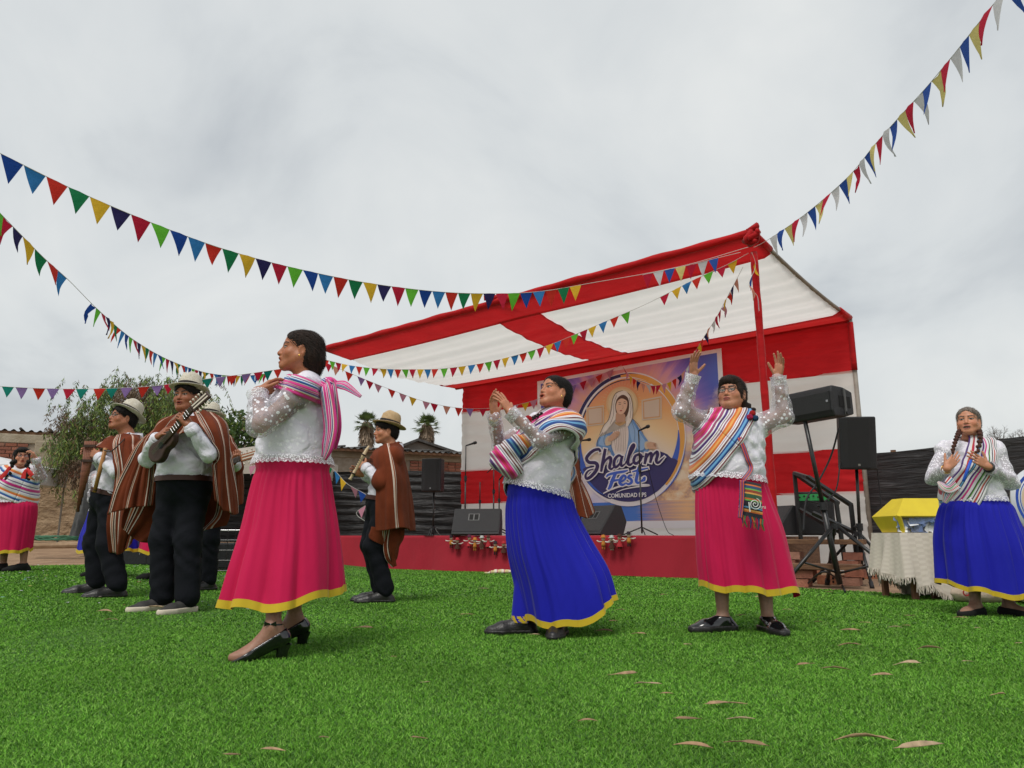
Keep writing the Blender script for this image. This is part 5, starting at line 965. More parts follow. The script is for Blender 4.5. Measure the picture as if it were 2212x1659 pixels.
M_lace = lacemat('white embroidered gauze', .70); M_lace2 = lacemat('white guipure lace', .35, 70., .42)
M_trim = lacemat('lace edging', .6, 130., .46); M_pink = clothmat('pink skirt cotton', (.62, .010, .085), wr=.35, wscale=3, stretch=(1, 1, .35), c2=(.52, .008, .066), sheen=.12); M_blue = clothmat('royal blue skirt cotton', (.014, .016, .42), wr=.35, wscale=3, stretch=(1, 1, .35), c2=(.010, .012, .34), sheen=.1)
M_yell = clothmat('yellow hem tape', (.66, .46, .03), wr=.1, sheen=.2); M_shirt = clothmat('white shirt cotton', (.76, .75, .82), wr=.9, wscale=7., c2=(.70, .69, .76), sheen=0); M_pants = clothmat('black trousers', (.006, .007, .011), wr=.5, wscale=4., sheen=0, rough=.85)
M_patent = pm('black patent leather', (.006, .006, .007), None, rough=.12, spec=.6, coat=.6); M_leather = pm('black leather', (.012, .011, .011), (.02, .018, .017), 40, .38, .2, 90, spec=.5); M_suede = pm('black suede', (.008, .008, .008), None, rough=.9); M_sneak = pm('charcoal sneaker leather', (.035, .033, .032), (.05, .048, .045), 30, .7, .2, 90); M_sole = pm('cream rubber sole', (.62, .55, .44), None, rough=.8); M_gold = pm('gold jewellery', (.70, .42, .12), None, rough=.25, metal=1.); M_belt = pm('brown belt leather', (.06, .022, .016), None, rough=.45)
def stripemat(name, seq, rep=1., axis=0, weave=True):
    """woven stripes across one UV axis; seq: [(width, colour)]"""
    m, nt, b = mat_new(name); l = nt.links.new; tcn = nd(nt, 'ShaderNodeTexCoord'); sp = nd(nt, 'ShaderNodeSeparateXYZ'); l(tcn.outputs['UV'], sp.inputs[0]); fr = nd(nt, 'ShaderNodeMath', operation='MULTIPLY'); fr.inputs[1].default_value = rep; l(sp.outputs[axis], fr.inputs[0]); f2 = nd(nt, 'ShaderNodeMath', operation='FRACT'); l(fr.outputs[0], f2.inputs[0])
    tot = sum(w_ for w_, _ in seq); p = 0; st_ = []
    for w_, c in seq: st_.append((p / tot, c)); p += w_
    r = ramp(nt, st_[:32]); l(f2.outputs[0], r.inputs[0]); l(r.outputs[0], b.inputs['Base Color']); b.inputs['Roughness'].default_value = .85; b.inputs['Sheen Weight'].default_value = .3
    n2 = nd(nt, 'ShaderNodeTexNoise', Scale=260., Detail=2.); l(tcn.outputs['Object'], n2.inputs[0]); bp = nd(nt, 'ShaderNodeBump', Strength=.4, Distance=.003); l(n2.outputs[0], bp.inputs['Height']); l(bp.outputs[0], b.inputs['Normal']); return m
wh = (.74, .72, .74); br_ = (.16, .03, .035); bl_ = (.015, .06, .26); sk_ = (.13, .36, .62); og = (.66, .15, .025); yo = (.76, .36, .09); pu = (.075, .02, .18); pk = (.66, .03, .25); cr_ = (.45, .015, .06); gn = (.16, .42, .07); dk = (.02, .018, .03); ma = (.28, .05, .14)
MANTA_A = stripemat('striped manta', [(2, wh), (2, br_), (2, wh), (1, br_), (2, wh), (3, bl_), (3, sk_), (3, bl_), (2, wh), (2, br_), (2, wh), (1, ma), (2, wh), (3, og), (3, yo), (3, og), (2, wh), (2, ma), (2, wh), (1, br_), (2, wh), (4, pu), (2, wh), (3, ma), (2, wh), (3, pk), (4, cr_), (3, pk), (2, wh), (1, pu), (2, wh), (2, br_)][:32])
MANTA_B = stripemat('pink striped manta', [(7, pk), (1, og), (2, wh), (2, pu), (1, wh), (3, pk), (1, wh), (5, pk), (2, wh), (2, bl_), (1, sk_), (1, wh), (3, pu), (2, wh), (7, pk)])
MANTA_C = stripemat('cream striped manta', [(3, wh), (1, dk), (2, wh), (2, cr_), (1, og), (2, wh), (1, dk), (3, wh), (2, gn), (1, dk), (3, wh), (3, pk), (2, wh), (2, pu), (3, wh), (1, dk), (2, sk_), (1, dk), (3, wh), (3, cr_), (1, og), (3, wh), (2, pu)])
MANTA_D = stripemat('white striped manta', [(3, wh), (2, bl_), (1, sk_), (2, wh), (2, og), (1, yo), (3, wh), (1, pu), (2, wh), (3, pk), (2, wh), (1, pu)])
m, nt, b = mat_new('brown wool poncho'); l = nt.links.new; tcn = nd(nt, 'ShaderNodeTexCoord'); sp = nd(nt, 'ShaderNodeSeparateXYZ'); l(tcn.outputs['UV'], sp.inputs[0])
BRN = (.165, .038, .016); BRL = (.34, .085, .03); CRM = (.66, .56, .48); DKB = (.05, .016, .010)
def pstripes(sock, cuts):
    r = ramp(nt, cuts); l(sock, r.inputs[0]); return r
ra_ = pstripes(sp.outputs[0], [(0, BRN), (.045, CRM), (.06, BRL), (.08, CRM), (.092, DKB), (.11, CRM), (.122, BRN), (.16, CRM), (.172, DKB), (.185, BRN), (.50, CRM), (.512, BRL), (.525, CRM), (.535, BRN), (.84, CRM), (.852, DKB), (.87, CRM), (.882, BRL), (.905, CRM), (.917, BRN)])
rb_ = pstripes(sp.outputs[1], [(0, (0, 0, 0)), (.20, CRM), (.208, BRL), (.22, CRM), (.228, DKB), (.236, CRM), (.243, (0, 0, 0)), (.645, CRM), (.651, BRL), (.66, CRM), (.666, (0, 0, 0)), (.80, CRM), (.807, BRL), (.82, CRM), (.826, (0, 0, 0))])
iz = nd(nt, 'ShaderNodeRGBToBW'); l(rb_.outputs[0], iz.inputs[0]); gt = nd(nt, 'ShaderNodeMath', operation='GREATER_THAN'); gt.inputs[1].default_value = .002; l(iz.outputs[0], gt.inputs[0]); mx = nd(nt, 'ShaderNodeMix', data_type='RGBA'); l(gt.outputs[0], mx.inputs[0]); l(ra_.outputs[0], mx.inputs[6]); l(rb_.outputs[0], mx.inputs[7])
n2 = nd(nt, 'ShaderNodeTexNoise', Scale=7., Detail=5.); l(tcn.outputs['Object'], n2.inputs[0]); r3 = ramp(nt, [(.3, (.75, .72, .7)), (.7, (1.12, 1.1, 1.08))], 'LINEAR'); l(n2.outputs[0], r3.inputs[0]); m2 = nd(nt, 'ShaderNodeMix', data_type='RGBA', blend_type='MULTIPLY'); m2.inputs[0].default_value = 1.; l(mx.outputs[2], m2.inputs[6]); l(r3.outputs[0], m2.inputs[7]); l(m2.outputs[2], b.inputs['Base Color']); b.inputs['Roughness'].default_value = .95; b.inputs['Specular IOR Level'].default_value = .1; b.inputs['Sheen Weight'].default_value = .04
n4 = nd(nt, 'ShaderNodeTexNoise', Scale=300., Detail=2.); l(tcn.outputs['Object'], n4.inputs[0]); bp = nd(nt, 'ShaderNodeBump', Strength=.5, Distance=.004); l(n4.outputs[0], bp.inputs['Height']); l(bp.outputs[0], b.inputs['Normal']); M_poncho = m
m = pm('cream straw', (.76, .71, .60), (.68, .62, .49), 30, .8, .6, 260); M_straw = m; M_straw2 = pm('tan straw', (.62, .44, .25), (.54, .36, .19), 30, .8, .6, 260); M_band = pm('dark hat band', (.018, .013, .011), None, rough=.6)
# ---- garments
def torso_sdf(pel, che, nb, yaw, hip, waist, chest, sh, bust=0., belly=0., shl=None, shr=None, ty=.80):
    r, f = yawaxes(yaw); up = nz(che - pel); r = nz(r - up * (r @ up)); f = np.cross(up, r); R = np.stack([r, f, up], 1); S = Sdf(); H = np.linalg.norm(nb - pel); mid = pel * .55 + che * .45
    S.ell(pel, (hip, hip * ty, .16), R, .05); S.ell(mid + f * belly * .4, (waist, waist * ty + belly, .17), R, .08); S.ell(che - f * .005, (chest, chest * ty * .92, .18), R, .08)
    if bust:
        for x in (-1, 1): S.ell(che + f * (chest * ty * .62) + r * .075 * x - up * .045, (.075, .05 + bust, .075), R, .05)
    for q in (shl, shr):
        if q is not None: S.cone(nb - up * .035, q, .055, .058, .06)
    return S, R
def arms(S, sh, el, wr, r0=.052, r1=.042, r2=.027, k=.03): S.cone(sh, el, r0, r1, k); S.cone(el, wr, r1, r2, k)
def cloth_noise(V, amp, f1=38., seed=0.):
    a = np.sin(V @ np.array([f1, f1 * .4, f1 * .9]) + 3 * np.sin(V @ np.array([9., -7, 13]) + seed)) + .6 * np.sin(V @ np.array([-f1 * .7, f1, f1 * 1.4]) + 2 * np.sin(V @ np.array([-11., 5, 8]) + seed)); return amp * a
def garment(name, S, h, mat, par, iso=.012, sheer=None, wr=.0022, seed=0., cuts=(), sm=1):
    T = S.copy()
    for p, n_ in cuts: T.half(p, n_)
    V, Q = T.mesh(h, iso); V = smooth_mesh(V, Q, sm)
    if wr: V = V + S.grad(V, .006) * cloth_noise(V, wr, seed=seed)[:, None]
    col = np.zeros_like(V) if sheer is None else np.repeat(sstep((sheer[1].ev(V) - sheer[0].ev(V) + .02) / .03)[:, None], 3, 1)
    return part(name, V, Q, mat=mat, parent=par, col=col)
def skirt(par, rows, Y0, hem, mat, n=220, m=46, dr=.86, cy=0., seed=0, pl=13, trim=.038, amp=.055, wy=None, body=None):
    """rows: (py, left px, right px) from waist to hem; hem: picture heights at left, middle, right"""
    ph = np.random.RandomState(seed).uniform(0, 6.28, 8); R3 = [(at((a + b_) / 2, py, Y0), (at(b_, py, Y0) - at(a, py, Y0))[0] / 2) for py, a, b_ in rows]; tt = np.linspace(0, 1, len(rows)); cxs = crom([[p[0], rx, 0] for p, rx in R3], 101); ts = np.linspace(0, 1, 101)
    z0 = R3[0][0][2]; zl, zm, zr = [at(rows[-1][1 + (i > 1)] if i != 1 else (rows[-1][1] + rows[-1][2]) / 2, hem[i], Y0)[2] for i in range(3)]; th = np.linspace(0, 2 * math.pi, n, endpoint=False)
    def P_(t, off=0.):
        cx = np.interp(t, ts, cxs[:, 0]); rx = np.interp(t, ts, cxs[:, 1]); c, s_ = np.cos(th), np.sin(th); zh = zm + (zr - zm) * np.clip(c, 0, 1) ** 1.5 + (zl - zm) * np.clip(-c, 0, 1) ** 1.5 + .028 * np.sin(th * pl * .5 + ph[0]) * .4 + (.05 * np.clip(s_, 0, 1))
        w1 = th + .10 * np.sin(2 * th + ph[1]) + .06 * np.sin(5 * th + ph[2]) + .05 * t * np.sin(3 * th + ph[6]); f1 = (1.75 * np.abs(np.sin(pl * .5 * w1 + ph[3] + .35 * t)) ** .85 - 1.1) * (.75 + .45 * np.sin(2 * th + ph[7]) * np.sin(3 * th + ph[2])); f2 = np.sin(3.1 * pl * w1 + ph[4] + .4 * np.sin(t * 5)); f3 = np.sin((pl * .45) * w1 + ph[5])
        fold = amp * t ** .85 * (.85 * f1 + .40 * f3) + (.034 * np.exp(-t * 2.6) + .003) * f2 * (1 - np.exp(-t * 14)); rr = 1 + fold; z = z0 + (zh + .009 * t * f1 - z0) * t; rx_ = rx * (1 - (.01 + .45 * amp) * t)
        X = cx + (rx_ * rr + off) * c; Yy = Y0 + cy + (rx_ * dr * rr + off) * s_; Vp = np.stack([X, Yy, z], 1)
        if body is not None:
            D = body.ev(Vp); G = body.grad(Vp); G[:, 2] = 0; G /= np.linalg.norm(G, axis=1)[:, None] + 1e-6; w_ = 1 - sstep(t / .16); mv = -(D - .006) * w_; need = .014 + .01 * t - D; mv = np.where((need > mv) & (t > .05), np.maximum(mv, need), mv); Vp = Vp + G * np.clip(mv, -.12, .15)[:, None]
        return Vp
    t_l = np.linspace(0, 1, m) ** .9; V = np.stack([P_(t) for t in t_l], 1).reshape(-1, 3); o = part('skirt', V, grid_faces(n, m, True), mat=mat, parent=par)
    if trim:
        L_ = abs(z0 - zm); tl = np.linspace(1 - trim / L_, 1.002, 4); V = np.stack([P_(t, .004) for t in tl], 1).reshape(-1, 3); part('hem_trim', V, grid_faces(n, 4, True), mat=M_yell, parent=o)
    return o
def lace_hem(par, S, R, cen, off, drop_, mat=None, n=160, up=None, name='lace_trim', flare=1.):
    th = np.linspace(0, 2 * math.pi, n, endpoint=False); Dv = (np.cos(th)[:, None] * R[:, 0] + np.sin(th)[:, None] * R[:, 1]); P0 = trace(S, np.tile(cen, (n, 1)), Dv, off); rows = []
    for j, t in enumerate((0, .5, 1.)): rows.append(P0 + Dv * (.006 + flare * (.012 * t + .004 * np.sin(th * 9)[:, None])) - R[:, 2] * (drop_ * t * (1 + (.28 * flare * np.abs(np.sin(th * 22)) if t == 1 else 0 * th)))[:, None])
    V = np.stack(rows, 1).reshape(-1, 3); return part(name, V, grid_faces(n, 3, True), mat=mat or M_trim, parent=par, col=np.ones((n * 3, 3)))
def sash(par, S, cen, nrm, e1, width, mat, off=.016, n=120, m=22, a0=0., a1=2 * math.pi, uvrep=1., name='striped_manta', fl=.004, ends=0.):
    """band round the body: family of parallel planes with normal nrm, wrapped on S"""
    nrm = nz(nrm); e1 = nz(e1 - nrm * (e1 @ nrm)); e2 = np.cross(nrm, e1); th = np.linspace(a0, a1, n); ws = np.linspace(-.5, .5, m); V = []; UV = []
    for i, w_ in enumerate(ws):
        O = np.tile(cen + nrm * w_ * width, (n, 1)); Dv = np.cos(th)[:, None] * e1 + np.sin(th)[:, None] * e2; p = trace(S, O, Dv, off + fl * math.sin(i * 1.9) + .004 * np.sin(th * 7 + i * .5)); V.append(p); UV.append(np.stack([np.full(n, (w_ + .5) * uvrep), th], 1))
    V = np.stack(V, 1).reshape(-1, 3); UV = np.stack(UV, 1).reshape(-1, 2); o = part(name, V, grid_faces(n, m), mat=mat, parent=par, uv=UV); md = o.modifiers.new('thick', 'SOLIDIFY'); md.thickness = .006; md.offset = 1; return o
def foot_sdf(an, dirv, ln=.235, heel=0., wid=1.):
    """ankle joint, direction of the toes; heel = raised heel height"""
    g = float(gz(an[0], an[1])); d = nz([dirv[0], dirv[1], 0]); a = np.array(an, float); hl = np.array([an[0], an[1], g + .030 + heel]) - d * .042; ball = hl + d * ln * .68; ball[2] = g + .030; toe = hl + d * ln * .98; toe[2] = g + .024; S = Sdf()
    sd_ = np.cross(d, [0, 0, 1.]); S.cone(a, hl, .036, .031 * wid, .02); S.cone(hl, ball, .031 * wid, .034 * wid, .03); S.cone(a - [0, 0, .01], ball + [0, 0, .01], .036, .026, .03); S.cone(ball, toe, .033 * wid, .022 * wid, .03)
    for x in (-1, 1): S.cone(ball + sd_ * .020 * x * wid, toe + sd_ * .010 * x * wid - d * .02, .024, .018, .02)
    return S, hl, ball, toe, d, g
def shoe(par, an, dirv, mat, ln=.25, heel=0., top=.055, vamp=.030, sole=None, wid=1.05, sole_h=.012, bheel=0., vback=.012):
    S, hl, ball, toe, d, g = foot_sdf(an, dirv, ln, heel, wid); T = S.copy(); pt_h = hl + np.array([0, 0, top]); pt_v = ball - d * vback + np.array([0, 0, vamp]); v = pt_v - pt_h; n_ = np.cross(np.cross([0, 0, 1.], d), v); n_ = n_ if n_[2] > 0 else -n_; T.half(pt_h, n_, .003); T.half([0, 0, g + .004], [0, 0, -1.], .003); V, Q = T.mesh(.006, .007); o = part('shoe', V, Q, mat=mat, parent=par)
    if sole is not None:
        U = S.copy(); U.half(np.array([0, 0, g + .006 + sole_h]), [0, 0, 1.], .003); U.half([0, 0, g + .003], [0, 0, -1.], .003); V, Q = U.mesh(.006, .013); part('sole', V, Q, mat=sole, parent=o)
    if heel > .04 or bheel:
        hh = heel or bheel; mb = MB(); c = hl - d * .004; R2 = np.stack([d, np.cross([0, 0, 1.], d), [0, 0, 1.]], 1); rows = [(0., .024), (.5, .025), (1., .036)]; V = []
        for t, w_ in rows:
            for a in np.linspace(0, 2 * math.pi, 12, endpoint=False): V.append(np.array([c[0], c[1], 0]) + d * ((w_ + .004) * math.cos(a) - .006 * t) + R2[:, 1] * w_ * math.sin(a) * .92 + np.array([0, 0, g + .003 + t * hh * .98]))
        pyd('heel', V, [(i * 12 + j, i * 12 + (j + 1) % 12, (i + 1) * 12 + (j + 1) % 12, (i + 1) * 12 + j) for i in range(2) for j in range(12)] + [tuple(range(12))[::-1]], mat, o, True)
    return o
def hair_cap(par, O, R, s, mat, kind='back', fat=1., hat=False):
    S = Sdf(); W = lambda x, y, z: O + R @ (np.array([x, y, z]) * s); E = lambda c, r, k, m='u': S.ell(W(*c), np.array(r) * s, R, k * s, m)
    E((0, -.022, .036), (.0835, .101, .0905), .01); E((0, .034, .056), (.0660, .0600, .053), .02); E((0, -.050, -.020), (.078, .068, .070), .03)
    if kind == 'profile': E((0, -.052, -.030), (.076, .074, .085), .03); S.cone(W(0, -.085, -.05), W(0, -.09, -.12), .045 * s, .03 * s, .04 * s)
    if kind == 'fringe':
        E((0, .055, .075), (.066, .052, .036), .03)
        for x in (-1, 1): E((.066 * x, .015, .0), (.022, .045, .075), .03); S.cone(W(.074 * x, .0, -.03), W(.075 * x, -.03, -.13), .022 * s, .018 * s, .03 * s)
    if kind == 'short': E((0, .04, .05), (.068, .058, .05), .03)
    fz = {'fringe': .024, 'short': .034}.get(kind, .052)
    E((0, .108, -.044 - (.052 - fz)), (.060 * fat, .080, .116), .012, 's'); E((0, .10, -.095), (.068 * fat, .085, .085), .014, 's')
    for x in (-1, 1): E((.085 * x, .004, -.018), (.022, .026, .036), .008, 's')
    if kind == 'short': S.half(W(0, -.05, -.055), -R[:, 2] + R[:, 1] * .3)
    V, Q = S.mesh(.0042 if s * 1 else .005); q = (V - O) @ R; g = np.sin(np.arctan2(q[:, 0], q[:, 2] + .02) * 46 + 4 * np.sin(q[:, 1] * 40)) * .0011 + np.sin(q[:, 0] * 260 + q[:, 1] * 60) * .0006; V = V + S.grad(V) * g[:, None]; o = part('hair', V, Q, mat=mat, parent=par)
    rs = np.random.RandomState(len(V) % 97); p = V[rs.choice(len(V), 900)]; pts = [p]; lift = rs.uniform(.0008, .0045, 900)[:, None]; jit = rs.normal(size=(900, 3)) * .22                # loose strands lying over the mass, swept back and down
    for k in range(4):
        nrm = S.grad(p); fl = -R[:, 1] * .85 - R[:, 2] * .5 + jit; fl = fl - nrm * (fl * nrm).sum(1, keepdims=True); fl /= np.linalg.norm(fl, axis=1, keepdims=True) + 1e-6; p = p + fl * .016 * s; p = p + S.grad(p) * (lift * (1 + .5 * k) - S.ev(p)[:, None]); pts.append(p)
    P = np.stack(pts, 1); sd = np.cross(np.gradient(P, axis=1), S.grad(P.reshape(-1, 3)).reshape(P.shape)); sd /= np.linalg.norm(sd, axis=-1, keepdims=True) + 1e-9; wd = np.array([.0003, .0011, .0013, .0010, .0002])[None, :, None]; VV = np.stack([P + sd * wd, P - sd * wd], 2).reshape(900, 10, 3); q = np.concatenate([np.arange(900)[:, None] * 10 + np.array([2 * k, 2 * k + 1, 2 * k + 3, 2 * k + 2]) for k in range(4)]); st_ = part('hair_strands', VV.reshape(-1, 3), q, mat=mat, parent=o); st_['kind'] = 'stuff'; return o
def braid(par, pts, r, mat, name='braid'):
    P = crom(pts, 60); S = Sdf(); T = np.gradient(P, axis=0); ln = np.linalg.norm(np.diff(P, axis=0), axis=1).sum(); nk = max(6, int(ln / (r * 1.05)))
    for k in range(nk):
        i = int(k / (nk - 1) * 59); p = P[i]; t = nz(T[i]); a = nz(np.cross(t, [.3, -1, .1])); sg = 1 if k % 2 else -1; rr = r * (1 - .35 * k / nk); S.ell(p + a * sg * rr * .42, (rr * .78, rr * .72, rr * 1.05), frame_z(nz(t + a * sg * .7)), rr * .25)
    V, Q = S.mesh(max(.004, r * .22)); return part(name, V, Q, mat=mat, parent=par)
def hat(par_thing_label, C, R, s, mat, tilt=0., grp='straw hats worn by the musicians'):
    """C: head centre, R: head frame; sits on the crown"""
    t = thing('straw_hat', par_thing_label, 'hat', C + R[:, 2] * .09 * s, grp); up = nz(R[:, 2] + R[:, 1] * tilt); r = nz(R[:, 0] - up * (R[:, 0] @ up)); f = np.cross(up, r); B = C + up * .062 * s - f * .014 * s; n = 64; V = []; prof = [(.081, -.012), (.084, .0), (.102, .0), (.122, .001), (.140, .005), (.143, .008)]
    def rp(rad, z, a): return B + (r * math.cos(a) * rad * .93 + f * math.sin(a) * rad * 1.10) * s + up * z * s
    rows = []
    for rad, z in prof: rows.append([rp(rad, z + (max(0, rad - .1)) * (.16 * math.cos(a) ** 2 - .30 * max(0, math.sin(a)) - .02), a) for a in np.arange(n) * 2 * math.pi / n])
    V = np.array(rows); o = part('brim', V.transpose(1, 0, 2).reshape(-1, 3), grid_faces(n, len(prof), True), mat=mat, parent=t); md = o.modifiers.new('thick', 'SOLIDIFY'); md.thickness = .004
    cp = [(.084, .0), (.085, .024), (.083, .052), (.079, .086), (.071, .112), (.055, .124), (.030, .122), (.001, .118)]; rows = []
    for rad, z in cp: rows.append([rp(rad * (1 - .16 * sstep((z - .05) / .05) * max(0, math.sin(a)) * abs(math.cos(a)) * 2), z - (.030 * math.exp(-(math.cos(a) * rad / .022) ** 2) * sstep((z - .085) / .02)) + .012 * max(0, math.sin(a)) * sstep((z - .06) / .04), a) for a in np.arange(n) * 2 * math.pi / n])
    part('crown', np.array(rows).transpose(1, 0, 2).reshape(-1, 3), grid_faces(n, len(cp), True), mat=mat, parent=t)
    rows = [[rp(rad + .003, z, a) for a in np.arange(n) * 2 * math.pi / n] for rad, z in ((.086, .002), (.0875, .020), (.0855, .040))]; part('hat_band', np.array(rows).transpose(1, 0, 2).reshape(-1, 3), grid_faces(n, 3, True), mat=M_band, parent=t); return t
def glasses(label, O, R, s, c=(.02, .012, .012)):
    t = thing('glasses', label, 'glasses', O + R[:, 1] * .1 * s); W = lambda x, y, z: O + R @ (np.array([x, y, z]) * s); m_ = pm('glasses frame' + str(c), c, None, rough=.3)
    for x in (-1, 1):
        P = [W(.033 * x + .0235 * math.cos(a) * (1 if abs(math.cos(a)) < .9 else 1.02), .099 - .010 * abs(math.cos(a) * .023 * 1 + .033 * 0) * 10 * (1 if x * math.cos(a) > 0 else 0), -.002 + .017 * math.sin(a)) for a in np.linspace(0, 2 * math.pi, 25)]; mb = MB(); mb.tube(P, .0019 * s, 6, False); mb.build('rim', m_, t, True); mb = MB(); mb.tube([W(.055 * x, .097, .006), W(.072 * x, .06, .006), W(.079 * x, -.005, .004)], .0018 * s, 6); mb.build('temple', m_, t, True)
        mb = MB(); mb.add([W(.033 * x + .0225 * math.cos(a), .099 - .002, -.002 + .016 * math.sin(a)) for a in np.linspace(0, 2 * math.pi, 20, endpoint=False)], [tuple(range(20))]); mb.build('lens', M_clear, t)
    mb = MB(); mb.tube([W(-.0105, .100, .003), W(0, .104, .006), W(.0105, .100, .003)], .0018 * s, 6); mb.build('bridge', m_, t, True); return t
def sheet(par, J, rows, S=None, name='poncho_panel', mat=None, nu=40, nv=44, rip=.010, nf=5., seed=0, u0=0., u1=1., off=.026, curl=0.):
    """draped cloth panel through a net of points (picture x, picture y, depth offset), folds running downwards, lifted off the body S"""
    R0 = [crom([J(p) for p in r], nu) for r in rows]; G = np.stack([crom([r[i] for r in R0], nv) for i in range(nu)], 0)            # nu x nv x 3
    du = np.gradient(G, axis=0); dv = np.gradient(G, axis=1); nn = np.cross(du, dv); nn /= np.linalg.norm(nn, axis=-1, keepdims=True) + 1e-9; u = np.linspace(0, 1, nu)[:, None]; v = np.linspace(0, 1, nv)[None]; ph = np.random.RandomState(seed).uniform(0, 6, 5)
    w_ = (.25 + .75 * v) * (np.sin(nf * 6.28 * (u + .06 * np.sin(v * 4 + ph[0])) + ph[1]) + .5 * np.sin(nf * 14.1 * u + 2.2 * v + ph[2])) + .5 * np.sin(9 * v + 7 * u + ph[3]); G = G + nn * (rip * w_)[..., None]; V = G.reshape(-1, 3)
    if S is not None:
        for _ in range(3): D = S.ev(V); V = V + S.grad(V) * np.clip(off - D, 0, .06)[:, None]
    UV = np.stack([np.broadcast_to(u0 + (u1 - u0) * u, (nu, nv)), np.broadcast_to(.30 + .3 * v, (nu, nv))], -1).reshape(-1, 2); o = part(name, V, grid_faces(nu, nv), mat=mat or M_poncho, parent=par, uv=UV); md = o.modifiers.new('sub', 'SUBSURF'); md.levels = 1; md.render_levels = 1; md = o.modifiers.new('thick', 'SOLIDIFY'); md.thickness = .007; md.offset = 0; return o
# ================================================================== the people
def person(d):
    Y0 = d['Y']; J = lambda t: at(t[0], t[1], Y0 + (t[2] if len(t) > 2 else 0.)); res = d.get('res', 1.)
    az = math.degrees(math.atan2(at(d['pelvis'][0], d['pelvis'][1], Y0)[0], Y0)); d['yaw'] -= az; d['hyaw'] -= az; d['feet'] = [(f_[0], f_[1], f_[2], yawaxes(f_[3] - az)[1]) for f_ in d['feet']]
    feet = d['feet']; fp_ = [at(f_[0], f_[1], Y0 + f_[2]) for f_ in feet]; bx = np.mean([p[:2] for p in fp_], 0); g = float(gz(*bx)); T = thing('person', d['label'], 'person', (bx[0], bx[1], g), d.get('group'))
    O = J(d['head']); R = headframe(d['hyaw'], d.get('hpitch', 0), d.get('hroll', 0)); s = d.get('hs', 1.); nb = J(d['neck']); pel = J(d['pelvis']); che = J(d['chest']); sh = {k: J(v) for k, v in d['sh'].items()}; el = {k: J(v) for k, v in d['el'].items()}; wr = {k: J(v) for k, v in d['wr'].items()}
    male = d.get('male', False); ar = d.get('armr', (.050, .040, .025)); hip, wst, cst = d['w']; skin = tuple(np.array(d.get('skin', (.40, .185, .11))) * np.array([1.12, .99, .90])); fat = d.get('fat', 1.)
    TS, RT = torso_sdf(pel, che, nb, d['yaw'], hip, wst, cst, 0, d.get('bust', 0), d.get('belly', 0), sh.get('L'), sh.get('R'), d.get('ty', .8))
    # body: one mesh of head, trunk, limbs and hands
    HS = head_sdf(O, R, s, fat, d.get('mouth', 0), nb - RT[:, 2] * .05, d.get('nose', 1.), male, d.get('smile', 0)); V, Q = HS.mesh(.0030 * res); hc = head_cols(V, O, R, s, skin, d.get('mouth', 0), d.get('lip'), d.get('brow', (.02, .013, .01)), d.get('teeth', False), d.get('smile', 0), d.get('gaze', (0, 0))); pcs = [(V, Q, hc)]
    for k in wr:
        fd = J(d['tip'][k]) - wr[k]; hs_ = hand_sdf(wr[k], fd, np.array(d['palm'][k], float), 1 if k == 'R' else -1, d.get('hands', .90), d.get('curl', {}).get(k, (.2, .22, .26, .3)), d.get('spread', {}).get(k, .09), d.get('thumb', {}).get(k, (.75, .25)), el[k], ar[2]); V, Q = hs_.mesh(.0032 * res); pcs.append((V, Q, np.array(skin) * .97))
    BS = Sdf(); BS.ops = list(TS.ops)
    for k in wr: arms(BS, sh[k], el[k], wr[k], *ar)
    hipj = []
    for i, f_ in enumerate(feet):
        an = fp_[i].copy(); an[2] = float(gz(an[0], an[1])) + d.get('ankle', .085) + d.get('heel', 0); hj = pel - RT[:, 2] * .06 + RT[:, 0] * (.09 if (i == 0) == d.get('rfirst', True) else -.09); kn = J(d['knees'][i]) if 'knees' in d else (hj + an) / 2 + RT[:, 1] * .05; BS.cone(hj, kn, .085, .055, .04); BS.cone(kn, an * .3 + kn * .7, .055, .054, .03); BS.cone(an * .3 + kn * .7, an, .054, .034, .03); hipj.append((hj, kn, an))
        FS = foot_sdf(an, f_[3], d.get('footl', .235), d.get('heel', 0))[0]; BS.ops += FS.ops
    V, Q = BS.mesh(.011 * max(1, res)); pcs.append((V, Q, np.array(d.get('legskin', skin)))); V, Q, C = merge(pcs); part('body', V, Q, mat=M_skin, parent=T, col=C)
    LS = Sdf(); LS.ops = list(TS.ops)
    for hj, kn, an in hipj: LS.cone(hj, kn, .085, .055, .04); LS.cone(kn, an, .055, .05, .04)
    GS = Sdf(); GS.ops = list(TS.ops); ctx = dict(T=T, LS=LS, O=O, R=R, s=s, TS=TS, RT=RT, BS=BS, sh=sh, el=el, wr=wr, nb=nb, pel=pel, che=che, legs=hipj, J=J, Y0=Y0, d=d)
    AS = Sdf(); sl = d.get('sleeve', (.064, .058, .038)); 
    for k in wr: e_ = el[k] + (wr[k] - el[k]) * d.get('cuff', .93); AS.cone(sh[k], el[k], sl[0], sl[1], .03); AS.cone(el[k], e_, sl[1], sl[2], .03)
    GS.ops += AS.ops; ctx['GS'] = GS; ctx['AS'] = AS; hr = d.get('hair')
    if hr: hair_cap(T, O, R, s, hr[1], hr[0], fat)
    return ctx
def ear_ring(ctx, label, drop=.0):
    O, R, s = ctx['O'], ctx['R'], ctx['s']; 
    for x in (-1, 1):
        p = O + R @ (np.array([.083 * x, .004, -.040]) * s); mb = MB(); mb.lathe([(.0005, -.009 - drop), (.006, -.006 - drop), (.0065, 0), (.003, .007), (.0005, .009)], p, 10); o = mb.build('earring', M_gold, None, True); tag(o, label % ('left' if x < 0 else 'right'), 'earring')
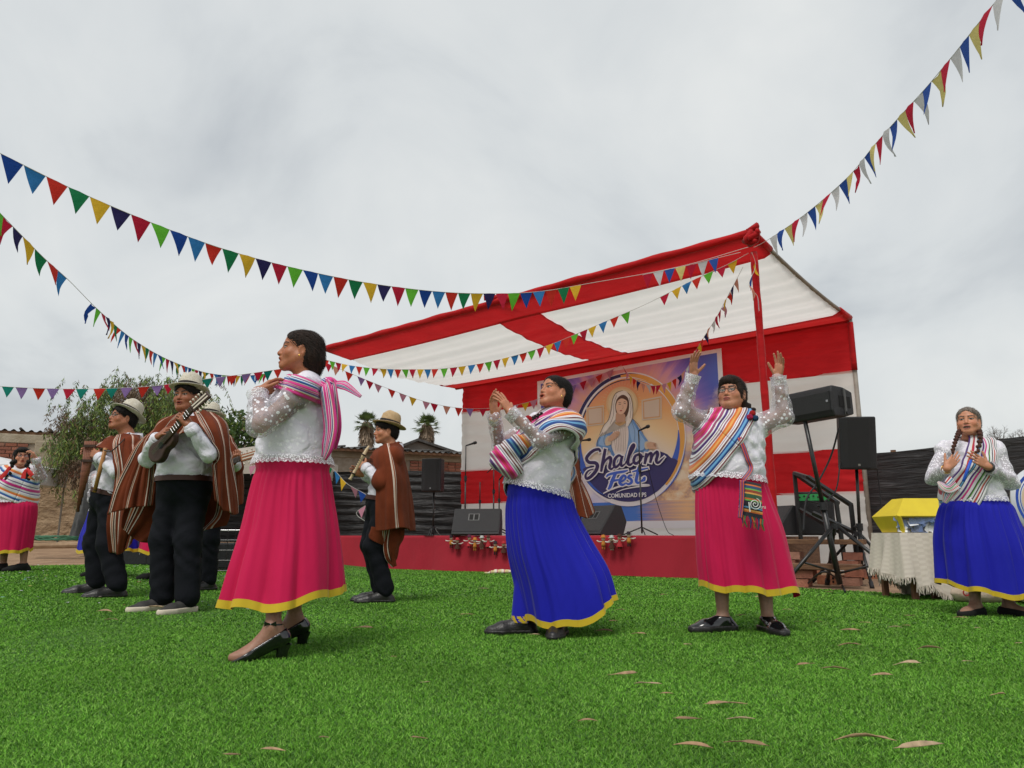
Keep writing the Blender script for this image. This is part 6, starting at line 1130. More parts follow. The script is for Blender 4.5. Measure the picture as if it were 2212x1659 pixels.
def woman_clothes(ctx, hemz, skirt_rows, hem, skirt_mat, lace=M_lace, trim=True, iso=.014, h=.0085, seed=0, **k):
    T, GS, TS, RT = ctx['T'], ctx['GS'], ctx['TS'], ctx['RT']; up = RT[:, 2]; cen = ctx['pel'] + up * ((hemz - ctx['pel'][2]) / up[2]); S = GS.copy(); neck_cut = ctx['nb'] + RT[:, 1] * .07 + up * .02; S.ell(neck_cut, (.075, .075, .05), RT, .015, 's'); S.cone(ctx['nb'] - up * .02, ctx['nb'] + up * .12, .062, .07, .01, 's')
    o = garment('blouse', S, h, lace, T, iso, (ctx['AS'], TS), .0042, seed, [(cen, -up)])
    if trim: lace_hem(o, TS, RT, cen + up * .004, iso + .002, .034)
    for q in ctx['wr']:
        e_ = ctx['el'][q] + (ctx['wr'][q] - ctx['el'][q]) * ctx['d'].get('cuff', .93); ax = nz(ctx['wr'][q] - ctx['el'][q]); Rc = frame_z(ax); rr = ctx['d'].get('sleeve', (0, 0, .038))[2] + iso; mb = MB(); mb.lathe([(rr * .98, -.03), (rr * 1.0, -.01), (rr * 1.08, .012), (rr * 1.16, .03)], e_, 26, Rc); V = np.array(mb.V); cf = part('cuff_lace', V, mb.F, mat=M_trim, parent=o, col=np.ones_like(V))
    return skirt(T, skirt_rows, ctx['Y0'], hem, skirt_mat, seed=seed, body=ctx['LS'], **k), o
def toe(deg): return deg
# ---------------------------------------------------------------- dancer in profile, pink skirt and heels
c = person(dict(label='dancer in sheer white blouse, long pink skirt and black heels seen in profile', Y=4.0, yaw=-97, hyaw=-88, hpitch=9, head=(650, 760, 0), hs=1.02, neck=(664, 818, .02), pelvis=(634, 995, .02), chest=(640, 895, .02), w=(.185, .175, .165), ty=.98, bust=.02, fat=1.04, mouth=.75, nose=1.12,
    sh=dict(L=(652, 842, -.18), R=(655, 836, .22)), el=dict(L=(563, 917, -.26), R=(580, 918, .28)), wr=dict(L=(556, 846, -.18), R=(568, 850, .16)), tip=dict(L=(604, 806, -.08), R=(612, 800, .06)), palm=dict(L=(.5, .3, -.75), R=(.5, -.3, -.75)), curl=dict(L=(.3, .32, .36, .4), R=(.3, .3, .3, .3)),
    feet=[(636, 1340, .25, toe(-88)), (590, 1360, -.22, toe(-84))], knees=[(636, 1200, .12), (595, 1200, -.12)], heel=.072, ankle=.088, hair=('profile', M_hairb), skin=(.36, .155, .085), legskin=(.33, .17, .115), armr=(.046, .038, .026), sleeve=(.052, .050, .036), cuff=.80, footl=.225))
woman_clothes(c, at(630, 990, 4.0)[2], [(986, 562, 703), (1050, 541, 714), (1113, 522, 727), (1200, 495, 736), (1296, 470, 742)], (1297, 1309, 1281), M_pink, seed=1, dr=1.0, pl=11, amp=.14, cy=.02)
W1 = c
for i, (px, py, dy, dv) in enumerate(c['d']['feet']):
    an = c['legs'][i][2]; sh_ = shoe(c['T'], an, dv, M_patent, .245, .072, .030, .012, wid=1.0); mb = MB(); Rr = frame_z(nz(np.array([.12, 0, 1])), dv); mb.tube([an + np.array([0, 0, .012]) + Rr @ np.array([.041 * math.cos(a), .040 * math.sin(a), 0]) for a in np.linspace(0, 2 * math.pi, 25)], .0055, 6, False); st_ = mb.build('ankle_strap', M_patent, sh_, True)
    if i == 1:
        for sx in (-1, 1): mb = MB(); q = an + np.array([.0, -.046, .014]); mb.add([q, q + [.028 * sx, -.004, .014], q + [.030 * sx, -.004, -.012]], [(0, 1, 2)]); mb.build('bow', M_patent, sh_)
# shawl round her shoulders, knotted behind, hanging down the back
S = c['GS']; up = c['RT'][:, 2]
sash(c['T'], c['TS'], c['nb'] + np.array([-.01, 0, -.065]), nz(np.array([.36, -.05, 1.])), np.array([1., 0, 0]), .095, MANTA_B, .024, m=16, uvrep=.9, name='shoulder_shawl')
kn_ = trace(S, np.array([c['nb'] - up * .06]), np.array([[1., -.12, .05]]), .03)[0]; mb = MB(); sS = Sdf(); sS.ell(kn_ + [.012, -.02, .01], (.040, .045, .048), None, .01); sS.cone(kn_, kn_ + [.05, -.03, .02], .03, .025, .02); V, Q = sS.mesh(.007, 0); V = V + np.sin(V @ np.array([160., 90, 120]))[:, None] * .003; part('shawl_knot', V, Q, mat=MANTA_B, parent=c['T'], uv=np.stack([V[:, 0] * 6 + V[:, 2] * 9, V[:, 2]], 1))
def tail(par, pts, wds, mat, nrm, curl=.3, name='shawl_tail', uvr=1.):
    P = crom(pts, 26); W_ = np.interp(np.linspace(0, 1, 26), np.linspace(0, 1, len(wds)), wds); V = []; UV = []; m_ = 11
    for i in range(26):
        t = nz(P[min(i + 1, 25)] - P[max(i - 1, 0)]); sd_ = nz(np.cross(t, nz(nrm))); nn = np.cross(sd_, t)
        for j in range(m_): x = j / (m_ - 1) - .5; V.append(P[i] + sd_ * x * W_[i] + nn * curl * W_[i] * (.35 * math.sin(x * 7 + i * .12) + .5 * x * x)); UV.append(((x + .5) * uvr, i / 25))
    o = part(name, V, grid_faces(26, m_), mat=mat, parent=par, uv=UV); md = o.modifiers.new('t', 'SOLIDIFY'); md.thickness = .004; return o
tail(c['T'], [kn_ + [.02, -.04, .0], kn_ + [.11, -.08, .0], kn_ + [.215, -.10, -.07]], [.025, .055, .015], MANTA_B, np.array([0, -1, .3]), .25)
tail(c['T'], [kn_ + [.0, -.04, .0], kn_ + [-.07, -.10, -.055], kn_ + [-.165, -.11, -.05]], [.04, .075, .055], MANTA_B, np.array([0, -1, .5]), .35)
P1 = [at(702, 835, 3.86), at(709, 880, 3.84), at(713, 925, 3.84), at(707, 965, 3.86), at(700, 990, 3.9)]
tail(c['T'], [kn_] + P1, [.06, .08, .09, .09, .08, .04], MANTA_B, np.array([-.5, -1, 0]), .25, uvr=.95)
tail(c['T'], [kn_ + [.01, .06, 0]] + [p + np.array([.02, .07, 0]) for p in P1[:-1]], [.07, .12, .12, .11, .08], MANTA_B, np.array([-1, -.6, 0]), .3)
ear_ring(c, 'small pearl earring in the %s ear of the profile dancer'); brc = MB(); ax = nz(c['wr']['L'] - c['el']['L']); Rr = frame_z(ax); brc.tube([c['wr']['L'] - ax * .012 + Rr @ np.array([.031 * math.cos(a), .031 * math.sin(a), .004 * math.sin(a * 2)]) for a in np.linspace(0, 2 * math.pi, 25)], .003, 6, False); tag(brc.build('bracelet', M_gold, None, True), 'thin gold bracelet on the raised wrist of the profile dancer', 'bracelet')
# ---------------------------------------------------------------- dancer clapping, blue skirt
c = person(dict(label='dancer in royal blue skirt clapping raised hands and looking up', Y=4.75, yaw=-50, hyaw=-52, hpitch=20, hroll=-4, head=(1199, 850, 0), hs=.99, neck=(1202, 898, .02), pelvis=(1160, 1058, 0), chest=(1184, 958, 0), w=(.195, .185, .175), ty=.9, bust=.02, fat=1.05, mouth=.55, teeth=False,
    sh=dict(L=(1228, 924, -.15), R=(1155, 916, .16)), el=dict(L=(1168, 954, -.36), R=(1080, 962, .02)), wr=dict(L=(1104, 892, -.40), R=(1068, 900, -.16)), tip=dict(L=(1063, 829, -.36), R=(1062, 836, -.18)), palm=dict(L=(-.75, .6, .1), R=(.7, -.55, .1)), curl=dict(L=(.10, .12, .16, .2), R=(.12, .14, .2, .25)), spread=dict(L=.14, R=.14), thumb=dict(L=(.95, .15), R=(.8, .1)),
    feet=[(1130, 1350, -.02, toe(-82)), (1208, 1350, -.10, toe(-12))], knees=[(1140, 1230, 0), (1200, 1230, -.1)], hair=('back', M_hair), skin=(.43, .20, .12), legskin=(.30, .15, .10), armr=(.042, .035, .024), sleeve=(.046, .036, .029), cuff=.94))
woman_clothes(c, at(1160, 1050, 4.75)[2], [(1048, 1096, 1228), (1110, 1093, 1246), (1196, 1097, 1280), (1282, 1112, 1318), (1340, 1124, 1338)], (1338, 1346, 1288), M_blue, seed=2, dr=.95, pl=13, amp=.115)
for i, f_ in enumerate(c['d']['feet']): shoe(c['T'], c['legs'][i][2], f_[3], M_leather, .25, 0, .050, .058, M_leather, vback=.05, bheel=.02)
S = c['TS'].copy(); S.cone(c['sh']['L'], c['sh']['L'] * .45 + c['el']['L'] * .55, .075, .07, .05); r, f = c['RT'][:, 0], c['RT'][:, 1]
sash(c['T'], S, c['che'] + up * .035, nz(r * .60 + np.array([0, 0, 1.]) * .80 - f * .05), f, .36, MANTA_A, .026, m=30, uvrep=1.15)
# bundle of the cloth under the far arm
S2 = Sdf(); S2.ell(at(1088, 984, 4.62), (.10, .085, .075), frame_z(nz(np.array([-.45, 0, .6]))), .03); S2.ell(at(1106, 1012, 4.6), (.07, .08, .06), None, .06); S2.ell(at(1128, 958, 4.6), (.09, .07, .06), None, .06); V, Q = S2.mesh(.009); V = V + S2.grad(V) * (.006 * np.sin(V @ np.array([60., 30, 95])))[:, None]; part('striped_manta', V, Q, mat=MANTA_A, parent=c['T'], uv=np.stack([V[:, 0] * 2.6 + (V[:, 2]) * 1.9, V[:, 2]], 1))
tail(c['T'], [at(1228, 985, 4.78), at(1234, 1020, 4.80), at(1226, 1042, 4.8)], [.04, .07, .05], MANTA_A, np.array([-.6, -1, 0]), .3)
ear_ring(c, 'pearl drop earring in the %s ear of the clapping dancer', .008); braid(c['T'], [c['O'] + c['R'] @ np.array([.05, -.05, -.09]), at(1163, 897, 4.66), at(1140, 912, 4.6)], .014, M_hair)
mb = MB(); pp_ = at(1141, 905, 4.56); mb.lathe([(.001, -.024), (.018, -.017), (.025, 0), (.018, .017), (.001, .024)], pp_, 14); mb.build('pompom', pm('red wool', (.5, .012, .018), (.38, .01, .015), 60, .95, 1., 160), c['T'], True)
ax = nz(c['wr']['R'] - c['el']['R']); Rr = frame_z(ax)
for k in range(3): mb = MB(); mb.tube([c['wr']['R'] - ax * (.005 + .014 * k) + Rr @ np.array([.034 * math.cos(a), .034 * math.sin(a), .004 * math.sin(a)]) for a in np.linspace(0, 2 * math.pi, 25)], .0045, 6, False); tag(mb.build('bracelet', [M_gold, pm('white beads', (.7, .66, .6), None, rough=.4)][k % 2], None, True), ('gold bracelet nearest the hand on the clapping dancer\'s far wrist', 'white beaded bracelet between two gold ones on the clapping dancer\'s wrist', 'gold bracelet nearest the lace cuff on the clapping dancer\'s far wrist')[k], 'bracelet', 'bracelets of the clapping dancer')
W2 = c
# ---------------------------------------------------------------- dancer with raised arms, pink skirt
c = person(dict(label='dancer in glasses and pink skirt raising both arms overhead', Y=4.9, yaw=-14, hyaw=-22, hpitch=10, hroll=0, head=(1582, 851, -.02), hs=.98, neck=(1586, 899, .02), pelvis=(1572, 1040, 0), chest=(1577, 945, 0), w=(.215, .215, .205), ty=.80, bust=.03, belly=.02, fat=1.13, mouth=.0, lip=(.36, .09, .075),
    sh=dict(R=(1526, 918, .02), L=(1636, 922, -.04)), el=dict(R=(1474, 888, -.06), L=(1692, 898, -.10)), wr=dict(R=(1497, 812, -.12), L=(1681, 816, -.14)), tip=dict(R=(1499, 761, -.16), L=(1688, 759, -.18)), palm=dict(R=(.6, -.8, .0), L=(-.85, -.5, .1)), curl=dict(R=(.16, .2, .14, .1), L=(.12, .10, .16, .22)), spread=dict(R=.12, L=.17), thumb=dict(R=(1.0, .2), L=(.6, .5)),
    feet=[(1561, 1320, -.05, toe(-58)), (1658, 1330, -.08, toe(22))], knees=[(1555, 1200, 0), (1645, 1200, 0)], hair=('fringe', M_hairb), skin=(.45, .225, .145), legskin=(.34, .19, .13), armr=(.054, .044, .027), sleeve=(.062, .050, .033), cuff=.92))
woman_clothes(c, at(1572, 1027, 4.9)[2], [(1016, 1507, 1644), (1075, 1502, 1665), (1136, 1501, 1688), (1210, 1502, 1704), (1272, 1507, 1720)], (1268, 1277, 1283), M_pink, seed=4, dr=.80, pl=12, amp=.11)
for i, f_ in enumerate(c['d']['feet']):
    o = shoe(c['T'], c['legs'][i][2], f_[3], M_patent, .255, 0, .060, .068, M_leather, vback=.06, wid=1.12, sole_h=.026)
    S_, hl, ball, to_, dd_, g_ = foot_sdf(c['legs'][i][2], f_[3], .255, 0, 1.12); mb = MB(); q = ball - dd_ * .02 + np.array([0, 0, .042]); sd_ = np.cross(dd_, [0, 0, 1.]); mb.tube([q - sd_ * .034 - [0, 0, .012], q + [0, 0, .008], q + sd_ * .034 - [0, 0, .012]], .006, 6); mb.build('strap', M_patent, o, True); mb = MB(); mb.tube([q - sd_ * .014 + [0, 0, .012], q + sd_ * .014 + [0, 0, .012]], .004, 6); mb.build('buckle', M_chrome, o, True)
S = c['TS'].copy(); r, f = c['RT'][:, 0], c['RT'][:, 1]
sash(c['T'], S, c['che'] + np.array([-.075, 0, .055]), nz(np.array([-.80, -.05, .62])), f, .25, MANTA_A, .024, m=26, uvrep=1.0)
S3 = Sdf()
for k, (px, py, col_) in enumerate(((1610, 901, (.55, .02, .02)), (1602, 910, (.55, .02, .10)), (1614, 912, (.02, .07, .16)))):
    mb = MB(); mb.lathe([(.001, -.021), (.016, -.015), (.022, 0), (.016, .015), (.001, .021)], trace(c['GS'], np.array([at(px, py, 4.9)]), np.array([[0, -1., 0]]), .045)[0], 14); mb.build('pompom', pm('wool pompom %d' % k, col_, tuple(np.array(col_) * .7), 60, .95, 1., 160), c['T'], True)
glasses('dark rectangular glasses on the dancer with raised arms', c['O'], c['R'], c['s']); ear_ring(c, 'small gold earring in the %s ear of the dancer with raised arms', .012)
braid(c['T'], [c['O'] + c['R'] @ np.array([-.07, -.03, -.08]), at(1618, 880, 4.86), at(1632, 892, 4.88)], .026, M_hairb, 'hair_lock'); braid(c['T'], [c['O'] + c['R'] @ np.array([.07, -.03, -.08]), at(1556, 886, 4.9), at(1546, 893, 4.92)], .024, M_hairb, 'hair_lock')
W3 = c
# woven shoulder bag
bag = thing('shoulder_bag', 'small dark woven shoulder bag with striped strap and fringe at the raised-arm dancer\'s hip', 'bag', at(1632, 1130, 4.52)); BAGM = stripemat('woven bag cloth', [(3, dk), (1, og), (1, yo), (1, dk), (1, sk_), (4, dk), (1, gn), (1, og), (3, (.03, .10, .05)), (1, yo), (2, (.30, .05, .02)), (1, gn), (2, (.02, .07, .16)), (1, og), (2, dk)], 1., 1)
bp = [at(1604, 1038, 4.5), at(1644, 1046, 4.5), at(1648, 1122, 4.5), at(1600, 1112, 4.5)]; V = []; UV = []
for i in range(13):
    for j in range(13): a_, b_ = i / 12, j / 12; p = (bp[0] * (1 - a_) + bp[1] * a_) * (1 - b_) + (bp[3] * (1 - a_) + bp[2] * a_) * b_; V.append(p + np.array([0, -.028 * math.sin(math.pi * a_) * math.sin(math.pi * min(1, .15 + b_)), 0])); UV.append((a_, 1 - b_))
o = part('bag_front', V, grid_faces(13, 13), mat=BAGM, parent=bag, uv=UV); V2 = [np.array(v) * [1, 0, 1] + [0, 2 * bp[0][1] + .05 - v[1], 0] for v in V]; part('bag_back', V2, grid_faces(13, 13), mat=BAGM, parent=bag, uv=UV)
for k in range(11): a_ = k / 10; p = bp[3] * (1 - a_) + bp[2] * a_; mb = MB(); mb.tube([p, p + [R_.uniform(-.01, .01), -.012, -.03], p + [R_.uniform(-.015, .015), -.008, -.068]], [.006, .006, .003], 5); mb.build('tassel', pm('bag tassel %d' % (k % 4), [(.02, .05, .12), (.4, .09, .02), (.04, .14, .06), (.25, .02, .04)][k % 4], None, rough=.9), bag)
mb = MB(); cc = at(1631, 1089, 4.46); mb.tube([cc + np.array([math.cos(a) * (.004 + .0023 * a), 0, math.sin(a) * (.004 + .0023 * a)]) for a in np.linspace(0, 4.4 * math.pi, 60)] + [cc + [-.045, 0, -.05]] * 0, .0028, 5, False); mb.build('spiral_emblem', pm('white print', (.7, .7, .68), None, rough=.8), bag)
mb = MB(); mb.tube([cc + [-.036, 0, .012], cc + [-.033, 0, -.045]], .004, 5); mb.build('spiral_stem', pm('white print', (.7, .7, .68)), bag)
cvt = bpy.data.curves.new('bag_lettering', 'FONT'); cvt.body = 'eru'; cvt.size = .045; to = bpy.data.objects.new('tmp', cvt); COL.objects.link(to); me = bpy.data.meshes.new_from_object(to.evaluated_get(bpy.context.evaluated_depsgraph_get())); me.name = 'bag_lettering'; bpy.data.objects.remove(to); co = [cc + np.array([.030 + v.co.x * .55, .002, -.026 + v.co.y * .7]) - np.array(wloc(bag)) for v in me.vertices]; me.vertices.foreach_set('co', np.array(co, np.float32).ravel()); me.update(); link('bag_lettering', me, pm('white print', (.7, .7, .68)), bag)
STRAP = stripemat('woven strap', [(1, pu), (1, og), (1, cr_), (1, bl_), (1, cr_), (1, og), (1, pu)])
sp1 = [trace(c['GS'], np.array([at(px, py, 4.9)]), np.array([[0, -1., 0]]), .03)[0] for px, py in ((1574, 955), (1582, 975), (1591, 1000), (1598, 1020))] + [bp[0] + [-.002, -.012, .0]]
tail(bag, sp1, [.03, .03, .03, .03], STRAP, np.array([0, -1, 0]), .05, 'strap'); tail(bag, [bp[0] + [-.01, -.02, 0], bp[0] + [-.018, -.02, -.12], bp[3] + [-.012, -.02, -.02]], [.03, .028, .025], STRAP, np.array([0, -1, 0]), .05, 'strap_end')
# ---------------------------------------------------------------- dancer with hands on chest, blue skirt
c = person(dict(label='grey-haired dancer with long braids, hands on chest, in blue skirt', Y=5.85, yaw=-8, hyaw=-8, hpitch=10, hroll=0, head=(2092, 912, -.02), hs=1.0, neck=(2094, 956, .02), pelvis=(2104, 1085, 0), chest=(2096, 1005, 0), w=(.20, .185, .185), ty=.78, bust=.02, fat=1.0, mouth=.5, teeth=True, smile=1., lip=(.42, .14, .11), brow=(.10, .06, .045),
    sh=dict(R=(2042, 972, .0), L=(2150, 972, .0)), el=dict(R=(2016, 1032, -.06), L=(2184, 1042, -.06)), wr=dict(R=(2046, 1012, -.27), L=(2134, 1008, -.27)), tip=dict(R=(2076, 976, -.26), L=(2080, 972, -.28)), palm=dict(R=(.25, .95, .2), L=(-.25, .95, .2)), curl=dict(R=(.12, .12, .14, .18), L=(.12, .12, .14, .18)), spread=dict(R=.08, L=.08), thumb=dict(R=(.75, .1), L=(.9, .1)),
    feet=[(2108, 1310, -.05, toe(-30)), (2180, 1312, -.05, toe(55))], knees=[(2100, 1200, 0), (2160, 1200, 0)], hair=('back', M_hairg), skin=(.50, .255, .165), legskin=(.30, .17, .12), armr=(.043, .037, .025), sleeve=(.046, .042, .033), cuff=.82, res=1.1))
woman_clothes(c, at(2104, 1074, 5.85)[2], [(1066, 2046, 2170), (1130, 2033, 2190), (1196, 2029, 2214), (1240, 2031, 2228), (1284, 2034, 2240)], (1262, 1288, 1280), M_blue, lace=M_lace2, seed=6, dr=.82, pl=13, amp=.115)
for i, f_ in enumerate(c['d']['feet']): shoe(c['T'], c['legs'][i][2], f_[3], M_suede, .24, 0, .032, .016)
S = c['TS'].copy(); sash(c['T'], S, c['che'] + np.array([-.03, 0, -.01]), nz(np.array([-.88, 0, .47])), c['RT'][:, 1], .20, MANTA_C, .030, m=20)
tail(c['T'], [at(2062, 1040, 5.58), at(2046, 1052, 5.58), at(2026, 1041, 5.62)], [.12, .09, .02], MANTA_C, np.array([0, -1, .2]), .2, 'manta_corner'); tail(c['T'], [at(2060, 1050, 5.60), at(2048, 1070, 5.60), at(2040, 1086, 5.62)], [.12, .09, .03], MANTA_C, np.array([0, -1, .2]), .2, 'manta_corner')
braid(c['T'], [c['O'] + c['R'] @ np.array([.062, -.03, -.06]), at(2071, 935, 5.72), at(2064, 952, 5.62), at(2057, 976, 5.58)], .021, M_braid); braid(c['T'], [c['O'] + c['R'] @ np.array([-.062, -.03, -.06]), at(2117, 938, 5.72), at(2116, 955, 5.62), at(2110, 978, 5.58)], .024, M_braid)
mb = MB(); mb.tube(crom([at(2098, 994, 5.60), at(2094, 1004, 5.56), at(2088, 1020, 5.55), at(2081, 1040, 5.57)], 12), .012, 6); mb.build('blue_ribbon', pm('blue ribbon', (.02, .10, .55), None, rough=.4), c['T'], True)
ax = nz(c['wr']['L'] - c['el']['L']); Rr = frame_z(ax); mb = MB(); mb.tube([c['wr']['L'] - ax * .02 + Rr @ np.array([.032 * math.cos(a), .032 * math.sin(a), 0]) for a in np.linspace(0, 2 * math.pi, 25)], .010, 6, False); tag(mb.build('wristwatch', M_leather, None, True), 'black wristwatch on the hands-on-chest dancer', 'watch')
ax = nz(c['wr']['R'] - c['el']['R']); Rr = frame_z(ax); mb = MB(); mb.tube([c['wr']['R'] - ax * .015 + Rr @ np.array([.034 * math.cos(a), .034 * math.sin(a), .006 * math.sin(3 * a)]) for a in np.linspace(0, 2 * math.pi, 37)], .0045, 6, False); tag(mb.build('bracelet', M_gold, None, True), 'gold bracelet on the hands-on-chest dancer', 'bracelet')
# ---------------------------------------------------------------- bespectacled dancer far left, pink skirt
c = person(dict(label='dancer far left with red-ribboned braids, glasses and pink skirt', Y=9.4, yaw=14, hyaw=10, hpitch=8, head=(46, 988, 0), hs=1.02, neck=(44, 1013, .02), pelvis=(34, 1083, 0), chest=(38, 1040, 0), w=(.21, .20, .20), ty=.8, bust=.02, fat=1.08, mouth=.3,
    sh=dict(R=(10, 1020, 0), L=(73, 1019, 0)), el=dict(R=(-14, 1036, -.1), L=(90, 1032, -.06)), wr=dict(R=(-30, 1008, -.2), L=(78, 992, -.18)), tip=dict(R=(-32, 980, -.25), L=(70, 972, -.22)), palm=dict(R=(.3, -1, 0), L=(-.7, -.4, 0)), curl=dict(R=(.2, .2, .2, .2), L=(.6, .6, .6, .6)),
    feet=[(6, 1225, 0, toe(-30)), (50, 1225, 0, toe(-70))], hair=('fringe', M_hair), skin=(.46, .23, .15), legskin=(.32, .16, .1), res=1.5, sleeve=(.050, .044, .034)))
woman_clothes(c, at(34, 1080, 9.4)[2], [(1074, -6, 76), (1120, -14, 75), (1160, -18, 70), (1192, -22, 66)], (1196, 1197, 1191), M_pink, seed=8, h=.012, dr=.82, pl=11, amp=.08, n=110, m=30)
for i, f_ in enumerate(c['d']['feet']): shoe(c['T'], c['legs'][i][2], f_[3], M_suede, .25, 0, .07, .06)
sash(c['T'], c['TS'], c['che'] + np.array([.02, 0, -.03]), nz(np.array([.42, 0, .9])), c['RT'][:, 1], .36, MANTA_D, .03, n=90, m=22, uvrep=1.6)
M_rib = pm('red ribbon', (.55, .02, .02), None, rough=.5)
for pts, rib in (([(31, 996), (24, 1006), (20, 1022), (11, 1034)], [(22, 1008), (12, 1022), (0, 1033)]), ([(59, 998), (59, 1012), (57, 1026), (60, 1036)], [(57, 1014), (52, 1024), (50, 1034)])):
    braid(c['T'], [at(px, py, 9.18) for px, py in pts], .03, M_hair); tail(c['T'], [at(px, py, 9.1) for px, py in rib], [.03, .05, .06], M_rib, np.array([0, -1, 0]), .1, 'ribbon')
tail(c['T'], [at(58, 1012, 9.12), at(64, 1020, 9.1), at(70, 1028, 9.1)], [.03, .05, .05], M_rib, np.array([0, -1, 0]), .1, 'ribbon'); glasses('thin red-framed glasses on the far left dancer', c['O'], c['R'], c['s'], (.18, .02, .02))
# ---------------------------------------------------------------- musicians
def trousers(c, h=.011, r=(.105, .085, .075), mat=M_pants, hemz=.06):
    S = c['TS'].copy(); RT = c['RT']; iso = .012
    for hj, kn, an in c['legs']: S.cone(hj, kn, r[0] - iso, r[1] - iso, .05); S.cone(kn, np.array([an[0], an[1], float(gz(an[0], an[1])) + hemz + .06]), r[1] - iso, r[2] - iso, .04)
    S.half(c['pel'] + RT[:, 2] * c['d'].get('beltz', .06), RT[:, 2]); V, Q = S.mesh(h, iso); V = smooth_mesh(V, Q, 1); V = V + S.grad(V, .008) * cloth_noise(V, .0035, 30., 1.)[:, None]; part('trousers', V, Q, mat=mat, parent=c['T'])
    lace_hem(c['T'], c['TS'], RT, c['pel'] + RT[:, 2] * (c['d'].get('beltz', .06) + .005), .012, .040, M_belt, 64, name='belt', flare=0.); return S
def shirt(c, h=.0105):
    S = c['GS'].copy(); up = c['RT'][:, 2]; cen = c['pel'] + up * (c['d'].get('beltz', .06) - .01); S.cone(c['nb'] - up * .01, c['nb'] + up * .12, .060, .066, .01, 's'); o = garment('shirt', S, h, M_shirt, c['T'], .012, None, .0050, 3., [(cen, -up)])
    n = 40; rows = [[c['nb'] + c['RT'][:, 0] * math.cos(a) * rr + c['RT'][:, 1] * math.sin(a) * rr * 1.1 + up * (zz - .02 * math.sin(a)) for a in np.linspace(math.pi / 2 + .25, 2.5 * math.pi - .25, n)] for rr, zz in ((.078, -.01), (.074, .03), (.078, .035), (.090, -.005))]; part('collar', np.array(rows).transpose(1, 0, 2).reshape(-1, 3), grid_faces(n, 4), mat=M_shirt, parent=o)
    for k in c['wr']:
        ax = nz(c['wr'][k] - c['el'][k]); e_ = c['el'][k] + (c['wr'][k] - c['el'][k]) * c['d'].get('cuff', .93); mb = MB(); rr = c['d'].get('sleeve', (0, 0, .04))[2] + .016; mb.lathe([(rr, -.045), (rr * 1.05, -.04), (rr * 1.02, .012), (rr * .9, .014)], e_, 22, frame_z(ax)); mb.build('cuff', M_shirt, o, True)
    return o
def man(d, pon, hatlab, hatmat=M_straw, hattilt=-.12, shoes=(M_leather, None)):
    d = dict(male=True, hair=('short', M_hair), sleeve=(.052, .047, .036), armr=(.046, .039, .026), hands=.98, cuff=.92, footl=.265, **d); c = person(d); trousers(c, r=d.get('legr', (.105, .085, .075))); shirt(c)
    for i, f_ in enumerate(d['feet']): shoe(c['T'], c['legs'][i][2], f_[3], shoes[0], .285, 0, .065, .085, shoes[1] or shoes[0], sole_h=.028 if shoes[1] else .014, wid=1.1, vback=.08)
    col = Sdf(); col.ops = list(c['GS'].ops); col.cone(c['nb'] - c['RT'][:, 2] * .03, c['O'] - c['R'][:, 2] * .06, .06, .055, .03)
    for hj, kn, an in c['legs']: col.cone(hj, kn, .10, .085, .04)
    for k, (nm, rows, kw) in enumerate(pon or []): sheet(c['T'], c['J'], rows, col, nm, seed=k, **kw)
    if hatlab: hat(hatlab, c['O'], c['R'], c['s'] * 1.05, hatmat, hattilt)
    return c
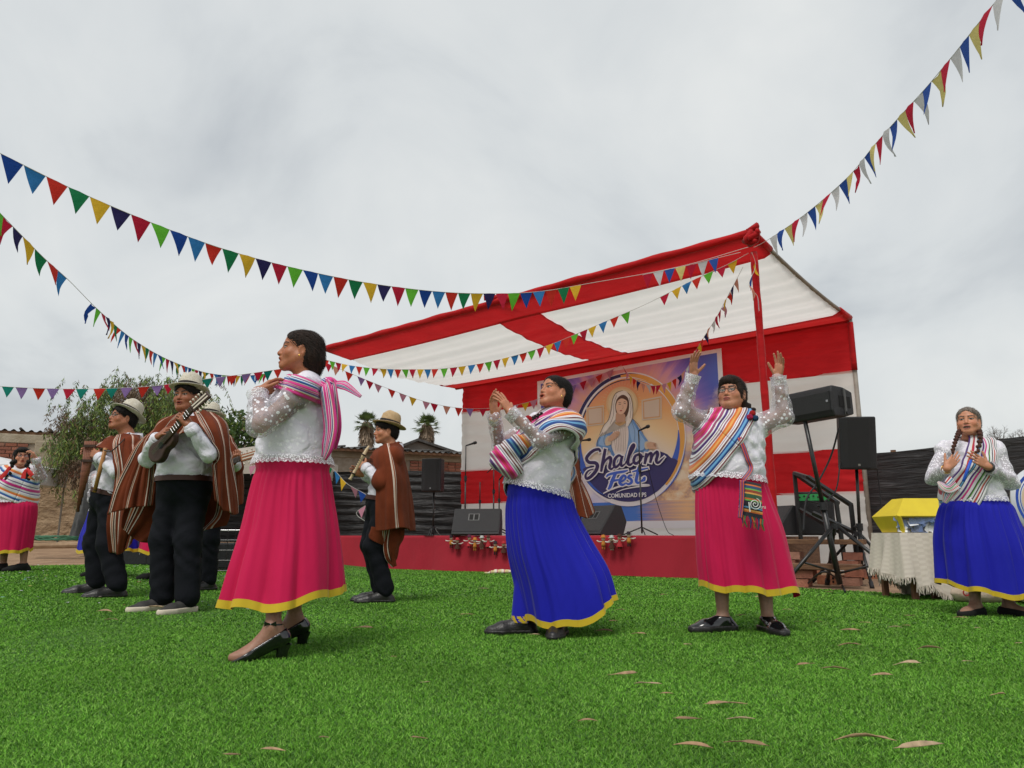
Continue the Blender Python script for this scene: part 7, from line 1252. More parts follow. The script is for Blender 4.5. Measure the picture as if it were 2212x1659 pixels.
# charango player
c = man(dict(label='musician in straw hat and brown poncho playing a small charango', Y=5.95, yaw=-28, hyaw=-32, hpitch=4, hroll=-3, head=(404, 858, -.02), hs=1.06, neck=(416, 897, .02), pelvis=(398, 1052, 0), chest=(404, 965, 0), w=(.195, .20, .19), ty=.84, belly=.035, fat=1.08, mouth=.15, skin=(.28, .115, .06),
    sh=dict(R=(362, 925, .08), L=(452, 925, -.08)), el=dict(R=(318, 992, -.06), L=(452, 982, -.30)), wr=dict(R=(341, 944, -.30), L=(409, 920, -.42)), tip=dict(R=(372, 916, -.40), L=(388, 893, -.44)), palm=dict(R=(.5, .6, -.5), L=(-.5, .8, -.2)), curl=dict(R=(.5, .5, .55, .6), L=(.75, .8, .8, .8)), thumb=dict(R=(.6, .4), L=(.5, .5)),
    feet=[(352, 1285, .0, toe(-62)), (405, 1290, -.08, toe(-45))], knees=[(352, 1165, .0), (406, 1165, -.06)], legr=(.115, .10, .092), beltz=.075), [
    ('poncho_panel', [[(418, 892, -.08), (440, 888, -.06), (464, 892, .04), (474, 902, .14)], [(428, 914, -.22), (458, 911, -.22), (482, 912, -.06), (490, 925, .14)], [(452, 952, -.32), (470, 952, -.30), (490, 955, -.10), (497, 965, .14)], [(458, 1000, -.28), (474, 1000, -.26), (496, 1000, -.08), (503, 1005, .14)], [(462, 1045, -.26), (478, 1045, -.24), (500, 1048, -.06), (507, 1055, .14)], [(466, 1082, -.24), (480, 1098, -.22), (504, 1112, -.04), (512, 1106, .14)]], dict(nf=3.5, rip=.014)),
    ('poncho_panel', [[(414, 892, .0), (396, 895, .04), (380, 902, .10)], [(384, 912, .0), (356, 918, .04), (334, 928, .10)], [(352, 950, .0), (318, 950, .02), (298, 958, .10)], [(338, 1000, .06), (302, 1000, .04), (272, 1008, .10)], [(336, 1045, .10), (288, 1050, .05), (246, 1060, .10)], [(330, 1092, .12), (278, 1098, .06), (226, 1112, .10)]], dict(nf=3., rip=.018)),
    ('poncho_back', [[(376, 905, .16), (420, 900, .20), (470, 905, .18)], [(330, 960, .20), (410, 950, .26), (490, 960, .22)], [(296, 1030, .22), (400, 1040, .28), (496, 1040, .24)], [(270, 1100, .22), (380, 1110, .28), (500, 1110, .24)], [(262, 1140, .20), (320, 1172, .26), (490, 1135, .24)]], dict(nf=4., rip=.02)),
    ('poncho_front', [[(378, 905, -.06), (400, 898, -.12), (426, 898, -.10)], [(356, 926, -.12), (392, 918, -.26), (430, 912, -.22)], [(345, 946, -.16), (378, 940, -.28), (418, 928, -.28)]], dict(nf=2., rip=.008, u0=.2, u1=.7))], 'cream straw hat on the charango player, tallest of the hats', shoes=(M_sneak, M_sole))
CH = c
M_cwood = pm('orange-brown wood', (.34, .13, .05), (.25, .085, .03), 9, .45, .1, 30, (1, 1, 6)); M_dwood = pm('dark wood', (.06, .03, .018), (.035, .018, .012), 12, .5, .1, 30); M_bone = pm('pale bone', (.62, .55, .45), None, rough=.5)
def lute(label, name, cat, A, B, nrm, blen, bw, nw, hl_, mat, pegs, dbody=.06):
    """A: body end, B: head tip"""
    t = thing(name, label, cat, A); d = nz(B - A); n = nz(nrm - d * (nrm @ d)); sd_ = np.cross(d, n); L = np.linalg.norm(B - A); out = [(0, .25), (.06, .62), (.18, .95), (.32, 1.), (.46, .80), (.58, .70), (.72, .80), (.88, .66), (1., .25)]; P = crom([[a * blen, w_ * bw / 2, 0] for a, w_ in out], 36)
    top = [A + d * p[0] + sd_ * p[1] for p in P] + [A + d * p[0] - sd_ * p[1] for p in P[::-1]]; mb = MB(); mb.prism(top, n * 0, -n * dbody); mb.build('body', mat, t, bevel=.012); mb = MB(); mb.tube([A + d * blen * .52 + n * .001, A + d * blen * .52 + n * .003], bw * .16, 20); mb.build('sound_hole', M_vent, t)
    R2 = np.stack([sd_, d, n], 1); mb = MB(); ln = L - blen - hl_; mb.box(A + d * (blen * .62 + (ln + blen * .38) / 2) + n * .004, (nw, ln + blen * .38, .022), R2); mb.build('neck', M_dwood, t, bevel=.004); hd = nz(d - n * .18); hc = A + d * (blen + ln); mb = MB(); R3 = np.stack([sd_, hd, np.cross(sd_, hd)], 1); mb.box(hc + hd * hl_ / 2, (nw * 1.35, hl_, .02), R3); mb.build('headstock', mat, t, bevel=.006)
    for x in (-1, 1): mb = MB(); mb.box(hc + hd * hl_ / 2 + R3[:, 2] * .011 * (1 if R3[:, 2] @ n > 0 else -1) + sd_ * nw * .28 * x, (.012, hl_ * .82, .004), R3); mb.build('peg_slot', M_bone, t)
    for k in range(pegs):
        for x in (-1, 1): p = hc + hd * hl_ * (.12 + .8 * k / pegs) + sd_ * x * nw * .66; mb = MB(); mb.tube([p, p + sd_ * x * .022, p + sd_ * x * .024, p + sd_ * x * .036], [.003, .003, .009, .008], 8); mb.build('tuning_peg', M_bone, t, True)
    for k in range(4): x = (k - 1.5) * nw * .2; mb = MB(); mb.tube([A + d * blen * .2 + n * .016 + sd_ * x, hc + n * .018 + sd_ * x], .0012, 4); mb.build('string', M_chrome, t)
    for k in range(9): mb = MB(); q = A + d * (blen + ln * (.05 + .1 * k)) + n * .0165; mb.tube([q - sd_ * nw / 2, q + sd_ * nw / 2], .0015, 4); mb.build('fret', M_chrome, t)
    return t
lute('small ten-string charango held up by the musician in the middle', 'charango', 'charango', at(322, 992, 5.62), at(446, 848, 5.46), np.array([-.35, -1, .15]), .28, .17, .05, .17, M_dwood, 5)
# panpipe player
c = man(dict(label='musician in glasses, straw hat and poncho playing long panpipes', Y=6.85, yaw=-66, hyaw=-66, hpitch=13, head=(266, 904, 0), hs=1.04, neck=(284, 943, .02), pelvis=(236, 1072, .02), chest=(262, 990, .02), w=(.165, .16, .165), ty=.86, fat=1.0, mouth=.7, skin=(.36, .16, .09),
    sh=dict(L=(282, 962, -.16), R=(270, 960, .20)), el=dict(L=(250, 1018, -.24), R=(225, 1015, .24)), wr=dict(L=(212, 986, -.14), R=(204, 985, .14)), tip=dict(L=(184, 968, -.06), R=(182, 972, .06)), palm=dict(L=(.1, 1, -.1), R=(.1, -1, -.1)), curl=dict(L=(.35, .4, .45, .5), R=(.4, .45, .5, .5)),
    feet=[(207, 1270, .12, toe(-84)), (252, 1272, -.12, toe(-80))], knees=[(205, 1172, .12), (234, 1175, -.10)], res=1.2, beltz=.05, legr=(.105, .095, .085)), [
    ('poncho_panel', [[(252, 941, -.08), (272, 938, -.14), (292, 938, -.08), (305, 944, .08)], [(242, 962, -.20), (272, 965, -.28), (300, 966, -.20), (318, 972, .08)], [(248, 1010, -.28), (276, 1015, -.34), (305, 1015, -.24), (325, 1015, .08)], [(246, 1060, -.26), (276, 1070, -.33), (305, 1070, -.24), (326, 1070, .08)], [(236, 1125, -.24), (272, 1140, -.30), (300, 1130, -.22), (322, 1125, .08)], [(239, 1194, -.18), (262, 1196, -.22), (285, 1168, -.2), (310, 1150, .08)]], dict(nf=3.5, rip=.016)),
    ('poncho_front', [[(252, 943, -.06), (238, 942, .04), (246, 943, .16)], [(249, 960, -.18), (222, 953, -.02), (225, 955, .20)], [(250, 975, -.24), (210, 966, -.10), (206, 966, .20)]], dict(nf=2., rip=.008, u0=.2, u1=.7)),
    ('poncho_back', [[(305, 944, .08), (300, 942, .18), (285, 944, .24)], [(318, 980, .10), (314, 980, .24), (290, 980, .30)], [(324, 1040, .10), (318, 1040, .26), (290, 1040, .32)], [(322, 1110, .10), (316, 1110, .26), (290, 1105, .32)]], dict(nf=2., rip=.012))], 'cream straw hat on the panpipe player, tilted back', hattilt=-.30)
glasses('dark round glasses on the panpipe player', c['O'], c['R'], c['s'])
pn = thing('panpipes', 'long brown cane panpipes held upright by the bespectacled musician', 'panpipes', at(176, 1108, 6.78)); M_cane = pm('brown cane', (.23, .085, .045), (.15, .05, .028), 12, .55, .2, 40, (1, 1, 4)); rs = np.random.RandomState(3)
for row in range(2):
    for k in range(6):
        t = k / 5; top_ = at(186 + 20 * t, 953, 6.78 + .03 * row) + np.array([0, .02 * row, 0]); bot = at(168 + 22 * t + 5 * row, 1106 - 78 * t - 25 * row, 6.78 + .03 * row); mb = MB(); mb.tube([top_, bot], .0135 - .003 * t, 10); mb.build('pipe', M_cane, pn, True)
for q in (.10, .42): a, b_ = at(182 - 12 * q, 953 + 100 * q, 6.755), at(208 - 8 * q, 953 + 100 * q, 6.755); mb = MB(); mb.box((a + b_) / 2, (np.linalg.norm(b_ - a), .012, .022)); mb.build('binding', M_dwood, pn)
fl = thing('cane_flute', 'yellow bamboo flute hanging from the panpipe player\'s neck', 'flute', at(205, 1064, 6.62)); a, b_ = at(228, 968, 6.60), at(204, 1063, 6.66); mb = MB(); mb.tube([a, b_], .017, 12); mb.build('pipe', pm('golden bamboo', (.50, .24, .08), (.42, .19, .06), 8, .4), fl, True); mb = MB(); q = a * .06 + b_ * .94; mb.tube([q, q + (b_ - a) * .012], .0195, 12); mb.build('ring', M_black, fl, True)
mb = MB(); mb.tube(crom([c['nb'] + np.array([.02, -.08, .02]), at(262, 955, 6.55), at(240, 975, 6.52), a + np.array([0, -.02, -.02])], 14), .006, 6); mb.build('neck_cord', M_dwood, fl, True)
# guitarist behind
c = man(dict(label='guitarist in poncho and hat standing half hidden behind the charango player', Y=7.9, yaw=-25, hyaw=-30, hpitch=2, head=(452, 908, 0), hs=1.0, neck=(456, 936, .02), pelvis=(450, 1062, 0), chest=(454, 985, 0), w=(.17, .165, .17), ty=.84, mouth=0, skin=(.3, .13, .07),
    sh=dict(R=(420, 955, .06), L=(486, 955, -.06)), el=dict(R=(405, 1010, -.1), L=(510, 1010, -.12)), wr=dict(R=(440, 1010, -.32), L=(508, 1000, -.36)), tip=dict(R=(462, 1012, -.35), L=(512, 982, -.40)), palm=dict(R=(.2, .9, -.3), L=(-.5, .8, 0)), curl=dict(R=(.4, .4, .4, .4), L=(.8, .8, .8, .8)),
    feet=[(425, 1250, .05, toe(-60)), (452, 1250, -.05, toe(-55))], res=1.8, beltz=.05), [
    ('poncho_panel', [[(460, 936, -.06), (478, 935, -.02), (488, 942, .10)], [(484, 955, -.20), (500, 955, -.10), (508, 962, .10)], [(495, 985, -.22), (512, 985, -.10), (520, 990, .10)], [(500, 1030, -.20), (516, 1030, -.10), (524, 1030, .10)], [(502, 1085, -.20), (516, 1092, -.10), (524, 1082, .10)]], dict(nf=2.5, rip=.014)),
    ('poncho_panel', [[(448, 936, .0), (428, 938, .02), (418, 944, .10)], [(420, 955, -.08), (402, 958, .0), (394, 965, .10)], [(404, 1010, -.12), (390, 1010, -.02), (384, 1015, .10)], [(400, 1075, -.10), (386, 1080, -.02), (380, 1078, .10)]], dict(nf=2.5, rip=.014)),
    ('poncho_back', [[(420, 942, .14), (455, 940, .18), (488, 942, .14)], [(396, 1000, .18), (455, 1000, .24), (518, 1000, .18)], [(388, 1080, .18), (455, 1095, .24), (522, 1085, .18)]], dict(nf=3., rip=.014))], 'pale straw hat peeking out behind the charango player')
lute('guitar with slotted orange headstock held by the half hidden guitarist', 'guitar', 'guitar', at(400, 1035, 7.5), at(557, 977, 7.35), np.array([-.2, -1, .1]), .48, .34, .055, .19, M_cwood, 3, .09)
# young recorder player
c = man(dict(label='young musician in tan hat and poncho playing a recorder before the stage', Y=6.95, yaw=-68, hyaw=-74, hpitch=2, head=(834, 932, 0), hs=1.0, neck=(849, 966, .02), pelvis=(824, 1085, .02), chest=(838, 1010, .02), w=(.140, .130, .145), ty=.9, mouth=.15, skin=(.42, .20, .115),
    sh=dict(L=(852, 986, -.16), R=(842, 984, .18)), el=dict(L=(824, 1042, -.24), R=(812, 1040, .22)), wr=dict(L=(788, 1008, -.12), R=(789, 1026, .06)), tip=dict(L=(769, 1000, -.02), R=(768, 1018, .02)), palm=dict(L=(.15, 1, -.2), R=(.15, -1, -.2)), curl=dict(L=(.3, .35, .4, .45), R=(.3, .35, .4, .4)),
    feet=[(822, 1275, .10, toe(-86)), (832, 1278, -.06, toe(-84))], knees=[(800, 1176, .10), (806, 1178, -.08)], res=1.2, beltz=.045, legr=(.095, .085, .078)), [
    ('poncho_panel', [[(816, 970, -.06), (828, 962, -.13), (842, 958, -.12), (856, 958, -.02), (858, 960, .08), (842, 962, .15)], [(806, 990, -.14), (828, 982, -.25), (850, 985, -.23), (866, 990, -.06), (870, 990, .10), (850, 990, .24)], [(812, 1030, -.22), (834, 1030, -.30), (858, 1030, -.27), (877, 1032, -.06), (881, 1032, .12), (850, 1032, .28)], [(814, 1085, -.24), (836, 1085, -.31), (862, 1085, -.27), (883, 1080, -.05), (887, 1080, .14), (850, 1082, .28)], [(813, 1148, -.24), (838, 1145, -.31), (868, 1140, -.26), (888, 1146, -.04), (891, 1146, .15), (850, 1140, .28)]], dict(nf=4., rip=.010, u0=.30, u1=.94, nu=64)),
    ('poncho_front', [[(830, 961, -.08), (822, 964, .0), (832, 964, .12)], [(814, 980, -.16), (806, 978, .0), (814, 982, .18)], [(808, 994, -.16), (800, 990, .0), (808, 994, .18)]], dict(nf=1.5, rip=.006, u0=.2, u1=.7)),
    ('poncho_tail', [[(813, 1140, -.10), (842, 1138, -.12), (874, 1136, -.06)], [(810, 1168, -.08), (838, 1176, -.14), (872, 1164, -.05)], [(824, 1192, -.06), (842, 1204, -.12), (864, 1184, -.05)], [(846, 1214, -.05), (850, 1226, -.08), (856, 1208, -.05)]], dict(nf=2.5, rip=.012, u0=.0, u1=.35))], 'tan straw hat with black band on the young recorder player', M_straw2, -.22)
rc = thing('recorder', 'cream and brown recorder held up by the young musician', 'recorder', at(757, 1037, 6.8)); a, b_ = at(797, 963, 6.78), at(756, 1036, 6.80); mb = MB(); d_ = b_ - a; mb.tube([a + d_ * t for t in (0, .06, .1, .22, .24, .30, .31, .33, .34, .80, .82, .84, .86, .95, 1.)], [.006, .010, .015, .015, .019, .019, .016, .018, .0145, .013, .018, .018, .013, .012, .019], 14); mb.build('pipe', pm('cream plastic', (.62, .47, .29), None, rough=.35), rc, True)
for t in (.27, .82): mb = MB(); mb.tube([a + d_ * (t - .02), a + d_ * (t + .02)], .0197, 14); mb.build('ring', M_dwood, rc, True)
for k in range(6): mb = MB(); q = a + d_ * (.40 + .06 * k) + np.array([-.006, -.011, .006]); mb.tube([q, q + np.array([-.002, -.003, .002])], .004, 8); mb.build('finger_hole', M_vent, rc)
# poncho wearer behind the clapping dancer
c = man(dict(label='musician in brown poncho mostly hidden behind the clapping dancer', Y=6.9, yaw=20, hyaw=10, head=(1196, 925, 0), hs=.95, neck=(1197, 956, .02), pelvis=(1196, 1075, 0), chest=(1197, 1000, 0), w=(.15, .145, .155), ty=.84, skin=(.34, .15, .08),
    sh=dict(R=(1158, 975, 0), L=(1232, 975, 0)), el=dict(R=(1165, 1035, -.05), L=(1236, 1035, -.05)), wr=dict(R=(1180, 1030, -.3), L=(1215, 1030, -.3)), tip=dict(R=(1190, 1010, -.36), L=(1205, 1010, -.36)), palm=dict(R=(1, 0, 0), L=(-1, 0, 0)), feet=[(1180, 1280, 0, toe(10)), (1214, 1280, 0, toe(30))], res=2.2), [
    ('poncho_panel', [[(1205, 962, -.08), (1222, 962, -.05), (1232, 966, .06)], [(1215, 1000, -.20), (1232, 1000, -.12), (1244, 1005, .06)], [(1225, 1050, -.22), (1250, 1050, -.14), (1264, 1055, .06)], [(1235, 1100, -.22), (1266, 1120, -.14), (1284, 1106, .06)]], dict(nf=2., rip=.012)),
    ('poncho_panel', [[(1190, 962, -.06), (1172, 963, -.04), (1162, 967, .06)], [(1180, 1000, -.16), (1160, 1000, -.08), (1152, 1005, .06)], [(1176, 1085, -.18), (1158, 1085, -.10), (1150, 1085, .06)]], dict(nf=2., rip=.012))], None)
# half hidden dancers behind the musicians
for lab, Y, cx, mat, tl, tr_ in (('dancer in blue skirt standing hidden behind the panpipe player', 8.9, 232, M_blue, 172, 300), ('dancer in pink skirt standing hidden behind the charango player', 8.9, 352, M_pink, 302, 398)):
    c = person(dict(label=lab, Y=Y, yaw=10, hyaw=10, head=(cx + 8, 1000, 0), neck=(cx + 6, 1024, .02), pelvis=(cx + 4, 1098, 0), chest=(cx + 6, 1050, 0), w=(.18, .17, .17), bust=.02, sh=dict(R=(cx - 24, 1032, 0), L=(cx + 38, 1032, 0)), el=dict(R=(cx - 28, 1075, 0), L=(cx + 40, 1075, 0)), wr=dict(R=(cx - 10, 1062, -.25), L=(cx + 24, 1062, -.25)), tip=dict(R=(cx + 4, 1050, -.3), L=(cx + 10, 1050, -.3)), palm=dict(R=(1, 0, 0), L=(-1, 0, 0)), feet=[(cx - 14, 1225, 0, toe(-60)), (cx + 18, 1225, 0, toe(-70))], hair=('back', M_hair), res=2.4))
    woman_clothes(c, at(cx, 1096, Y)[2], [(1090, cx - 32, cx + 38), (1130, tl + 18, tr_ - 18), (1165, tl + 6, tr_ - 6), (1192, tl, tr_)], (1192, 1196, 1190), mat, seed=int(cx), h=.014, n=90, m=26, pl=11, amp=.08)
    for i, f_ in enumerate(c['d']['feet']): shoe(c['T'], c['legs'][i][2], f_[3], M_suede, .25, 0, .05, .04)
# ================================================================== bunting garlands
PC = dict(blue=(.012, .06, .30), sky=(.035, .20, .50), red=(.62, .035, .022), green=(.012, .20, .075), yellow=(.72, .44, .03), navy=(.022, .018, .09), crimson=(.50, .015, .045), lime=(.13, .50, .04), pink=(.60, .26, .36), lav=(.28, .17, .42), teal=(.008, .22, .17), white=(.66, .66, .68), peach=(.66, .30, .22), cream=(.70, .60, .22), royal=(.03, .09, .38))
PM = {}
def pmat(c):
    if c not in PM: PM[c] = clothmat('pennant ' + c, PC[c], wr=.15, wscale=20., trans=.35, sheen=0, rough=.8, c2=tuple(np.array(PC[c]) * .9))
    return PM[c]
M_cord = pm('white cord', (.55, .53, .5), None, rough=.9); rsb = np.random.RandomState(21)
def garland(label, ctrl, seq, runs, wd=.155, ln=.175, gap=.008, wind=0., shared='bunting garlands'):
    """ctrl: (px, py, Y) points; runs: list of (start fraction, end fraction) along the cord that carry pennants"""
    P = crom([at(*c) for c in ctrl], 240); sg = np.linalg.norm(np.diff(P, axis=0), axis=1); cum = np.concatenate([[0], np.cumsum(sg)]); T_ = thing('bunting', label, 'bunting', P[0], shared); MB().tube(P[::2], .0035, 4).build('cord', M_cord, T_); tot = cum[-1]; k = 0
    pos = lambda s: np.array([np.interp(s, cum, P[:, i]) for i in range(3)])
    for f0, f1 in runs:
        s = f0 * tot
        while s + wd < f1 * tot:
            a, b_ = pos(s), pos(s + wd); t = nz(b_ - a); L_ = np.linalg.norm(b_ - a); hz = nz(np.cross(t, [0, 0, 1.])); dn = nz(np.array([0, 0, -1.]) + hz * rsb.normal() * (.10 + wind) + t * rsb.normal() * .05 - 0 * t); tip = (a + b_) / 2 + dn * ln * rsb.uniform(.95, 1.05); cu = rsb.normal() * (.012 + .05 * wind); V = []
            for j in range(6):
                q = j / 5
                for i in range(3): e_ = (a * (1 - q) + tip * q) * (1 - i / 2) + (b_ * (1 - q) + tip * q) * (i / 2); V.append(e_ + hz * (cu * math.sin(q * 3.) + cu * .6 * math.sin(q * 6 + i) * (i == 1)) + hz * .006 * (i == 1))
            part('pennant', V, grid_faces(6, 3), mat=pmat(seq[k % len(seq)]), parent=T_); k += 1; s += wd + gap * rsb.uniform(0, 2.2)
    return T_
A8 = ['blue', 'sky', 'red', 'green', 'yellow', 'navy', 'crimson', 'lime']
garland('long bright bunting sweeping from the upper left edge to the canopy corner', [(-12, 325, 5.5), (165, 412, 5.9), (340, 486, 6.3), (490, 540, 6.8), (640, 580, 7.3), (800, 612, 7.8), (960, 631, 8.3), (1090, 634, 8.7), (1180, 628, 8.9), (1285, 610, 9.1), (1400, 590, 9.3), (1500, 568, 9.4), (1622, 532, 9.5)], A8, [(.005, .735)], .168, .215, .002)
garland('short white, blue and yellow bunting pinned along the red canopy beam', [(1388, 594, 9.15), (1440, 583, 9.2), (1500, 570, 9.25), (1555, 556, 9.3), (1600, 545, 9.35)], ['crimson', 'white', 'royal', 'cream'], [(0, .78)], .15, .20)
garland('steep bunting falling from the left edge towards the musicians', [(-14, 446, 5.3), (50, 512, 5.8), (100, 562, 6.1), (150, 607, 6.5), (215, 672, 7.4), (290, 735, 8.8), (370, 780, 10.3), (450, 806, 12), (520, 812, 13.2), (585, 806, 14.2)], ['lime', 'crimson', 'navy', 'yellow', 'green', 'red', 'sky', 'blue'], [(.0, .135), (.205, 1.)], .165, .195, .002, .12)
garland('far bunting of teal, lavender and red strung level across the left trees', [(-10, 834, 10.2), (90, 839, 10.3), (200, 840, 10.5), (330, 834, 10.8), (450, 818, 11.2), (545, 806, 11.6), (620, 795, 12)], ['teal', 'lav', 'red', 'lav', 'crimson', 'teal', 'red'], [(.02, .98)], .16, .165, .03)
garland('bunting curving under the canopy up to its right corner', [(698, 776, 13.5), (760, 790, 13.2), (830, 797, 12.9), (900, 798, 12.6), (960, 796, 12.3), (1040, 785, 12), (1120, 766, 11.6), (1190, 744, 11.3), (1260, 715, 10.9), (1330, 685, 10.6), (1380, 664, 10.4), (1430, 640, 10.2), (1500, 604, 10), (1570, 572, 9.8), (1620, 545, 9.7)], ['red', 'lime', 'crimson', 'yellow', 'sky'], [(.0, .77), (.83, .98)], .148, .165, .02)
garland('faded pink and red bunting dipping to the banner top centre', [(700, 782, 14.5), (770, 812, 14.7), (840, 840, 15), (920, 868, 15.3), (1000, 882, 15.6), (1080, 880, 15.7), (1150, 866, 15.5), (1240, 832, 15.2), (1300, 808, 14.9), (1345, 788, 14.7)], ['crimson', 'peach', 'red', 'lav', 'crimson', 'pink', 'red', 'pink', 'yellow', 'pink'], [(.0, .99)], .17, .18, .06)
garland('small bunting drooping across the banner and climbing to the canopy pole', [(1345, 792, 14.4), (1365, 815, 14.1), (1400, 832, 13.6), (1440, 828, 13.1), (1480, 800, 12.5), (1510, 745, 11.8), (1545, 690, 11.1), (1580, 625, 10.3), (1606, 575, 9.8)], ['crimson', 'pink', 'yellow', 'red', 'navy', 'peach', 'white', 'crimson'], [(.0, .97)], .15, .17, .01, .1)
garland('steep red, white, blue and yellow bunting rising to the upper right corner', [(1628, 535, 9.5), (1662, 516, 9.2), (1740, 462, 8.4), (1830, 384, 7.5), (1890, 312, 6.7), (1945, 250, 6.1), (2000, 190, 5.6), (2060, 118, 5.1), (2110, 55, 4.7), (2160, -8, 4.4), (2205, -60, 4.1)], ['white', 'royal', 'cream', 'crimson'], [(.06, 1.)], .17, .27, .0, .10)
garland('few loose pennants hanging down the red canopy pole', [(1624, 545, 9.55), (1632, 575, 9.55), (1618, 615, 9.5), (1636, 640, 9.5), (1640, 672, 9.5)], ['red', 'yellow', 'royal', 'peach', 'pink'], [(.0, 1.)], .14, .17, .03, .2)
garland('low bunting slanting down beside the young flute player', [(520, 1010, 13.), (600, 1000, 12.8), (690, 1000, 12.6), (722, 1016, 12.5), (750, 1045, 12.4), (800, 1078, 12.3), (770, 1108, 12.3), (795, 1130, 12.2)], ['pink', 'blue', 'yellow', 'pink', 'red', 'blue', 'yellow', 'green', 'sky', 'yellow'], [(.05, .95)], .16, .18, .04, .15)
# ================================================================== garland of little dolls pinned to the stage cloth
DOLLC = [(.03, .02, .03), (.45, .03, .04), (.10, .02, .05), (.55, .22, .04), (.5, .5, .48), (.08, .03, .02)]
M_dsk = pm('doll face', (.62, .45, .34), None, rough=.9)
def doll(px, py, Y, k, lab):
    p = at(px, py, Y); t = thing('doll', lab, 'doll', p - np.array([0, 0, .11]), 'knitted dolls pinned along the stage cloth'); c1, c2 = DOLLC[k % 6], DOLLC[(k * 2 + 3) % 6]; m1, m2 = pm('doll wool %d' % (k % 6), c1, tuple(np.array(c1) * .7), 60, .95), pm('doll wool %d' % ((k * 2 + 3) % 6), c2, tuple(np.array(c2) * .7), 60, .95); q = p + np.array([0, -.02, 0])
    MB().lathe([(.001, -.032), (.022, -.022), (.030, 0), (.024, .02), (.001, .032)], q + [0, 0, .055], 12).build('head', M_dsk, t, True); MB().lathe([(.001, .012), (.05, .010), (.05, .018), (.03, .022), (.028, .05), (.001, .055)], q + [0, 0, .062], 14).build('hat', m1, t, True)
    if k % 3: MB().lathe([(.018, .03), (.026, -.01), (.05, -.07), (.052, -.075), (.001, -.07)], q, 14).build('skirt', m2, t, True)
    else: MB().lathe([(.001, .03), (.026, .02), (.032, -.03), (.028, -.055), (.001, -.06)], q, 12).build('tunic', m2, t, True)
    for x in (-1, 1): MB().tube([q + [.02 * x, 0, .015], q + [.06 * x, -.005, .01], q + [.10 * x, 0, .02 + .01 * (k % 2)]], .010, 6).build('arm', pm('doll arm', (.6, .55, .5), None, rough=.9), t, True); MB().tube([q + [.014 * x, 0, -.05], q + [.016 * x, -.004, -.105]], .011, 6).build('leg', m1, t, True)
def skirtY(px): 
    d_ = ray(px, 1180); o = np.array([0, 0, CAMH]); nn = SV; tt = ((S0 - SV * .07 - o) @ nn) / (d_ @ nn); return (o + d_ * tt)[1] - .03
ORD = ['first', 'second', 'third', 'fourth', 'fifth', 'sixth', 'seventh', 'eighth', 'ninth']
for k, (px, py) in enumerate(((975, 1170), (988, 1176), (1014, 1170), (1026, 1176), (1041, 1172), (1055, 1171), (1070, 1184), (1088, 1184), (1106, 1180))): doll(px, py, skirtY(px), k, '%s knitted doll from the left below the monitor wedge' % ORD[k])
for k, (px, py) in enumerate(((1303, 1172), (1321, 1173), (1338, 1170), (1358, 1165))): doll(px, py, skirtY(px), k + 3, '%s knitted doll from the left beside the blue skirt' % ORD[k])
# ================================================================== dry leaves and litter on the turf
LM = [pm('dry leaf %d' % i, c, tuple(np.array(c) * .6), 30, .8, .3, 60) for i, c in enumerate([(.48, .31, .18), (.55, .40, .25), (.42, .26, .15), (.30, .19, .11)])]
LEAF = [(590, 1622, 620, 1600 + 30, 60), (918, 1475, 0, 0, 22), (905, 1596, 0, 0, 40), (500, 1632, 0, 0, 40), (1345, 1457, 0, 0, 75), (1400, 1478, 0, 0, 60), (1270, 1560, 0, 0, 42), (1485, 1554, 0, 0, 60), (1568, 1523, 0, 0, 95), (1600, 1555, 0, 0, 62), (1497, 1615, 0, 0, 82), (1612, 1610, 0, 0, 92), (1870, 1602, 0, 0, 130), (1985, 1614, 0, 0, 130), (1740, 1436, 0, 0, 52), (1805, 1447, 0, 0, 60), (1905, 1460, 0, 0, 55), (1960, 1436, 0, 0, 80), (1835, 1395, 0, 0, 62), (2010, 1403, 0, 0, 60), (2155, 1502, 0, 0, 48), (2090, 1430, 0, 0, 22), (1838, 1362, 0, 0, 45), (1768, 1344, 0, 0, 18), (1870, 1346, 0, 0, 24), (1935, 1356, 0, 0, 28), (1958, 1352, 0, 0, 18), (1965, 1330, 0, 0, 26), (2075, 1335, 0, 0, 32), (2112, 1358, 0, 0, 16), (1700, 1318, 0, 0, 24), (1600, 1330, 0, 0, 30), (1640, 1290, 0, 0, 20), (1485, 1393, 0, 0, 20), (1340, 1318, 0, 0, 24), (1305, 1365, 0, 0, 44), (1380, 1370, 0, 0, 34), (1155, 1372, 0, 0, 26), (1325, 1342, 0, 0, 22), (1435, 1285, 0, 0, 20), (1010, 1328, 0, 0, 36), (1045, 1272, 0, 0, 24), (785, 1357, 0, 0, 46), (240, 1340, 0, 0, 34), (225, 1322, 0, 0, 46), (330, 1314, 0, 0, 56), (850, 1420, 0, 0, 14), (1180, 1290, 0, 0, 20), (700, 1595, 0, 0, 22), (2200, 1390, 0, 0, 22), (1440, 1500, 0, 0, 30), (1790, 1280, 0, 0, 22)]
rs = np.random.RandomState(12)
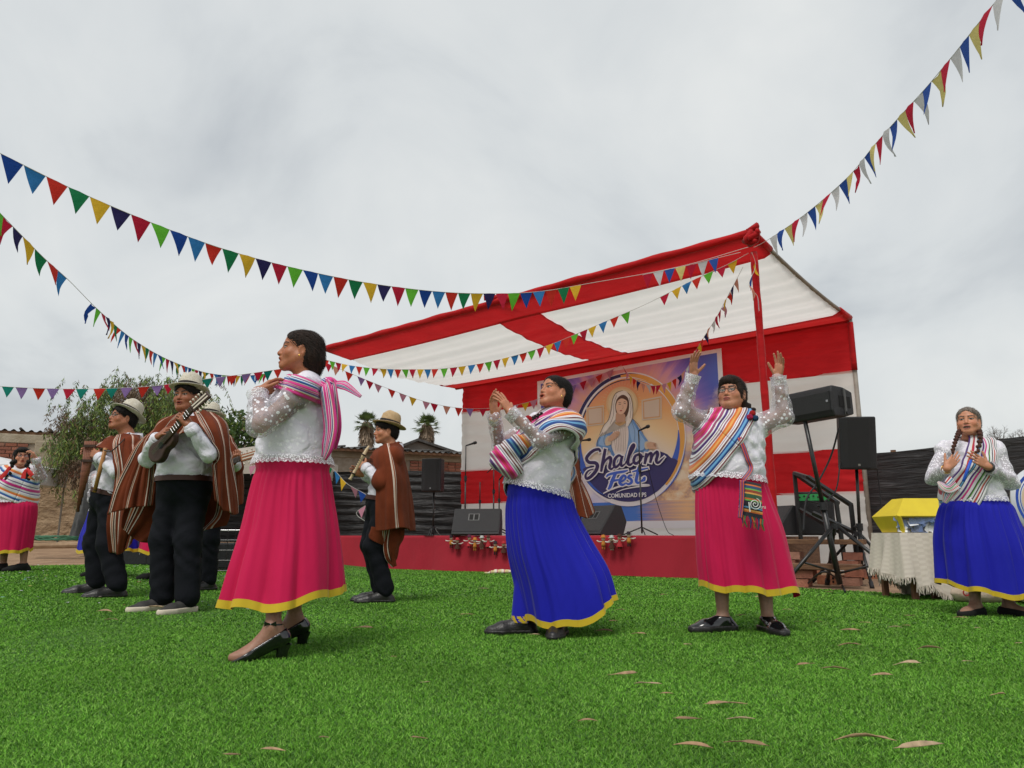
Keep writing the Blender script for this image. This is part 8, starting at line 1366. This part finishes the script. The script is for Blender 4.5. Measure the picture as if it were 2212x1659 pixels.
for i, lf in enumerate(LEAF):
    px, py, ln_px = lf[0], lf[1], lf[4]; p = gnd(px, py, .02 + float(gz(*gnd(px, py)[:2]))); L_ = ln_px * p[1] / 1600 * .95; ang = rs.uniform(-.35, .35) + (math.pi if rs.rand() < .5 else 0); d_ = np.array([math.cos(ang), math.sin(ang) * 1.2, 0]); sd_ = np.array([-d_[1], d_[0], 0]); w_ = min(.016, L_ * .085); V = []; n_ = 14; bend = rs.normal() * .12; arch = rs.uniform(.01, .08)
    for a in range(n_):
        t = a / (n_ - 1); wv_ = w_ * math.sin(math.pi * min(1, t ** .8 + .03)) ** .8 * (.25 if t < .12 else 1); cpt = p + d_ * (t - .5) * L_ + sd_ * bend * L_ * math.sin(t * 3.1) + np.array([0, 0, .004 + arch * L_ * math.sin(math.pi * t) * .6]); tw = rs.normal() * .1 + 1.1 * math.sin(t * 2.6 + i)
        for b_ in (-1, 0, 1): V.append(cpt + sd_ * b_ * wv_ * math.cos(tw) * .5 + np.array([0, 0, b_ * wv_ * math.sin(tw) * .5 + (.25 * wv_ if b_ else 0)]))
    o = part('dry_leaf', V, grid_faces(n_, 3), mat=LM[i % 4], smooth=True); md = o.modifiers.new('t', 'SOLIDIFY'); md.thickness = .0015
    lab = 'curled brown dry leaf lying on the green turf'
    if i == 12: lab = 'longest dry leaf with torn middle on the turf at lower right'
    elif i == 13: lab = 'long tapering dry leaf pointing right, touching the longest leaf'
    elif i == 8: lab = 'wavy two-lobed dry leaf on the turf below the raised-arm dancer'
    elif i == 0: lab = 'crumpled pale dry leaf on the turf at bottom left of centre'
    tag(o, lab, 'leaf', 'dry leaves scattered on the turf')
mb = MB(); rs = np.random.RandomState(14); cc = []
V = []; Q_ = []; C_ = []
for i in range(260):
    px = rs.uniform(-40, 540); py = rs.uniform(1222, 1262) if rs.rand() < .8 else rs.uniform(1240, 1290); g_ = gnd(px, py, .12); z = float(gz(g_[0], g_[1])) + .02; s_ = rs.uniform(.008, .022); a = rs.uniform(0, 6.28); b0 = len(V); V += [[g_[0] + s_ * math.cos(a + k * 1.57), g_[1] + s_ * math.sin(a + k * 1.57) * .8, z + rs.uniform(0, .006)] for k in range(4)]; Q_.append([b0, b0 + 1, b0 + 2, b0 + 3]); col_ = [(.6, .6, .62), (.5, .42, .36), (.55, .12, .1), (.2, .45, .5), (.6, .5, .15)][rs.randint(0, 5) if rs.rand() < .5 else 0]; C_ += [col_] * 4
o = part('paper_confetti', V, Q_, mat=M_leaf, col=C_, smooth=False); tag(o, 'tiny scraps of paper confetti scattered on the turf by the musicians', 'confetti', kind='stuff')
# striped cloth bundle and yellow ribbon by the stage foot
S2 = Sdf(); q = gnd(1085, 1240); S2.ell(q + [0, 0, .035], (.17, .07, .035), None, .02); S2.cone(q + [-.28, -.02, .015], q + [-.1, 0, .03], .012, .03, .03); V, Q = S2.mesh(.012); V = V + S2.grad(V) * (.006 * np.sin(V @ np.array([60., 80, 40])))[:, None]; o = part('cloth_bundle', V, Q, mat=stripemat('pale striped cloth', [(3, (.6, .5, .25)), (2, (.66, .62, .5)), (1, (.5, .2, .2))], 9.), uv=np.stack([V[:, 0], V[:, 2]], 1)); tag(o, 'pale yellow striped cloth bundle on the turf by the stage foot', 'cloth')
o = MB().tube(crom([gnd(848, 1224) + [0, 0, .03], gnd(868, 1226) + [0, 0, .03], gnd(885, 1222) + [0, 0, .08], gnd(893, 1225) + [0, 0, .03], gnd(908, 1224) + [0, 0, .03]], 24), .016, 6).build('yellow_ribbon', M_yell, None, True); tag(o, 'loose yellow ribbon lying along the foot of the stage cloth', 'ribbon')
# ================================================================== clutter behind the musicians on the left
M_tarp = pm('black tarp', (.018, .018, .018), (.05, .05, .048), 5, .5, .8, 9, (1, 1, .5)); tp = thing('tarp', 'black plastic tarp hanging from the wall behind the panpipe player', 'tarp', at(185, 1180, 13.)); V = []; n_ = 16
for i in range(n_):
    for j in range(12): a, b_ = i / (n_ - 1), j / 11; x = (148 + 34 * (1 - b_) * .8) * (1 - a) + (262) * a; V.append(at(x, 1000 + 158 * b_, 13.6 - .5 * b_) + np.array([0, .10 * math.sin(a * 14 + b_ * 3), 0]))
part('tarp_sheet', V, grid_faces(n_, 12), mat=M_tarp, parent=tp)
hs_ = thing('hose_coil', 'coiled green garden hose on the dirt by the adobe wall', 'hose', at(125, 1166, 13.2)); zc = at(125, 1168, 13.2)
mb = MB(); mb.tube([zc + np.array([(.36 + .02 * (k % 5)) * math.cos(k * .42), (.30 + .02 * (k % 5)) * math.sin(k * .42), .012 * (k % 7) + .01]) for k in range(80)], .013, 6); mb.build('hose', pm('green hose', (.05, .16, .09), None, rough=.5), hs_, True)
o = MB().tube([at(64, 1179, 12.9), at(185, 1177, 12.8)], .05, 8).build('timber_pole', pm('bleached timber', (.36, .25, .16), (.26, .17, .1), 8, .9), None); tag(o, 'bleached timber pole lying on the dirt by the adobe wall', 'pole')
for k, (px, py, yaw, dims, lab, mt) in enumerate(((332, 1168, .1, (.9, .5, .42), 'dark grey equipment case behind the charango player', M_black), (292, 1172, -.1, (.7, .45, .32), 'low black equipment case behind the panpipe player', M_black))):
    p = at(px, py, 11.8); p[2] = float(gz(p[0], p[1])) + dims[2] / 2; r, f = axes(yaw); t = thing('equipment_case', lab, 'case', p - [0, 0, dims[2] / 2]); R2 = np.stack([r, f, [0, 0, 1]], 1); MB().box(p, dims, R2).build('case_body', mt, t, bevel=.02)
    for x in (-1, 1): MB().box(p + f * dims[1] * .505 + r * x * dims[0] * .3 + [0, 0, dims[2] * .1], (.06, .02, .08), R2).build('latch', M_chrome, t)
cg = thing('wire_cage', 'black wire cage of cables beside the pink profile skirt', 'cage', at(490, 1200, 11.)); c0 = at(490, 1160, 11.); c0[2] = float(gz(c0[0], c0[1])) + .3
for z in np.linspace(-.28, .28, 5):
    MB().tube([c0 + [sx * .32, sy * .25, z] for sx, sy in ((-1, -1), (1, -1), (1, 1), (-1, 1), (-1, -1))], .008, 5).build('wire_ring', M_chrome if z > .2 else M_blackmetal, cg)
for sx in np.linspace(-1, 1, 7): MB().tube([c0 + [sx * .32, -.25, -.3], c0 + [sx * .32, -.25, .3]], .006, 5).build('upright_wire', M_blackmetal, cg)
MB().box(c0 + [0, .05, -.08], (.5, .3, .36)).build('inner_box', M_black, cg, bevel=.02)
fc = thing('folding_chair', 'grey metal folding chair glimpsed between the musicians\' legs', 'chair', at(412, 1200, 11.2)); q = at(412, 1150, 11.2); g_ = float(gz(q[0], q[1])); M_gm = pm('pale grey metal', (.45, .45, .44), None, rough=.4)
for x in (-.2, .2): MB().tube([[q[0] + x - .1, q[1] - .2, g_ + .01], [q[0] + x + .12, q[1] + .15, g_ + .85]], .012, 6).build('leg', M_gm, fc, True); MB().tube([[q[0] + x + .15, q[1] + .2, g_ + .01], [q[0] + x - .08, q[1] - .15, g_ + .45]], .012, 6).build('leg', M_gm, fc, True)
MB().box([q[0], q[1] - .05, g_ + .45], (.42, .4, .02)).build('seat', M_gm, fc, bevel=.006); MB().box([q[0] + .1, q[1] + .14, g_ + .75], (.42, .02, .18)).build('backrest', M_gm, fc, bevel=.006)
